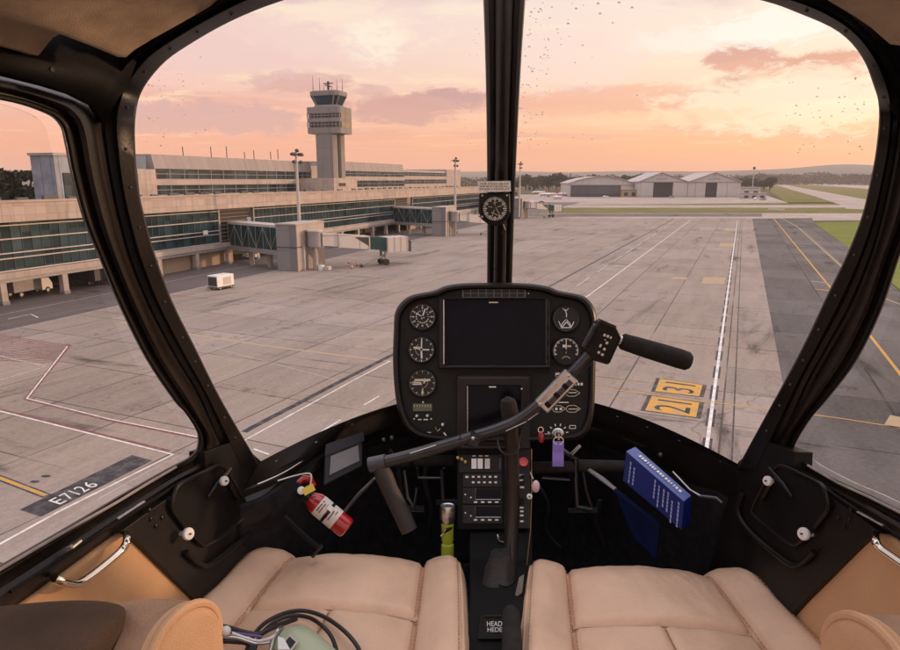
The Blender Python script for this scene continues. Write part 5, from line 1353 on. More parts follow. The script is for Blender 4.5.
floorc = [Vector((-.50 + i / 60, .98 + .75 * math.sin(math.pi * i / 60) ** .7, 0)) for i in range(61)]
b = MB(); secs = []
for q, fl in zip(rimLow, floorc):
    s = []
    for t in range(11):
        f = t / 10; p = q.lerp(fl, f); bul = math.sin(math.pi * f) * .10
        out_ = Vector((p.x * .7, .8, 0)).normalized()
        s.append(p + out_ * bul * .7 + Vector((0, 0, -.05 * math.sin(math.pi * f))))
    secs.append(s)
b.loft(secs, M_CARP); b.build('nose_lining', None, heli, smooth=60, solid=-.012)
b = MB(); b.prism([Vector((-.60, .0, -.02)), Vector((.60, .0, -.02)), Vector((.56, 1.0, -.02))] + [p + Vector((0, .03, -.02)) for p in floorc[::-1]] + [Vector((-.56, 1.0, -.02))], (0, 0, .018), M_CARP); b.build('floor', None, heli, smooth=0)
# headliner and roof
HEL = [(-150, 30), (-60, 38), (0, 46), (30, 55), (38, 55.5), (44, 48), (52, 38), (61, 33.5), (68, 34.5), (80, 41), (118, 57), (126, 57), (134, 50), (152, 39), (172, 28), (223, -1), (260, -18), (330, -42), (420, -56), (500, -60)]
HYL = [.77, .78, .79, .80, .805, .81, .82, .825, .83, .835, .85, .855, .86, .862, .862, .85, .83, .79, .775, .77]
HER = [(1150, 30), (1060, 38), (1000, 46), (940, 46), (930, 46), (925, 46), (920, 46), (915, 46), (910, 46), (905, 45.5), (898, 45), (890, 44), (882, 37), (872, 28), (856, 17), (826, -1), (760, -20), (670, -42), (580, -56), (500, -60)]
he = [atY(*p, y) for p, y in zip(HEL, HYL)] + [atY(*p, y) for p, y in zip(HER, HYL)][::-1][1:]
b = MB(); secs = []
for p in he:
    x = max(-.62, min(.62, p.x * 1.08)); bz = FLOOR + .275 - .30 * x * x
    back = Vector((x, .30, bz))
    secs.append([p + Vector((0, .012, .022)), p + Vector((0, .004, .003)), p, p.lerp(back, .05) + Vector((0, 0, .001)), p.lerp(back, .3), p.lerp(back, .65), back])
b.loft(secs, M_HEAD); b.build('headliner', None, heli, smooth=50, solid=-.012)
b = MB(); secs = []
for i in range(25):
    x = -.66 + 1.32 * i / 24; zc = FLOOR + .335 - .34 * x * x
    secs.append([Vector((x, .28, zc + .02)), Vector((x, .6, zc + .012)), Vector((x, .80 + .10 * (1 - abs(x) / .66), zc))])
b.loft(secs, M_BLK2); b.build('roof', None, heli, smooth=60, solid=.02)
for sd in 'LR':
    f = (lambda l: l) if sd == 'L' else mx
    lo = [door_pt(*p, .578) for p in f([(-150, 52), (-60, 64), (0, 76), (40, 86), (66, 94), (88, 105), (99, 122)])]
    hi = [atY(*p, y) for p, y in zip(f([(-150, -10), (-60, -5), (0, 5), (40, 12), (70, 15), (125, 25), (140, 40)]), (.79, .80, .82, .84, .87, .91, .93))]
    b = MB(); b.loft([[p, p.lerp(q, .33) + Vector((0, .004, .0)), p.lerp(q, .42) + Vector((0, .012, 0)), q] for p, q in zip(lo, hi)], M_BLK3); b.build('roof_rail', None, heli, smooth=40, solid=.012)
b = MB(); b.tube([door_pt(51, 65, .572), door_pt(78, 74, .572), door_pt(105, 83.5, .572)], .0022, M_BRN, 6); b.lathe(door_pt(50, 70, .572), (1, -.5, 0), [(.005, 0), (.003, .006)], M_BRN, 10); b.build('roof_trim', None, heli)

# ---------------------------------------------------------------- seats
def seat(cxf, cxr, hwf, hwr, yf, yr, ztop, label):
    NU, NV = 90, 100
    def pt(u, v):
        """u -1..1 across, v 0 front .. 1 rear"""
        hw = hwf + (hwr - hwf) * min(1, v * 1.9) ** .8; cxx = cxf + (cxr - cxf) * v
        au = abs(u); z_ = 0.0
        # bolsters
        if au > .60: t = (au - .60) / .40; z_ += .030 * math.sin(math.pi * min(1, t * .62)) 
        z_ -= .016 * math.exp(-((au - .60) / .018) ** 2)
        z_ += .010 * (1 - (u / .6) ** 2) if au < .6 else 0
        # roll down at the sides
        if au > .84: t = (au - .84) / .16; z_ -= .085 * (1 - math.sqrt(max(0, 1 - t * t)))
        # cross seam on the middle panel, with puffed panels either side
        if au < .6: z_ -= .013 * math.exp(-((v - .300) / .011) ** 2) + (.007 * math.exp(-(u / .022) ** 2) if v > .30 else 0); z_ += .010 * abs(math.sin(math.pi * v / .300)) ** .8 * (1 - (u / .6) ** 4)
        # corners: bolster noses stand a little forward and rounder
        fr_ = .13 - .03 * (au > .6)
        if v < fr_: t = (fr_ - v) / fr_; z_ -= .060 * (1 - math.sqrt(max(0, 1 - t * t * .98)))
        z_ += .0016 * math.sin(v * 150 + 5 * noise.noise(Vector((u * 9, v * 14, cxf * 7)))) * math.exp(-((au - .60) / .06) ** 2) * max(0, noise.noise(Vector((u * 3, v * 7, 4 + cxf * 9))) + .35)
        z_ += .0011 * math.sin(u * 70 + 6 * noise.noise(Vector((u * 6, v * 20, 2 + cxf)))) * math.exp(-((v - .13) / .07) ** 2) * max(0, noise.noise(Vector((u * 4, v * 3, 8 + cxf * 9))) + .3)
        z_ += .0034 * noise.noise(Vector((u * 5, v * 9, cxf * 10)))+ .0010 * noise.noise(Vector((u * 16, v * 26, cxf * 10)))
        bow = .012 * (1 - u * u) - .018 * max(0, au - .72) / .28
        return Vector((cxx + hw * u, yf + bow * (1 - v) - (yf - yr) * v, ztop + z_ + FLOOR))
    us_ = [math.sin(math.pi / 2 * (-1 + 2 * i / NU)) * .35 + (-1 + 2 * i / NU) * .65 for i in range(NU + 1)]
    vs_ = [(j / NV) ** 1.35 for j in range(NV + 1)]
    secs = []
    for v in vs_: secs.append([Vector((pt(u, v).x, pt(u, v).y, pt(u, v).z - (.10 if abs(u) > .9999 else 0))) for u in us_])
    fr0 = [p + Vector((0, -.004, -.05)) for p in secs[0]]; fr1 = [p + Vector((0, -.05, -.26)) for p in secs[0]]
    b = MB(); b.loft([fr1, fr0] + secs, M_TAN); so = b.build('seat_cushion', None, heli, smooth=60); so['label'] = label
    # seams: piping lines and stitches
    b = MB()
    for su in (-.60, .60): b.tube([pt(su, v) + Vector((0, 0, .0032)) for v in [.015 + .9 * k / 40 for k in range(41)]], .0011, M_SEAM, 5)
    b.tube([pt(u, .300) + Vector((0, 0, .003)) for u in [-.6 + 1.2 * k / 20 for k in range(21)]], .0011, M_SEAM, 5)
    b.tube([pt(0, v) + Vector((0, 0, .003)) for v in [.305 + .5 * k / 20 for k in range(21)]], .0011, M_SEAM, 5)
    b.build('seam', None, so)
    b = MB()
    for su in (-.585, -.615, .585, .615, -.90, .90):
        v = .04
        while v < .8:
            a, c = pt(su, v) + Vector((0, 0, .0016)), pt(su, v + .0085) + Vector((0, 0, .0016)); b.tube([a, c], .0008, M_THREAD, 4); v += .014
    for su in (-.93, .93): b.tube([pt(su, v) + Vector((0, 0, .001)) for v in [.02 + .85 * k / 30 for k in range(31)]], .0016, M_TAN, 6)
    b.build('stitching', None, so)
    return so
seat(-.284, -.318, .222, .278, 1.225, .52, -.765, 'cushion of the seat on the left with the headset on it')
seat(.284, .318, .222, .278, 1.225, .52, -.765, 'empty cushion of the seat on the right')
# seat boxes under the cushions
for sg in (-1, 1):
    b = MB(); b.prism([Vector((sg * .08, 1.17, 0)), Vector((sg * .49, 1.15, 0)), Vector((sg * .55, .50, 0)), Vector((sg * .08, .50, 0))], (0, 0, FLOOR - .765 - .055), M_BLK3); b.build('seat_base', None, heli, smooth=0)
# padded bolsters at the bottom corners, piped round the end
def bolster(ptsTop, Y, px_in, dir_, mback, label):
    """rounded pad whose flat end faces the middle of the cabin"""
    sg = -1 if dir_ < 0 else 1
    c = atY(*px_in, Y)                               # top middle of the end cap
    axis = Vector((-sg, -.05, 0)).normalized(); side = Vector((0, -1, 0))
    w_, h_ = .046, .36
    prof = []
    for k in range(25):
        a = math.pi * k / 24; prof.append((math.cos(a) * w_, (math.sin(a) ** .8 - 1) * .060))
    prof = [(-w_, -h_)] + [(x, z_) for x, z_ in prof[::-1]] + [(w_, -h_)]
    secs = []
    for (d_, k_, dz_) in ((-.008, .80, -.012), (-.002, .93, -.004), (.010, 1.0, 0), (.05, 1.01, .002), (.12, 1.0, -.008), (.26, .98, -.022), (.42, .95, -.036)):
        secs.append([c + axis * (d_ + .40 * x * max(0, 1 - max(0, d_) / .30)) + side * x * k_ + Vector((0, 0, z_ * (k_ if z_ > -.2 else 1) + dz_)) for x, z_ in prof])
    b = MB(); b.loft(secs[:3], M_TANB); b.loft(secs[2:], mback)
    b.poly(secs[0], M_TANB)
    o_ = b.build('side_bolster', None, heli, smooth=50); o_['label'] = label
    b = MB(); b.tube([p + Vector((0, 0, .002)) for p in secs[1]][1:-1], .0050, M_TANB, 8); b.build('piping', None, o_)
    return o_
bolster(None, .60, (180, 609), 1, M_TANC, 'tan padded bolster at the bottom left')
bolster(None, .60, (874, 623), -1, M_TANC, 'tan padded bolster at the bottom right')
b = MB(); sec = []
for k in range(13):
    f = k / 12; ct = atY(-60, 652, .55).lerp(atY(122, 628, .56), f); r_ = .058 * math.sqrt(max(0, 1 - f ** 2.2)) + .004
    ct = ct + Vector((0, 0, -r_ * .72 + .012))
    sec.append([ct + Vector((0, math.cos(a) * r_ * 1.25, math.sin(a) * r_)) for a in [2 * math.pi * j / 16 for j in range(16)]])
b.loft(sec, M_BROWN, closed=True, caps=True); b.build('side_cushion', None, heli, smooth=60)

# ---------------------------------------------------------------- instrument panel
PNL = Pl(496, 360, 1.39, R(15.7))
OUT = [(393, 328), (394, 313), (400, 302), (411, 294.5), (432.6, 290), (446, 284.8), (465, 282.3), (495, 282), (526, 282.5), (548, 285.5), (560, 290), (582, 294.5), (592, 302), (597, 314), (597.5, 330), (596.5, 360), (595, 408), (590, 430), (582, 438.5), (566, 441.5), (530, 443), (495, 443.5), (450, 442.5), (424, 440), (411, 435), (403, 426), (397, 410), (393.5, 388), (392, 358)]
OC = (495, 362)
def shr(l, dx): return [(OC[0] + (x - OC[0]) * (1 - dx / 102), OC[1] + (y - OC[1]) * (1 - dx / 80)) for x, y in l]
b = MB()
loops = [(0, -.13), (0, -.012), (1.2, -.003), (3.2, .001), (5.4, .000), (6.4, -.004), (7.0, -.010)]
L3 = []
for dx, h in loops:
    base = [PNL(*p, 0) for p in shr(OUT, dx)]
    base = idx_curve(base + [base[0]], 113)[:-1]
    L3.append([p + PNL.n * h for p in base])
b.loft([[L3[i][j] for i in range(len(L3))] for j in range(len(L3[0]))] + [[L3[i][0] for i in range(len(L3))]], M_BLK2)
b.poly(L3[0][::-1], M_BLK2)
panel = b.build('instrument_panel', None, heli, smooth=35)
b = MB(); b.poly([p - PNL.n * .0 for p in L3[-1]], M_PANEL); b.build('face_plate', None, panel, smooth=0)
FH = -.010
def pq(b, pts, h, m, th=.001):
    b.prism([PNL(*p, FH + h) for p in pts], PNL.n * -th, m)
def rect(x0, y0, x1, y1): return [(x0, y1), (x1, y1), (x1, y0), (x0, y0)]
def arcpts(cx_, cy_, r, a0, a1, n): return [(cx_ + math.sin(a) * r, cy_ - math.cos(a) * r) for a in [R(a0 + (a1 - a0) * i / n) for i in range(n + 1)]]
def stroke(b, p0, p1, wd, h, m):
    d = Vector((p1[0] - p0[0], p1[1] - p0[1])); 
    if d.length < 1e-6: return
    d.normalize(); n = (-d.y * wd / 2, d.x * wd / 2)
    b.poly([PNL(p0[0] + n[0], p0[1] + n[1], FH + h), PNL(p1[0] + n[0], p1[1] + n[1], FH + h), PNL(p1[0] - n[0], p1[1] - n[1], FH + h), PNL(p0[0] - n[0], p0[1] - n[1], FH + h)], m)
def ptext(b, s_, x0, y0, x1, y1, h, m): b.text(s_, [PNL(x0, y1, FH + h), PNL(x1, y1, FH + h), PNL(x1, y0, FH + h), PNL(x0, y0, FH + h)], m)
PXM = (PNL(500, 360) - PNL(499, 360)).length
def gauge(cx_, cy_, r, label, ticks, needles, extra=None, mk=M_LBL):
    b = MB(); c = PNL(cx_, cy_, FH); rr_ = r * PXM
    b.lathe(c, PNL.n, [(rr_ * 1.10, 0.0005), (rr_ * 1.10, .004), (rr_ * 1.04, .0065), (rr_ * .96, .006), (rr_ * .93, .002)], M_BLK2, 40, caps=False)
    b.poly([c + PNL.n * .0015 + (PNL(cx_ + math.sin(a) * r * .95, cy_ - math.cos(a) * r * .95) - PNL(cx_, cy_)) for a in [2 * math.pi * j / 40 for j in range(40)]], M_DIAL)
    for (a0, a1, n, r0, r1, wd) in ticks:
        for k in range(n + 1):
            a = R(a0 + (a1 - a0) * k / n); sx_, cx2 = math.sin(a), -math.cos(a)
            stroke(b, (cx_ + sx_ * r * r0, cy_ + cx2 * r * r0), (cx_ + sx_ * r * r1, cy_ + cx2 * r * r1), wd, .0022, mk)
    if extra: extra(b)
    for (a, l, wd) in needles:
        a = R(a); stroke(b, (cx_ - math.sin(a) * r * .18, cy_ + math.cos(a) * r * .18), (cx_ + math.sin(a) * r * l, cy_ - math.cos(a) * r * l), wd, .0034, M_LBL)
    b.lathe(c + PNL.n * .003, PNL.n, [(rr_ * .10, 0), (rr_ * .08, .002)], M_GUN, 12)
    g = b.build('gauge', None, panel, smooth=30); g['label'] = label
    return g
def curve2(b, pts, wd, h, m):
    for p0, p1 in zip(pts, pts[1:]): stroke(b, p0, p1, wd, h, m)
def x1(b):
    for a in range(0, 360, 30):
        if a in (330,): continue
        s_, c_ = math.sin(R(a)), math.cos(R(a)); stroke(b, (422 + s_ * 8.2, 316.5 - c_ * 8.2), (422 + s_ * 9.9, 316.5 - c_ * 9.9), 1.5, .0022, M_CRM)
    curve2(b, arcpts(422, 316.5, 6.3, 110, 215, 10), .55, .0022, M_CRM); curve2(b, arcpts(422, 316.5, 6.3, 250, 330, 8), .5, .0022, M_CRM)
gauge(422, 316.5, 13.4, 'top left round gauge with dense white scale', [(-150, 150, 30, .86, .95, .5), (-150, 150, 10, .78, .95, 1.0), (0, 360, 16, .40, .52, .5)], [(20, .62, 1.3), (300, .55, .9)], x1)
def x2(b): pq(b, rect(413, 346.6, 419.5, 349), .0022, M_CRM, .0004); curve2(b, arcpts(421, 349.5, 6.0, 200, 330, 8), .4, .0022, M_CRM)
gauge(421, 349.5, 13.2, 'middle left round gauge with crossed needles', [(0, 360, 36, .86, .93, .45), (0, 330, 11, .76, .93, 1.1)], [(2, .82, 1.2), (92, .6, 1.3), (178, .68, 1.8), (285, .62, .9)], x2)
def x3(b): pq(b, rect(414, 379, 430, 381.4), .0022, M_CRM, .0004); pq(b, rect(412, 383.6, 422, 385), .0022, M_LBL, .0004); pq(b, [(420.7, 394), (423.6, 394), (422.2, 387)], .0022, M_CRM, .0004); curve2(b, arcpts(422, 383, 5.0, 20, 160, 8), .4, .0022, M_CRM)
gauge(422, 383, 13.8, 'lower left round gauge with a cream bar', [(0, 354, 59, .88, .95, .4), (0, 330, 11, .76, .95, .9)], [(275, .72, 1.0), (62, .60, .9)], x3, M_CRM)
def x4(b):
    curve2(b, [(565.5, 309), (567, 314), (566.5, 319), (562.4, 323.5), (561.5, 328)], .9, .0022, M_LBL); curve2(b, [(566.5, 319), (570.5, 323.5), (571.5, 327.5)], .9, .0022, M_LBL)
    curve2(b, [(562, 327.5), (571.5, 327.5), (567, 321.5), (562, 327.5)], 1.0, .0022, M_LBL); curve2(b, [(559, 321), (562, 327.5)], .9, .0022, M_LBL); curve2(b, [(574.4, 321.5), (571.5, 327.5)], .9, .0022, M_LBL); curve2(b, [(563, 308), (566, 311), (569, 308)], .6, .0022, M_LBL)
gauge(566.5, 318, 13.2, 'top right round gauge with a Y shaped mark', [(0, 354, 40, .90, .94, .3)], [], x4)
def x5(b):
    curve2(b, arcpts(566.5, 350.5, 11.6, -110, 110, 24), .5, .0022, M_LBL); pq(b, rect(563.0, 344.6, 566.4, 347.4), .0022, M_LBL, .0004); pq(b, rect(567.5, 345.2, 571.6, 347), .0022, M_CRM, .0004)
    curve2(b, arcpts(566.5, 361, 4.5, -60, 60, 8), .6, .0022, M_CRM)
gauge(566.5, 350.5, 14.0, 'lower right round gauge with white arc and needle', [(-110, 110, 10, .72, .90, 1.2), (-110, 110, 40, .83, .90, .4)], [(0, .82, .9)], x5)
# warning light row
b = MB(); pq(b, rect(462, 288.2, 526, 297.2), .0012, mat('grey_bezel', (0.16, 0.15, 0.14), .5), .0012)
for k in range(8):
    x0 = 463.2 + k * 7.8
    for y0 in (289.2, 293.2): pq(b, rect(x0, y0, x0 + 6.8, y0 + 3.3), .0020, M_DIAL, .0008)
wl = b.build('warning_light_row', None, panel, smooth=0)
b = MB(); c = PNL(528.7, 293, FH + .001); b.lathe(c, PNL.n, [(.0018, 0), (.0012, .0015)], M_LBL, 8); c = PNL(459.5, 293, FH + .001); b.lathe(c, PNL.n, [(.0026, 0), (.002, .0015)], M_BLK2, 8); b.build('screw', None, panel)
# big display
def unit(x0, y0, x1, y1, fr_, h, name, label, mfr=M_BLK2):
    b = MB()
    o4 = rect(x0, y0, x1, y1); i4 = rect(x0 + fr_[0], y0 + fr_[1], x1 - fr_[2], y1 - fr_[3])
    ring_ = lambda q, hh_: [PNL(*p, FH + hh_) for p in q]
    secs = [ring_(o4, 0), ring_(o4, h * .8), ring_(shrq(o4, .8), h), ring_(shrq(i4, -.6), h), ring_(i4, h * .55)]
    b.loft([[s[j] for s in secs] for j in (0, 1, 2, 3, 0)], mfr)
    o_ = b.build(name, None, panel, smooth=0); o_['label'] = label
    b = MB(); b.poly(ring_(i4, h * .55)[::1], M_SCR); b.build('screen', None, o_, smooth=0)
    return o_
def shrq(q, d):
    xs = [p[0] for p in q]; ys = [p[1] for p in q]; cx_, cy_ = (min(xs) + max(xs)) / 2, (min(ys) + max(ys)) / 2
    return [(x + (d if x < cx_ else -d), y + (d if y < cy_ else -d)) for x, y in q]
dsp = unit(438.5, 298.0, 550.5, 368.5, (6, 1.6, 5.5, 3.4), .012, 'display', 'wide dark display with metal side rails')
b = MB()
b.tube([PNL(444.0, y, FH + .0135) for y in (300, 303, 359, 364)], .0018, M_ALU, 8); b.tube([PNL(546.0, y, FH + .0125) for y in (300, 363)], .0016, M_GUN, 8); b.tube([PNL(549.3, y, FH + .012) for y in (302, 362)], .0010, M_GUN, 6)
b.tube([PNL(x, 366.2, FH + .0128) for x in (447, 549)], .0011, M_GUN, 6)
for y in (311, 326, 341, 356): pq(b, rect(547.0, y, 549.5, y + 4), .0125, M_BLK3)
pq(b, rect(489, 301.9, 498, 303.1), .0126, M_CRM, .0004)
b.build('side_rail', None, dsp, smooth=40)
# second, lower display
d2 = unit(456.5, 375, 530.5, 449, (11.0, 10.5, 10.0, 3.5), .010, 'navigation_unit', 'smaller dark display below the wide one')
b = MB(); b.tube([PNL(467.6, y, FH + .0110) for y in (386, 440)], .0012, M_ALU, 6); pq(b, rect(489, 386.3, 496, 387.6), .0106, M_LBL, .0004); pq(b, rect(459, 377.5, 528, 378.4), .0102, M_GUN, .0004)
for y in (388, 397, 410, 423, 436): pq(b, rect(521.5, y, 527.5, y + 5), .0115, M_BLK2)
for y in (391, 405, 420, 433): pq(b, rect(461, y, 464.2, y + 7), .0112, M_BLK2)
for (x, y) in ((522, 389), (526, 398), (460, 380), (527, 380)): b.lathe(PNL(x, y, FH + .0102), PNL.n, [(.0019, 0), (.0012, .0012)], M_GUN, 8)
pq(b, rect(521.0, 388, 522.4, 389.6), .0117, M_LBL, .0002)
b.build('button_strip', None, d2, smooth=30)
# left lower clutter
b = MB(); pq(b, rect(412.5, 404, 431.5, 411.5), .002, mat('green_gauge_face', (0.12, 0.13, 0.075), 0.6, var=.3, vscale=300), .0015)
for k in range(7): stroke(b, (414 + k * 2.7, 405), (414 + k * 2.7, 407.2), .6, .0024, M_CRM)
b.lathe(PNL(422.5, 402.6, FH), PNL.n, [(.0022, 0), (.0018, .003)], M_LBL, 10)
b.build('small_gauge', None, panel, smooth=0)
b = MB()
for (x, y, r) in ((416.5, 416.5, .0030), (427.0, 416.2, .0030), (442.5, 425.2, .0032)):
    b = MB(); b.lathe(PNL(x, y, FH), PNL.n, [(r * 1.3, 0), (r * 1.3, .002), (r, .003), (r * .9, .010), (r * .5, .011)], M_ALU, 14); b.build('switch', None, panel, smooth=30)
b = MB()
for (x0, y0, x1_, y1_) in ((413, 418.6, 414.2, 420), (417.5, 419.4, 421, 420.6), (423, 419.4, 427.5, 420.6), (430, 418.6, 431.4, 420), (421, 432.6, 430.5, 433.8)): pq(b, rect(x0, y0, x1_, y1_), .0008, M_LBL, .0004)
b.build('switch_lettering', None, panel, smooth=0)
b = MB(); b.tube([PNL(433.5, 429.5, FH + .006), PNL(435, 427.4, FH + .009), PNL(437.5, 431.5, FH + .009), PNL(440, 429, FH + .006)], .0011, mat('brass', (0.55, 0.36, 0.16), .3, 1.0), 6); b.tube([PNL(443.5, 433, FH + .004), PNL(446, 436, FH + .006)], .0016, M_LBL, 6); b.build('wire', None, panel)
# right lower outlines and lettering
b = MB()
def oval(x0, y0, x1_, y1_, wd=.6):
    cy_ = (y0 + y1_) / 2; r = (y1_ - y0) / 2
    pts = [(x0 + r + math.cos(a) * r, cy_ + math.sin(a) * r) for a in [R(90 + 180 * k / 8) for k in range(9)]] + [(x1_ - r * 1.6, y0), (x1_, cy_), (x1_ - r * 1.6, y1_)]
    curve2(b, pts + [pts[0]], wd, .0008, M_CRM)
oval(566.5, 390, 580.5, 396.5); oval(553, 406, 566, 412.3); oval(566.8, 405.8, 581, 412.6)
for (x0, y0, x1_, y1_) in ((575, 383, 577, 385.6), (578, 383, 580, 385.6), (581, 383, 583.4, 385.6), (558.5, 402.2, 569, 403.2), (569, 409, 579, 409.8), (569, 392.5, 577, 393.3), (555.5, 408, 558, 410.5), (560, 408, 562.5, 410.5), (556, 373.5, 560, 375)): pq(b, rect(x0, y0, x1_, y1_), .0008, M_LBL, .0004)
curve2(b, [(556, 373), (561, 373), (561, 376.5), (556, 376.5), (556, 373)], .6, .0008, M_CRM)
curve2(b, [(570, 426), (576, 426), (576, 429), (570, 429), (570, 426)], .7, .0008, M_LBL)
b.build('placard', None, panel, smooth=0)
b = MB(); c = PNL(558.3, 434.5, FH)
b.lathe(c, PNL.n, [(.0135, 0), (.0135, .003), (.010, .005), (.009, .012), (.0065, .013)], M_ALU, 24); b.lathe(c + PNL.n * .0131, PNL.n, [(.006, 0), (.005, .0015)], M_DIAL, 16)
for a in range(-80, 100, 32): s_, c_ = math.sin(R(a)), math.cos(R(a)); stroke(b, (558.3 + s_ * 8.2, 434.5 - c_ * 8.2), (558.3 + s_ * 10.6, 434.5 - c_ * 10.6), 1.1, .0008, M_LBL)
stroke(b, (545, 434.4), (551, 434.4), .7, .0008, M_LBL); stroke(b, (566, 437), (570, 437), .7, .0008, M_LBL); stroke(b, (545, 438.2), (551, 438.6), .7, .0008, M_LBL)
b.build('ignition_switch', None, panel, smooth=35)

# ---------------------------------------------------------------- centre console
CON = Pl(490, 448, 1.36, R(26))
def cq(b, pts, h, m, th=.002): b.prism([CON(*p, h) for p in pts], CON.n * -th, m)
b = MB(); b.prism([CON(457, 444, 0), CON(531, 444, 0), CON(529, 530, 0), CON(457, 530, 0)], CON.n * -.16, M_BLK3); console = b.build('console', None, heli, smooth=0, bevel=.003)
def cknob(b, x, y, r, l, m, seg=14): b.lathe(CON(x, y, .0), CON.n, [(r, 0), (r, l * .8), (r * .8, l), (r * .2, l)], m, seg)
b = MB(); cq(b, rect(459, 455, 502, 472.5), .006, M_BLK2, .006)
for x, m in ((471.7, M_KNOB), (477.8, M_KNOB), (484.9, M_PAPER)): cq(b, rect(x, 458.8, x + 5, 468.8), .012, m, .008)
cq(b, rect(499, 458, 501, 469), .007, M_GUN, .001)
for x in (472.5, 479, 485): cq(b, rect(x, 455.6, x + 3.4, 456.6), .0065, M_LBL, .0005)
b.build('switch_row', None, console, smooth=0)
for (y0, y1_, lab) in ((473.5, 487.5, 0), (488, 504, 1), (505, 523.5, 2)):
    b = MB(); cq(b, rect(463, y0, 502, y1_ - .5), .006, M_BLK2, .006)
    if lab == 0:
        for k in range(5):
            for yy in (476, 481.5): cq(b, rect(472 + k * 5.6, yy, 474.6 + k * 5.6, yy + 1.8), .0066, M_LBL, .0005); 
        cq(b, rect(465.5, 476, 468.5, 478), .0066, M_LBL, .0005)
    else:
        yy0, yy1 = (488.8, 499.3) if lab == 1 else (507, 517)
        cq(b, rect(475.5, yy0, 501, yy1), .0066, M_SCR, .0005); b.tube([CON(475.6, yy0 - .3, .007), CON(475.6, yy1 + .2, .007), CON(500.5, yy1 + .2, .007)], .0008, M_ALU, 5)
        for k in range(4): cq(b, rect(474 + k * 7, yy1 + 2, 477.4 + k * 7, yy1 + 3.6), .0066, M_LBL, .0005)
        for (x, y) in ((466, yy0 + 2), (470.5, yy0 + 1), (465.5, yy0 + 6), (470.5, yy0 + 5), (466, yy0 + 10), (471, yy0 + 9)): b.lathe(CON(x, y, .006), CON.n, [(.0022, 0), (.002, .003), (.001, .0036)], M_ALU if (int(x) % 2) else M_BLK2, 8)
    b.build('radio', None, console, smooth=0)
b = MB(); cq(b, rect(512, 449, 530, 528), .004, M_BLK2, .004)
for (x, y, w_) in ((519, 474.5, 4), (519, 479.5, 4), (520, 486.5, 4), (519.5, 506.8, 4), (514.5, 510, 2.4), (520, 510.5, 3.4), (514.8, 514.6, 2.4), (520, 514.6, 3.4), (514, 520, 2.6), (520, 520.4, 3.4), (514, 495.5, 2), (514.5, 501, 2)): cq(b, rect(x, y, x + w_, y + 1.7), .0046, M_LBL, .0004)
for (x, y) in ((522, 477, ), (522.4, 483), (522, 500), (522, 503)): cknob(b, x, y, .0045, .014, M_BLK3)
b.build('switch_panel', None, console, smooth=30)
b = MB(); cknob(b, 523.2, 462.3, .0118, .006, M_BLK2, 20); b.lathe(CON(523.2, 462.3, .006), CON.n, [(.0105, 0), (.0105, .010), (.0085, .014), (.006, .013), (.0055, .012)], M_PINK, 22); b.build('red_button', None, console)
b = MB(); c = CON(535.5, 486.5, .0); b.tube([CON(530, 472, .002), CON(533, 479, .010)], .0012, M_LBL, 6); b.blob(c + CON.n * .012, .0115, mat('pale_pink_knob', (0.85, 0.62, 0.68), .3), 14, 10, (.75, .6, 1.25)); b.build('mixture_knob', None, console)
b = MB(); b.lathe(CON(529.3, 496.5, .004), CON.n, [(.0062, 0), (.0062, .006), (.003, .008)], M_KNOB, 16); b.lathe(CON(529.3, 496.5, .0121), CON.n, [(.002, 0), (.0015, .0006)], M_DIAL, 10); b.build('trim_knob', None, console)
b = MB()
for k, (x, y) in enumerate(((458, 458), (462, 459.5), (465.5, 462))): b.lathe(CON(x, y, .004), CON.n, [(.0036, 0), (.0034, .007), (.001, .008)], mat('brass', (0, 0, 0)), 10)
b.build('toggle', None, console)
b = MB(); b.tube([CON(531.5, 449, .003), CON(531.8, 490, .003), CON(530.5, 530, .003), atY(524, 590, 1.12), atY(523, 625, 1.02)], .0012, mat('brass', (0, 0, 0)), 6); b.build('edge_trim', None, console)
# tunnel between the seats
b = MB()
tp = [(atY(470, 528, 1.30), atY(532, 528, 1.30)), (atY(470, 560, 1.20), atY(532, 560, 1.20)), (atY(470, 600, 1.07), atY(540, 600, 1.07)), (atY(468, 640, .97), atY(548, 640, .97)), (atY(460, 700, .82), atY(556, 700, .82))]
secs = []
for a, c in tp: secs.append([Vector((a.x, a.y, 0)), a, c, Vector((c.x, c.y, 0))])
b.loft(secs, M_BLK3); tun_ = b.build('tunnel', None, heli, smooth=0)
TUNP = lambda px, py, up_=.002: atY(px, py, 1.07 + (600 - py) / 40 * .10) + Vector((0, -.004, up_ + .003))
b = MB(); b.prism([TUNP(478, 640, .001), TUNP(505, 640, .001), TUNP(505, 617, .001), TUNP(480, 617, .001)], (0, -.0006, .002), M_BLK2)
b.text('HEAD', [TUNP(487, 629.4, .006), TUNP(502, 629.4, .006), TUNP(502, 624.4, .006), TUNP(487, 624.4, .006)], M_LBL)
b.text('HEDE', [TUNP(487.5, 635, .006), TUNP(502, 635, .006), TUNP(502, 630.6, .006), TUNP(487.5, 630.6, .006)], M_LBL)
for k in range(5): b.prism([TUNP(485 + k * 3.4, 619.4, .005), TUNP(487.4 + k * 3.4, 619.4, .005), TUNP(487.4 + k * 3.4, 617.8, .005), TUNP(485 + k * 3.4, 617.8, .005)], (0, 0, .0008), M_GUN)
b.build('placard', None, tun_, smooth=0)
b = MB(); b.prism([TUNP(527, 604, .003), TUNP(537, 604, .003), TUNP(537, 596, .003), TUNP(527, 596, .003)], (0, -.0006, .002), M_PAPER); b.build('sticker', None, tun_, smooth=0)
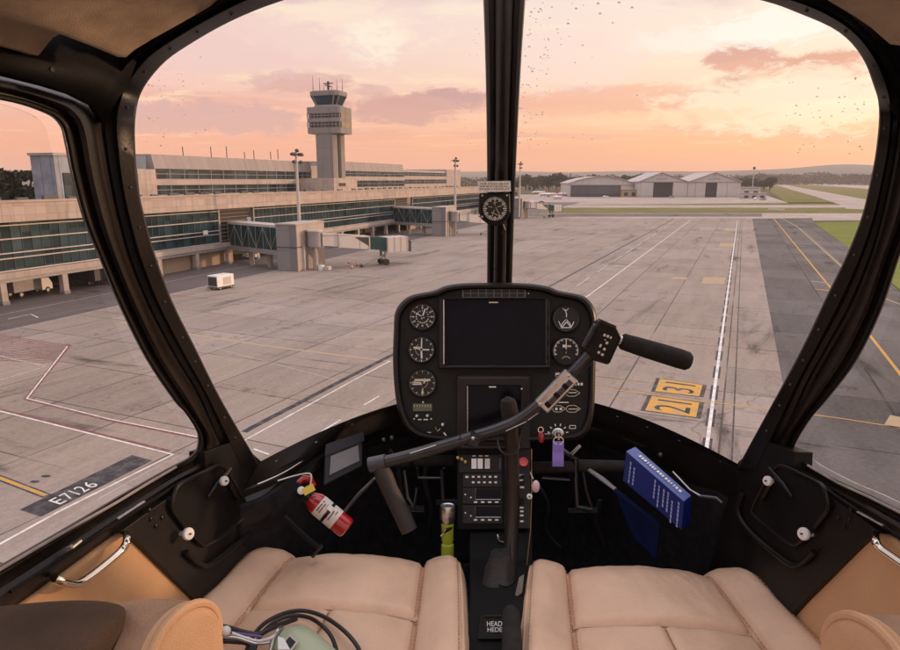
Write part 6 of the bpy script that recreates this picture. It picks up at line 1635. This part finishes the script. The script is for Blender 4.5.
# collar and boot of the control stick
b = MB(); st0 = atY(502, 590, 1.14)
b.lathe(atY(497, 598, 1.13) + Vector((0, 0, -.04)), (.05, .12, 1), [(.062, 0), (.060, .012), (.054, .022), (.055, .032), (.045, .045), (.045, .055), (.034, .07), (.034, .082), (.026, .10), (.020, .13)], M_LTHR, 28)
for v in b.v: v += Vector((noise.noise(v * 38), noise.noise(v * 38 + Vector((9, 0, 0))), noise.noise(v * 30 + Vector((0, 7, 0))) * .6)) * .009
b.build('stick_boot', None, heli)
b = MB(); b.tube([atY(512, 690, .80), atY(512, 652, .905), atY(511.5, 630, .95), atY(511, 613, .985), atY(510.5, 608, .995)], [.0165, .0165, .0160, .0145, .008], M_FOAM2, 18); b.build('lever_grip', None, heli)
b = MB(); b.prism([atY(514, 600, 1.085), atY(522, 593, 1.085), atY(524, 575, 1.10), atY(519, 578, 1.10)], (.0, -.004, .004), mat('pale_grey_leather', (0.22, 0.18, 0.16), .6)); b.build('boot_flap', None, heli, smooth=0)
b = MB(); b.tube([atY(497, 535, 1.26), atY(499, 541, 1.25), atY(506, 543.5, 1.245), atY(512, 539, 1.25), atY(514, 531, 1.26)], .0022, M_CHR, 8); b.build('loop_handle', None, heli)

# ---------------------------------------------------------------- control stick with its T-bar
YS = 1.235
b = MB(); b.tube([atY(507, 600, 1.12), atY(510, 560, 1.185), atY(513, 500, 1.225), atY(512, 450, YS), atY(510.5, 424, YS)], [.0150, .0150, .0145, .0142, .0135], mat('brown_black_tube', (0.016, 0.0125, 0.010), .35, var=.3, vscale=12), 18)
cyc = b.build('control_stick', None, heli)
b = MB(); b.tube([atY(511.5, 426, YS - .004), atY(510.5, 419, YS - .004), atY(508.5, 405, YS - .004), atY(507.8, 400, YS - .004), atY(507.6, 397.2, YS - .004)], [.0128, .0172, .0168, .0140, .005], M_FOAM2, 18)
b.build('stick_cap', None, cyc)
YB = 1.20
BAR = [(372, 464.5), (400, 458.5), (440, 447), (470, 438), (500, 428.5), (522, 418), (545, 400), (563, 383), (580, 366), (591, 354), (599, 345)]
bar3 = [atY(x, y, YB + (.02 if x > 560 else 0)) for x, y in BAR]
b = MB(); b.tube(idx_curve(bar3, 50), .0125, M_GUN, 16); b.build('tee_bar', None, cyc)
b = MB(); b.tube([atY(369.5, 465.2, YB), atY(386, 461.8, YB)], .0155, mat('grey_sleeve', (0.055, 0.054, 0.060), .4, var=.2, vscale=30), 18); b.build('bar_sleeve', None, cyc)
b = MB(); b.tube([atY(379, 464, YB), atY(384, 476, YB - .005), atY(390, 490, YB - .01), atY(402, 514, YB - .03), atY(409.5, 531, YB - .04)], [.014, .0185, .0170, .0175, .0165], mat('brown_grip', (0.027, 0.021, 0.018), .55, var=.25, vscale=25, bump=.6, bscale=400), 18); b.build('hand_grip', None, cyc)
b = MB(); b.box(atY(474.5, 438.5, YB - .012), (.020, .020, .022), M_GUN, Matrix.Rotation(R(15), 3, 'Y')); b.lathe(atY(473, 438.5, YB - .02), (0, -1, .2), [(.0085, 0), (.0085, .006), (.005, .008)], M_GUN, 14); b.lathe(atY(473, 438.5, YB - .029), (0, -1, .2), [(.0035, 0), (.002, .002)], M_ALU, 10); b.build('pivot_block', None, cyc, smooth=30)
b = MB(); b.box(atY(462, 441, YB - .004), (.016, .014, .020), M_GUN, Matrix.Rotation(R(15), 3, 'Y')); b.build('clamp', None, cyc, smooth=0, bevel=.002)
b = MB()
for p0, p1 in (((410, 453.4), (436, 445.2)), ((506, 431.0), (526, 421.8)), ((528, 420.2), (538, 413))):
    a, c = atY(*p0, YB - .0125), atY(*p1, YB - .0125); b.tube([a, c], .0018, M_PAPER, 6, flat=.5)
b.build('tape', None, cyc)
# metal clamp and friction block on the bar
b = MB(); a, c = atY(541, 406, YB - .004), atY(571.5, 374.5, YB + .004); mid_ = (a + c) / 2; dv = (c - a).normalized(); n_ = Vector((0, -1, .25)).normalized(); n_ = (n_ - dv * n_.dot(dv)).normalized(); s_v = dv.cross(n_)
Rm = Matrix((dv, s_v, n_)).transposed()
Lc = (c - a).length
b.box(mid_ + n_ * .008, (Lc, .034, .022), M_ALU, Rm)
cl_ = b.build('friction_clamp', None, cyc, smooth=0, bevel=.003)
b = MB(); b.box(mid_ + n_ * .021 + s_v * .006, (Lc * .80, .010, .006), M_GUN, Rm); b.box(mid_ + n_ * .0205 - s_v * .008, (Lc * .95, .007, .008), mat('worn_metal_strip', (0.46, 0.42, 0.38), .35, .9, var=.35, vscale=60), Rm)
for t in (-.34, -.05, .22): b.box(mid_ + n_ * .0225 + s_v * .005 + dv * Lc * t, (.008, .011, .004), M_BLK3, Rm)
for t in (-.47, .47): b.lathe(mid_ + n_ * .020 - s_v * .006 + dv * Lc * t * .95, n_, [(.0048, 0), (.0046, .004), (.002, .005)], M_ALU, 10)
b.build('strip', None, cl_, smooth=30)
# switch box and foam hand grip at the right end
BXc = atY(604.5, 343.5, YB + .02)
b = MB(); qd_ = [(583.5, 349.5), (600, 318.5), (617, 326), (622.5, 337), (609.5, 365.5), (596, 361.5)]
b.prism([atY(*p, YB - .005) for p in qd_], (0, .05, -.01), M_BLK2); sb = b.build('switch_box', None, cyc, smooth=0, bevel=.006, bseg=3)
b = MB()
for (x, y, w_, h_) in ((604, 333.4, 2.4, 2.6), (607.4, 334.6, 2.2, 2.6), (610.6, 336.2, 1.6, 2.4), (606.4, 341.2, 2.4, 2.6), (600.2, 343.8, 2.0, 3.2), (603.8, 347.4, 2.4, 2.6), (598.2, 350.8, 2.4, 2.4), (601.8, 353, 2.4, 2.4), (605.0, 339, 1, 1.4)):
    q = [atY(x + dx_ * math.cos(R(26)) - dy_ * math.sin(R(26)), y + dx_ * math.sin(R(26)) + dy_ * math.cos(R(26)), YB - .0056) for dx_, dy_ in ((0, h_), (w_, h_), (w_, 0), (0, 0))]
    b.prism(q, (0, -.0012, .0002), M_LBL)
b.build('marking', None, sb, smooth=0)
b = MB(); b.prism([atY(*p, YB - .008) for p in ((601, 319.5), (616.5, 326), (615.5, 328.6), (600, 322))], (0, .03, -.004), M_GUN); b.tube([atY(596, 325, YB - .01), atY(589, 338, YB - .01), atY(584, 347, YB - .01)], .006, M_GUN, 10); b.build('trigger', None, sb, smooth=20)
b = MB(); b.tube([atY(612, 337.5, YB + .018), atY(622, 341, YB + .017)], .010, M_ALU, 14); b.build('grip_tube', None, cyc)
b = MB(); b.tube([atY(621, 340.8, YB + .016), atY(623, 341.5, YB + .016), atY(640, 346.8, YB + .014), atY(660, 352.8, YB + .012), atY(680, 358.8, YB + .010), atY(687.5, 361.2, YB + .009), atY(690.2, 362, YB + .009)], [.0125, .0158, .0172, .0182, .0188, .0178, .0135], M_FOAM, 22); b.build('foam_grip', None, cyc)
b = MB(); b.tube(idx_curve([atY(497.5, 440, YB - .01), atY(499, 449, YB - .015), atY(507, 454.5, YB - .018), atY(517, 452, YB - .015), atY(520, 440, YB - .005), atY(524, 424, YB)], 24), .0022, M_CABLE, 8); b.build('cable', None, cyc)

# ---------------------------------------------------------------- pedals
PD = 1.42
def pedal(xs_, yb, r, m, lab=None, Y=PD):
    b = MB(); b.tube([atY(xs_[0], yb[0], Y), atY(xs_[1], yb[1], Y)], r, m, 16)
    o_ = b.build('pedal', None, heli)
    return o_
pr = pedal((533, 574), (467.6, 467.0), .0135, M_FOAM2); pr2 = pedal((578, 624.5), (465.6, 467.0), .0145, M_FOAM2)
pl1 = pedal((414, 455), (461.0, 460.4), .0125, M_FOAM); pl2 = pedal((372, 410), (464, 462), .012, M_FOAM)
b = MB()
b.tube([atY(575.5, 458, PD), atY(576, 485, PD - .01), atY(577, 507, PD - .03), atY(592, 509.5, PD - .03)], .0065, M_GUN, 10); b.tube([atY(583, 470, PD), atY(586, 490, PD - .02), atY(592, 508, PD - .03)], .0045, M_BLK2, 8)
b.tube([atY(542, 478, PD), atY(570, 480, PD), atY(570, 468, PD)], .004, M_GUN, 8); b.tube([atY(563, 450, PD + .05), atY(577, 461, PD)], .006, M_GUN, 8); b.tube([atY(571, 455, PD), atY(580, 446, PD + .02)], .004, M_ALU, 8)
b.build('pedal_bracket', None, pr2, smooth=40)
b = MB(); b.tube([atY(589, 470, PD - .02), atY(602, 479, PD - .05), atY(615.5, 489.5, PD - .08)], [.0070, .0085, .0060], mat('worn_link', (0.20, 0.19, 0.19), .5, .5, var=.35, vscale=40), 10, flat=.5); b.build('control_link', None, heli)
b = MB(); b.tube([atY(375, 478, 1.24), atY(360, 493, 1.26), atY(345, 511, 1.27)], [.0050, .0075, .0060], mat('worn_link', (0, 0, 0)), 10, flat=.5); b.build('control_link', None, heli)
b = MB()
b.tube([atY(417, 468, PD + .02), atY(418, 478, PD + .02), atY(444, 478.5, PD + .02), atY(444, 468, PD + .02)], .0035, M_GUN, 8); b.tube([atY(404, 470, PD), atY(408, 498, PD - .02), atY(414, 508, PD - .03), atY(417, 488, PD - .02)], .0042, M_GUN, 8)
b.tube([atY(442, 470, PD), atY(443, 500, PD - .02), atY(455, 501, PD - .02)], .0045, M_GUN, 8)
b.build('pedal_bracket', None, pl1, smooth=40)
M_HOSE = mat('ribbed_hose', (0.02, 0.019, 0.02), .5, var=.3, vscale=60)
for pts_, r_ in (([(430, 452), (425, 480), (431, 512), (428, 540)], .006), ([(540, 488), (548, 505), (546, 530), (560, 548)], .005), ([(600, 500), (596, 520), (604, 548)], .006), ([(300, 470), (318, 492), (334, 528), (330, 552)], .0055), ([(390, 450), (398, 470), (402, 500)], .005)):
    b = MB(); b.tube(idx_curve([atY(x, y, 1.50) for x, y in pts_], 24), r_, M_HOSE, 8); b.build('hose', None, heli)
b = MB()
for (x0, y0, x1_, y1_) in ((404, 506, 424, 512), (436, 500, 462, 505), (568, 508, 598, 513)): b.prism([atY(x0, y1_, 1.43), atY(x1_, y1_, 1.43), atY(x1_, y0, 1.46), atY(x0, y0, 1.46)], (0, .01, -.004), M_GUN); b.build('heel_plate', None, heli, smooth=0, bevel=.002); b = MB()
for (x, y) in ((283, 482), (296, 459), (306, 452), (384, 440), (392, 438), (640, 470), (660, 455), (700, 500)):
    c = atY(x, y, 1.40 if x < 500 else 1.36); n = (EYEL - c).normalized(); b = MB(); b.lathe(c, n, [(.0055, -.004), (.005, .001), (.0025, .003)], M_GUN, 10); b.build('screw', None, heli)
# document pocket on the left wall under the windscreen rim
PK = [(325.5, 444.5), (363, 432), (362.5, 466), (324, 486)]
b = MB(); pk = [atY(x, y, 1.40 + (x - 344) * .0012 - (y - 432) * .0012) for x, y in PK]; nn_ = (pk[1] - pk[0]).cross(pk[2] - pk[0]).normalized(); nn_ = nn_ if nn_.y < 0 else -nn_
b.prism(pk, -nn_ * .012, mat('dark_slate_vinyl', (0.018, 0.018, 0.026), .5, var=.2, vscale=20)); dp = b.build('document_pocket', None, heli, smooth=0, bevel=.003)
b = MB(); lerpq = lambda u, v: (pk[3] * (1 - u) + pk[2] * u) * (1 - v) + (pk[0] * (1 - u) + pk[1] * u) * v
b.prism([lerpq(.12, .20) + nn_ * .001, lerpq(.90, .20) + nn_ * .001, lerpq(.86, .66) + nn_ * .001, lerpq(.14, .66) + nn_ * .001], nn_ * .002, mat('grey_card', (0.22, 0.21, 0.22), .4, var=.1, vscale=30)); b.build('card', None, dp, smooth=0)
b = MB(); b.prism([lerpq(-.02, .72), lerpq(1.02, .72), lerpq(1.0, 1.0), lerpq(0, 1.0)], nn_ * .004, mat('dark_slate_vinyl', (0, 0, 0))); b.build('flap', None, dp, smooth=0)
# compass on the centre post
def post_at(py):
    best = min(post, key=lambda p: abs((lambda q: q.z / q.y - ray(500, py).z / ray(500, py).y)(p - UPV))); return best
cpy = min(p.y for p in (post_at(178), post_at(226))) - .062
CP = Pl(494.5, 205, cpy, R(2))
b = MB(); sh = [(479, 193), (510, 193), (510.5, 212), (507, 219.5), (500, 224.5), (495, 225.5), (489, 224.5), (482, 219.5), (478.5, 212)]
b.prism([CP(*p, .012) for p in sh], -CP.n * .052, M_BLK2); comp = b.build('compass', None, heli, smooth=0, bevel=.004, bseg=3)
b = MB(); b.prism([CP(*p, .0135) for p in ((478, 181.5), (510.5, 181.0), (510.8, 191.6), (478.5, 192.2))], -CP.n * .006, mat('scuffed_plate', (0.85, 0.83, 0.79), .45, .0, var=.3, vscale=160)); pt_ = b.build('correction_card', None, comp, smooth=0)
b = MB(); rs2 = random.Random(8)
for row in range(3):
    x = 480.0
    while x < 508:
        w_ = rs2.uniform(.8, 2.4); y = 183.2 + row * 2.6
        b.prism([CP(x, y + 1.2, .0139), CP(x + w_, y + 1.2, .0139), CP(x + w_, y, .0139), CP(x, y, .0139)], CP.n * .0003, mat('faded_print', (0.36, 0.31, 0.24), .6) if rs2.random() < .6 else mat('brass', (0, 0, 0))); x += w_ + rs2.uniform(.4, 1.6)
b.build('lettering', None, pt_, smooth=0)
b = MB(); c = CP(495, 208.5, .0122); pxm = (CP(496, 205) - CP(495, 205)).length
b.lathe(c, CP.n, [(13.6 * pxm, 0), (13.6 * pxm, .003), (12.8 * pxm, .004), (12.4 * pxm, .001)], M_BLK3, 36, caps=False)
b.poly([c + CP.n * .0012 + (CP(495 + math.cos(a) * 12.6, 208.5 + math.sin(a) * 12.6) - CP(495, 208.5)) for a in [2 * math.pi * j / 32 for j in range(32)]], mat('compass_dial', (0.020, 0.016, 0.012), .5))
def cst(p0, p1, wd, m):
    d = Vector((p1[0] - p0[0], p1[1] - p0[1])).normalized(); n = (-d.y * wd / 2, d.x * wd / 2)
    b.poly([CP(p0[0] + n[0], p0[1] + n[1], .0138), CP(p1[0] + n[0], p1[1] + n[1], .0138), CP(p1[0] - n[0], p1[1] - n[1], .0138), CP(p0[0] - n[0], p0[1] - n[1], .0138)], m)
for k in range(36):
    a = R(k * 10); r0 = 9.0 if k % 3 else 7.9
    cst((495 + math.sin(a) * r0, 208.5 - math.cos(a) * r0), (495 + math.sin(a) * 11.8, 208.5 - math.cos(a) * 11.8), .75 if k % 3 else 1.1, M_LBL)
for p0, p1 in (((495, 200.5), (495, 205.5)), ((493, 203), (497, 202)), ((491.5, 212), (498.5, 215.5)), ((495.6, 207), (500.5, 216)), ((492, 216.5), (494.5, 209.5)), ((488.5, 206.5), (492.5, 207.2)), ((497.4, 206.8), (502, 206))): cst(p0, p1, .55, M_CRM)
b.build('dial', None, comp, smooth=30)
b = MB()
for (x, y) in ((482.5, 195.5), (507, 195.3), (482.5, 216.5), (503.5, 216.3)): b.lathe(CP(x, y, .012), CP.n, [(.0022, 0), (.0018, .0012)], M_ALU, 8)
b.tube([CP(503, 224, .004), CP(505, 230, .0), CP(502, 234, -.01)], .0012, M_CABLE, 6); b.build('screw', None, comp)

# ================================================================ LOOSE THINGS IN THE CABIN
def loose(name, p, label, cat):
    e = empty(name, p + heli.location); tag(e, label, cat); return e
def rel(b, e):
    off = e.location - heli.location; b.v = [v - off for v in b.v]; return b
# fire extinguisher
a, c = atY(297, 487, 1.13), atY(345, 527, 1.115); ax = (c - a).normalized(); Lx = (c - a).length
fe = loose('fire_extinguisher', c, 'red fire extinguisher with white label lying on the left footwell wall', 'fire extinguisher')
Q = lambda t: a + ax * Lx * t
b = MB(); b.lathe(Q(.25), ax, [(.004, 0), (.012, .002), (.016, .008), (.0205, .018), (.0205, Lx * .74), (.0195, Lx * .785), (.016, Lx * .805), (.004, Lx * .81)], M_RED, 28); rel(b, fe).build('cylinder', None, fe)
b = MB(); b.lathe(Q(.45), ax, [(.0208, 0), (.0208, Lx * .38)], M_PAPER, 28, caps=False); lbl = rel(b, fe).build('label', None, fe, smooth=60)
b = MB(); vdir = (EYEL - Q(.6)).normalized(); vdir = (vdir - ax * vdir.dot(ax)).normalized(); vs_ = ax.cross(vdir)
for k in range(7):
    for s_ in (-.55, -.36, -.18, .02, .22, .42):
        if (k * 7 + int(s_ * 100)) % 4 == 0: continue
        t = .49 + k * .045; c0 = Q(t) + (vdir * math.cos(s_) + vs_ * math.sin(s_)) * .0210
        b.box(c0, (.0020, .0042, .0005), M_GUN if (k + int(s_ * 10)) % 3 else M_RED, Matrix((ax, (vs_ * math.cos(s_) - vdir * math.sin(s_)), (vdir * math.cos(s_) + vs_ * math.sin(s_)))).transposed())
rel(b, fe).build('lettering', None, lbl, smooth=0)
b = MB(); b.lathe(Q(.10), ax, [(.012, 0), (.014, .01), (.013, .024)], M_BLK2, 16); b.box(Q(.05) + vdir * .006, (.028, .014, .014), M_BLK3, Matrix((ax, vs_, vdir)).transposed()); b.lathe(Q(.10) + vdir * .014, vdir, [(.0075, 0), (.0075, .006), (.006, .007)], M_KNOB, 14); rel(b, fe).build('valve', None, fe, smooth=40)
b = MB(); b.tube([Q(-.02) - vs_ * .006, Q(.0) - vs_ * .02, Q(.08) - vs_ * .026, Q(.20) - vs_ * .020], [.006, .008, .008, .006], M_RED, 10); rel(b, fe).build('lever', None, fe)
b = MB(); b.box(Q(.18) + vdir * .020 - vs_ * .010, (.014, .022, .004), M_YELL, Matrix((ax, vs_, vdir)).transposed() @ Matrix.Rotation(.4, 3, 'Z')); b.tube(idx_curve([Q(.16) - vs_ * .016 + vdir * .012, Q(.04) - vs_ * .034 + vdir * .014, Q(-.14) - vs_ * .014, Q(-.30) + vs_ * .014], 14), .0014, M_LBL, 6); rel(b, fe).build('safety_tag', None, fe)
b = MB()
for t in (.62,): b.lathe(Q(t), ax, [(.0212, 0), (.0214, .003), (.0212, .006)], M_BLK3, 28, caps=False)
b.box(Q(.63) + (vdir * .9 - vs_ * .4) * .0225, (.012, .010, .004), M_ALU, Matrix((ax, vs_, vdir)).transposed()); rel(b, fe).build('bracket', None, fe, smooth=40)
# bracket struts that hold it to the wall stay with the cabin
b = MB(); b.tube([atY(284, 517, 1.15), atY(300, 532, 1.15), atY(318, 548, 1.14)], .006, M_BLK3, 8); b.tube([atY(312, 557, 1.14), atY(322, 545, 1.15)], .004, M_GUN, 8); b.build('wall_bracket', None, heli)
# lime bottle-like torch by the console
fa = loose('torch', atY(447, 560, 1.24), 'lime yellow torch with a steel head standing left of the console', 'torch')
ta, tb = atY(447.5, 560, 1.25), atY(447.5, 505, 1.27); ta2 = (tb - ta); tl = ta2.length; ta2.normalize()
b = MB(); b.lathe(ta, ta2, [(.009, 0), (.0135, .004), (.0135, tl * .28), (.0105, tl * .31), (.0128, tl * .36), (.0128, tl * .62), (.0135, tl * .64), (.012, tl * .68)], M_LIME, 20); rel(b, fa).build('barrel', None, fa)
b = MB(); b.lathe(ta + ta2 * tl * .66, ta2, [(.0115, 0), (.0160, tl * .08), (.0165, tl * .30), (.0150, tl * .335), (.0130, tl * .32)], M_ALU, 22); rel(b, fa).build('head', None, fa)
b = MB(); vd = (EYEL - ta).normalized(); b.tube([ta + ta2 * tl * .50 + vd * .014 + Vector((-.012, 0, -.004)), ta + ta2 * tl * .54 + vd * .017, ta + ta2 * tl * .55 + vd * .015 + Vector((.010, 0, .004))], [.002, .004, .002], M_BLK3, 8); b.tube([ta + ta2 * tl * .47 + vd * .015 + Vector((-.014, 0, -.006)), ta + ta2 * tl * .53 + vd * .018 + Vector((-.003, 0, .002))], .0013, M_LBL, 6); rel(b, fa).build('clip', None, fa)
# blue manual
bk = [atY(626, 451, 1.325), atY(684, 501.5, 1.19), atY(673, 524, 1.165), atY(622.5, 481, 1.295)]   # front cover: top edge left/right, bottom right/left
bk[2] = bk[1] + (bk[3] - bk[0]) * .86
bo = loose('blue_book', bk[3], 'thick blue book with pale spine wedged against the right footwell wall', 'book')
tt = (bk[0] + bk[1]) / 2; back_off = Vector((.022, .020, .004))
n_c = (bk[1] - bk[0]).cross(bk[3] - bk[0]).normalized(); n_c = n_c if n_c.dot(EYEL - bk[0]) > 0 else -n_c
thk = -n_c * .028 + Vector((0, 0, .006))
q2 = [p + thk for p in bk]
q2[0] = atY(635.5, 446.5, 1.352); q2[1] = atY(691.5, 495.5, 1.222); dlt = q2[0] - bk[0]; q2[2] = bk[2] + dlt; q2[3] = bk[3] + dlt
dn_ = (bk[3] - bk[0])
bk[3] = bk[0] + dn_ * 1.0; 
b = MB(); b.add(bk + q2, [(0, 1, 2, 3), (4, 7, 6, 5), (1, 5, 6, 2), (0, 3, 7, 4), (3, 2, 6, 7)], M_BLUE); b.add([bk[0], bk[1], q2[1], q2[0]], [(0, 1, 2, 3)], M_BLUEE); rel(b, bo).build('cover', None, bo, smooth=0, bevel=.0015)
b = MB(); bq = lambda u, v: (bk[0] * (1 - u) + bk[1] * u) * (1 - v) + (bk[3] * (1 - u) + bk[2] * u) * v + n_c * .0016
rs3 = random.Random(6)
def bline(u0, v0, u1, v1, th): b.add([bq(u0, v0), bq(u0 + th, v0), bq(u1 + th, v1), bq(u1, v1)], [(0, 1, 2, 3)], mat('pale_blue_print', (0.30, 0.34, 0.60), .5))
for (u, v0, v1) in ((.10, .20, .85), (.17, .28, .80), (.53, .10, .70), (.60, .18, .86), (.68, .16, .72), (.75, .14, .80), (.82, .30, .92), (.92, .16, .96)):
    v = v0
    while v < v1: L_ = rs3.uniform(.05, .13); bline(u, v, u + .004, v + L_, .022); v += L_ + .03
rel(b, bo).build('print', None, bo, smooth=0)
b = MB(); sq_ = lambda u, v: (bk[0] * (1 - u) + bk[1] * u) * (1 - v) + (q2[0] * (1 - u) + q2[1] * u) * v + Vector((0, -.0004, .0012))
u = .16
while u < .90: L_ = rs3.uniform(.015, .04); b.add([sq_(u, .40), sq_(u + L_, .40), sq_(u + L_, .66), sq_(u, .66)], [(0, 1, 2, 3)], M_LBL); u += L_ + rs3.uniform(.012, .03)
rel(b, bo).build('spine_lettering', None, bo, smooth=0)
b = MB(); pkt = [atY(612, 488, 1.34), atY(660, 526, 1.25), atY(656, 560, 1.24), atY(634, 540, 1.28)]
b.prism(pkt, (0.01, .03, -.01), mat('dark_blue_pocket', (0.004, 0.008, 0.045), .7, var=.3, vscale=20, spec=.1)); b.build('blue_pocket', None, heli, smooth=0, bevel=.004)
b = MB(); b.tube([atY(673, 472, 1.30), atY(690, 490, 1.24), atY(702, 497, 1.20)], .0022, M_ALU, 6); b.tube([atY(700, 496, 1.20), atY(716, 498, 1.19), atY(722, 503, 1.18)], .003, M_GUN, 6); b.build('pocket_wire', None, heli)
# keys in the switch: red fob and purple ribbon
kr = loose('key_ribbon', PNL(558, 441, .012), 'purple ribbon tag hanging from the ignition key', 'key tag')
b = MB(); secs = []
for k in range(12):
    y = 441 + 25.5 * k / 11; wob = .0012 * math.sin(k * .9)
    secs.append([PNL(552.6 - .3 * k / 11, y, FH + .012 + wob), PNL(558, y, FH + .0132 + wob), PNL(563.8 - .2 * k / 11, y, FH + .012 + wob), PNL(563.8 - .2 * k / 11, y, FH + .0112 + wob), PNL(552.6 - .3 * k / 11, y, FH + .0112 + wob)])
b.loft(secs, M_PURP, closed=True, caps=True); rel(b, kr).build('ribbon', None, kr, smooth=30)
b = MB(); c = PNL(558.3, 440.5, FH + .013); b.tube([c + (PNL(558.3 + math.cos(t) * 5, 440.5 + math.sin(t) * 3.8) - PNL(558.3, 440.5)) for t in [2 * math.pi * k / 20 for k in range(21)]], .0011, M_CHR, 6); b.box(PNL(558.3, 435.5, FH + .018), (.004, .012, .014), M_ALU); rel(b, kr).build('key_ring', None, kr)
kf = loose('key_fob', PNL(541, 441, .008), 'small red fob on a steel ring under the panel', 'key fob')
b = MB(); b.tube([PNL(541, 431.5, FH + .006), PNL(541, 434.5, FH + .008), PNL(541.5, 439, FH + .009), PNL(541.5, 442.5, FH + .008)], [.003, .0060, .0072, .0045], M_RED, 14, flat=.8); rel(b, kf).build('fob', None, kf)
b = MB(); b.tube([PNL(540.8 + math.cos(t) * 2.6, 430 + math.sin(t) * 2.8, FH + .007) for t in [2 * math.pi * k / 16 for k in range(17)]], .0012, M_CHR, 6); rel(b, kf).build('ring', None, kf)
# headset on the left seat
ZS = -.752
hs = loose('headset', atZ(310, 645, ZS), 'pale green aviation headset with coiled black cable on the left seat', 'headset')
hc = atZ(301, 652, ZS + .03)
b = MB(); sec = []
axh = Vector((.55, -.45, 0)).normalized(); uh = Vector((0, 0, 1)); vh = axh.cross(uh)
for (d_, k_) in ((-.052, .02), (-.050, .35), (-.042, .70), (-.026, .93), (-.004, 1.0), (.02, .98), (.045, .96), (.075, .9)):
    sec.append([hc + axh * d_ + (vh * math.cos(t) * .037 + uh * math.sin(t) * .030) * k_ for t in [2 * math.pi * j / 24 for j in range(24)]])
b.loft(sec, M_MINT, closed=True, caps=True); rel(b, hs).build('ear_cup', None, hs, smooth=60)
b = MB(); bd = (EYEL - hc).normalized(); c0 = atZ(322, 637, ZS + .058)
sx1 = axh; sx2 = (bd - axh * bd.dot(axh)).normalized(); sx3 = sx1.cross(sx2)
q = [hc + axh * t + (sx2 * math.cos(s_) + sx3 * math.sin(s_)) * .0372 for t, s_ in ((-.008, -.22), (.016, -.22), (.016, .26), (-.008, .26))]
b.prism(q, sx2 * .0006, M_PAPER); q = [p * .72 + sum(q, Vector()) / 4 * .28 for p in q]; b.prism([p + sx2 * .0008 for p in q], sx2 * .0003, M_GUN); rel(b, hs).build('sticker', None, hs, smooth=0)
b = MB(); b.tube(idx_curve([atZ(268, 660, ZS + .035), atZ(273, 640, ZS + .048), atZ(277, 631, ZS + .055), atZ(282, 628, ZS + .050)], 14), .0035, M_ALU, 8)
b.prism([atZ(278, 651, ZS + .055), atZ(290, 651, ZS + .055), atZ(284, 640, ZS + .058), atZ(278, 638, ZS + .058)], (0, 0, .003), M_KNOB); rel(b, hs).build('headband_fork', None, hs)
b = MB()
b.tube(idx_curve([atZ(244, 660, ZS + .02), atZ(251, 640, ZS + .03), atZ(264, 624, ZS + .022), atZ(284, 613.5, ZS + .014), atZ(304, 611, ZS + .014), atZ(324, 617, ZS + .016), atZ(344, 631, ZS + .022), atZ(358, 648, ZS + .016), atZ(362, 665, ZS + .012)], 50), .0036, M_CABLE, 10)
b.tube(idx_curve([atZ(252, 662, ZS + .024), atZ(258, 640, ZS + .034), atZ(272, 624, ZS + .026), atZ(290, 616, ZS + .022), atZ(308, 617.5, ZS + .024), atZ(322, 626, ZS + .032), atZ(332, 638, ZS + .026), atZ(338, 655, ZS + .014)], 50), .0034, M_CABLE, 10)
b.tube(idx_curve([atZ(206, 632, ZS + .06), atZ(222, 627, ZS + .055), atZ(242, 632, ZS + .05), atZ(258, 634.5, ZS + .045), atZ(272, 628, ZS + .04), atZ(296, 619, ZS + .022)], 40), .0042, M_CABLE, 10)
b.tube(idx_curve([atZ(212, 640, ZS + .06), atZ(232, 640, ZS + .055), atZ(250, 644, ZS + .04), atZ(248, 665, ZS + .03)], 24), .0060, M_CABLE, 10)
rel(b, hs).build('cable', None, hs)
b = MB(); c0 = atZ(226, 631, ZS + .075); b.blob(c0, .0075, M_KNOB, 12, 8); b.tube([atZ(217, 634, ZS + .07), atZ(222, 632, ZS + .073)], .0055, M_ALU, 10)
b.tube(idx_curve([atZ(232, 633, ZS + .07), atZ(246, 638, ZS + .06), atZ(258, 641, ZS + .055), atZ(268, 639, ZS + .058), atZ(274, 636, ZS + .06)], 20), .0020, M_KNOB, 8); b.tube(idx_curve([atZ(216, 637, ZS + .07), atZ(236, 638, ZS + .064), atZ(256, 644, ZS + .056), atZ(270, 643, ZS + .058)], 20), .0022, M_ALU, 8)
b.tube(idx_curve([atZ(228, 632, ZS + .066), atZ(240, 634, ZS + .06), atZ(262, 637, ZS + .056)], 14), .0022, mat('violet_sleeve', (0.14, 0.09, 0.28), .4), 8); rel(b, hs).build('microphone_boom', None, hs)

# ---------------------------------------------------------------- evening haze
mh = bpy.data.materials.new('evening_haze'); mh.use_nodes = True
th_ = NT(mh.node_tree); th_.n.clear(); oh = th_.new('ShaderNodeOutputMaterial')
vp_ = th_.new('ShaderNodeVolumePrincipled'); vp_.inputs['Color'].default_value = (0.95, 0.84, 0.80, 1); vp_.inputs['Density'].default_value = HAZE
th_.link(vp_.outputs[0], oh.inputs['Volume'])
b = MB(); b.bx(-7900, 7900, -7900, 7900, -3.0, 190.0); o = b.build('haze', mh, smooth=0); tag(o, 'thin pinkish evening haze over the airfield', 'haze', kind='stuff')
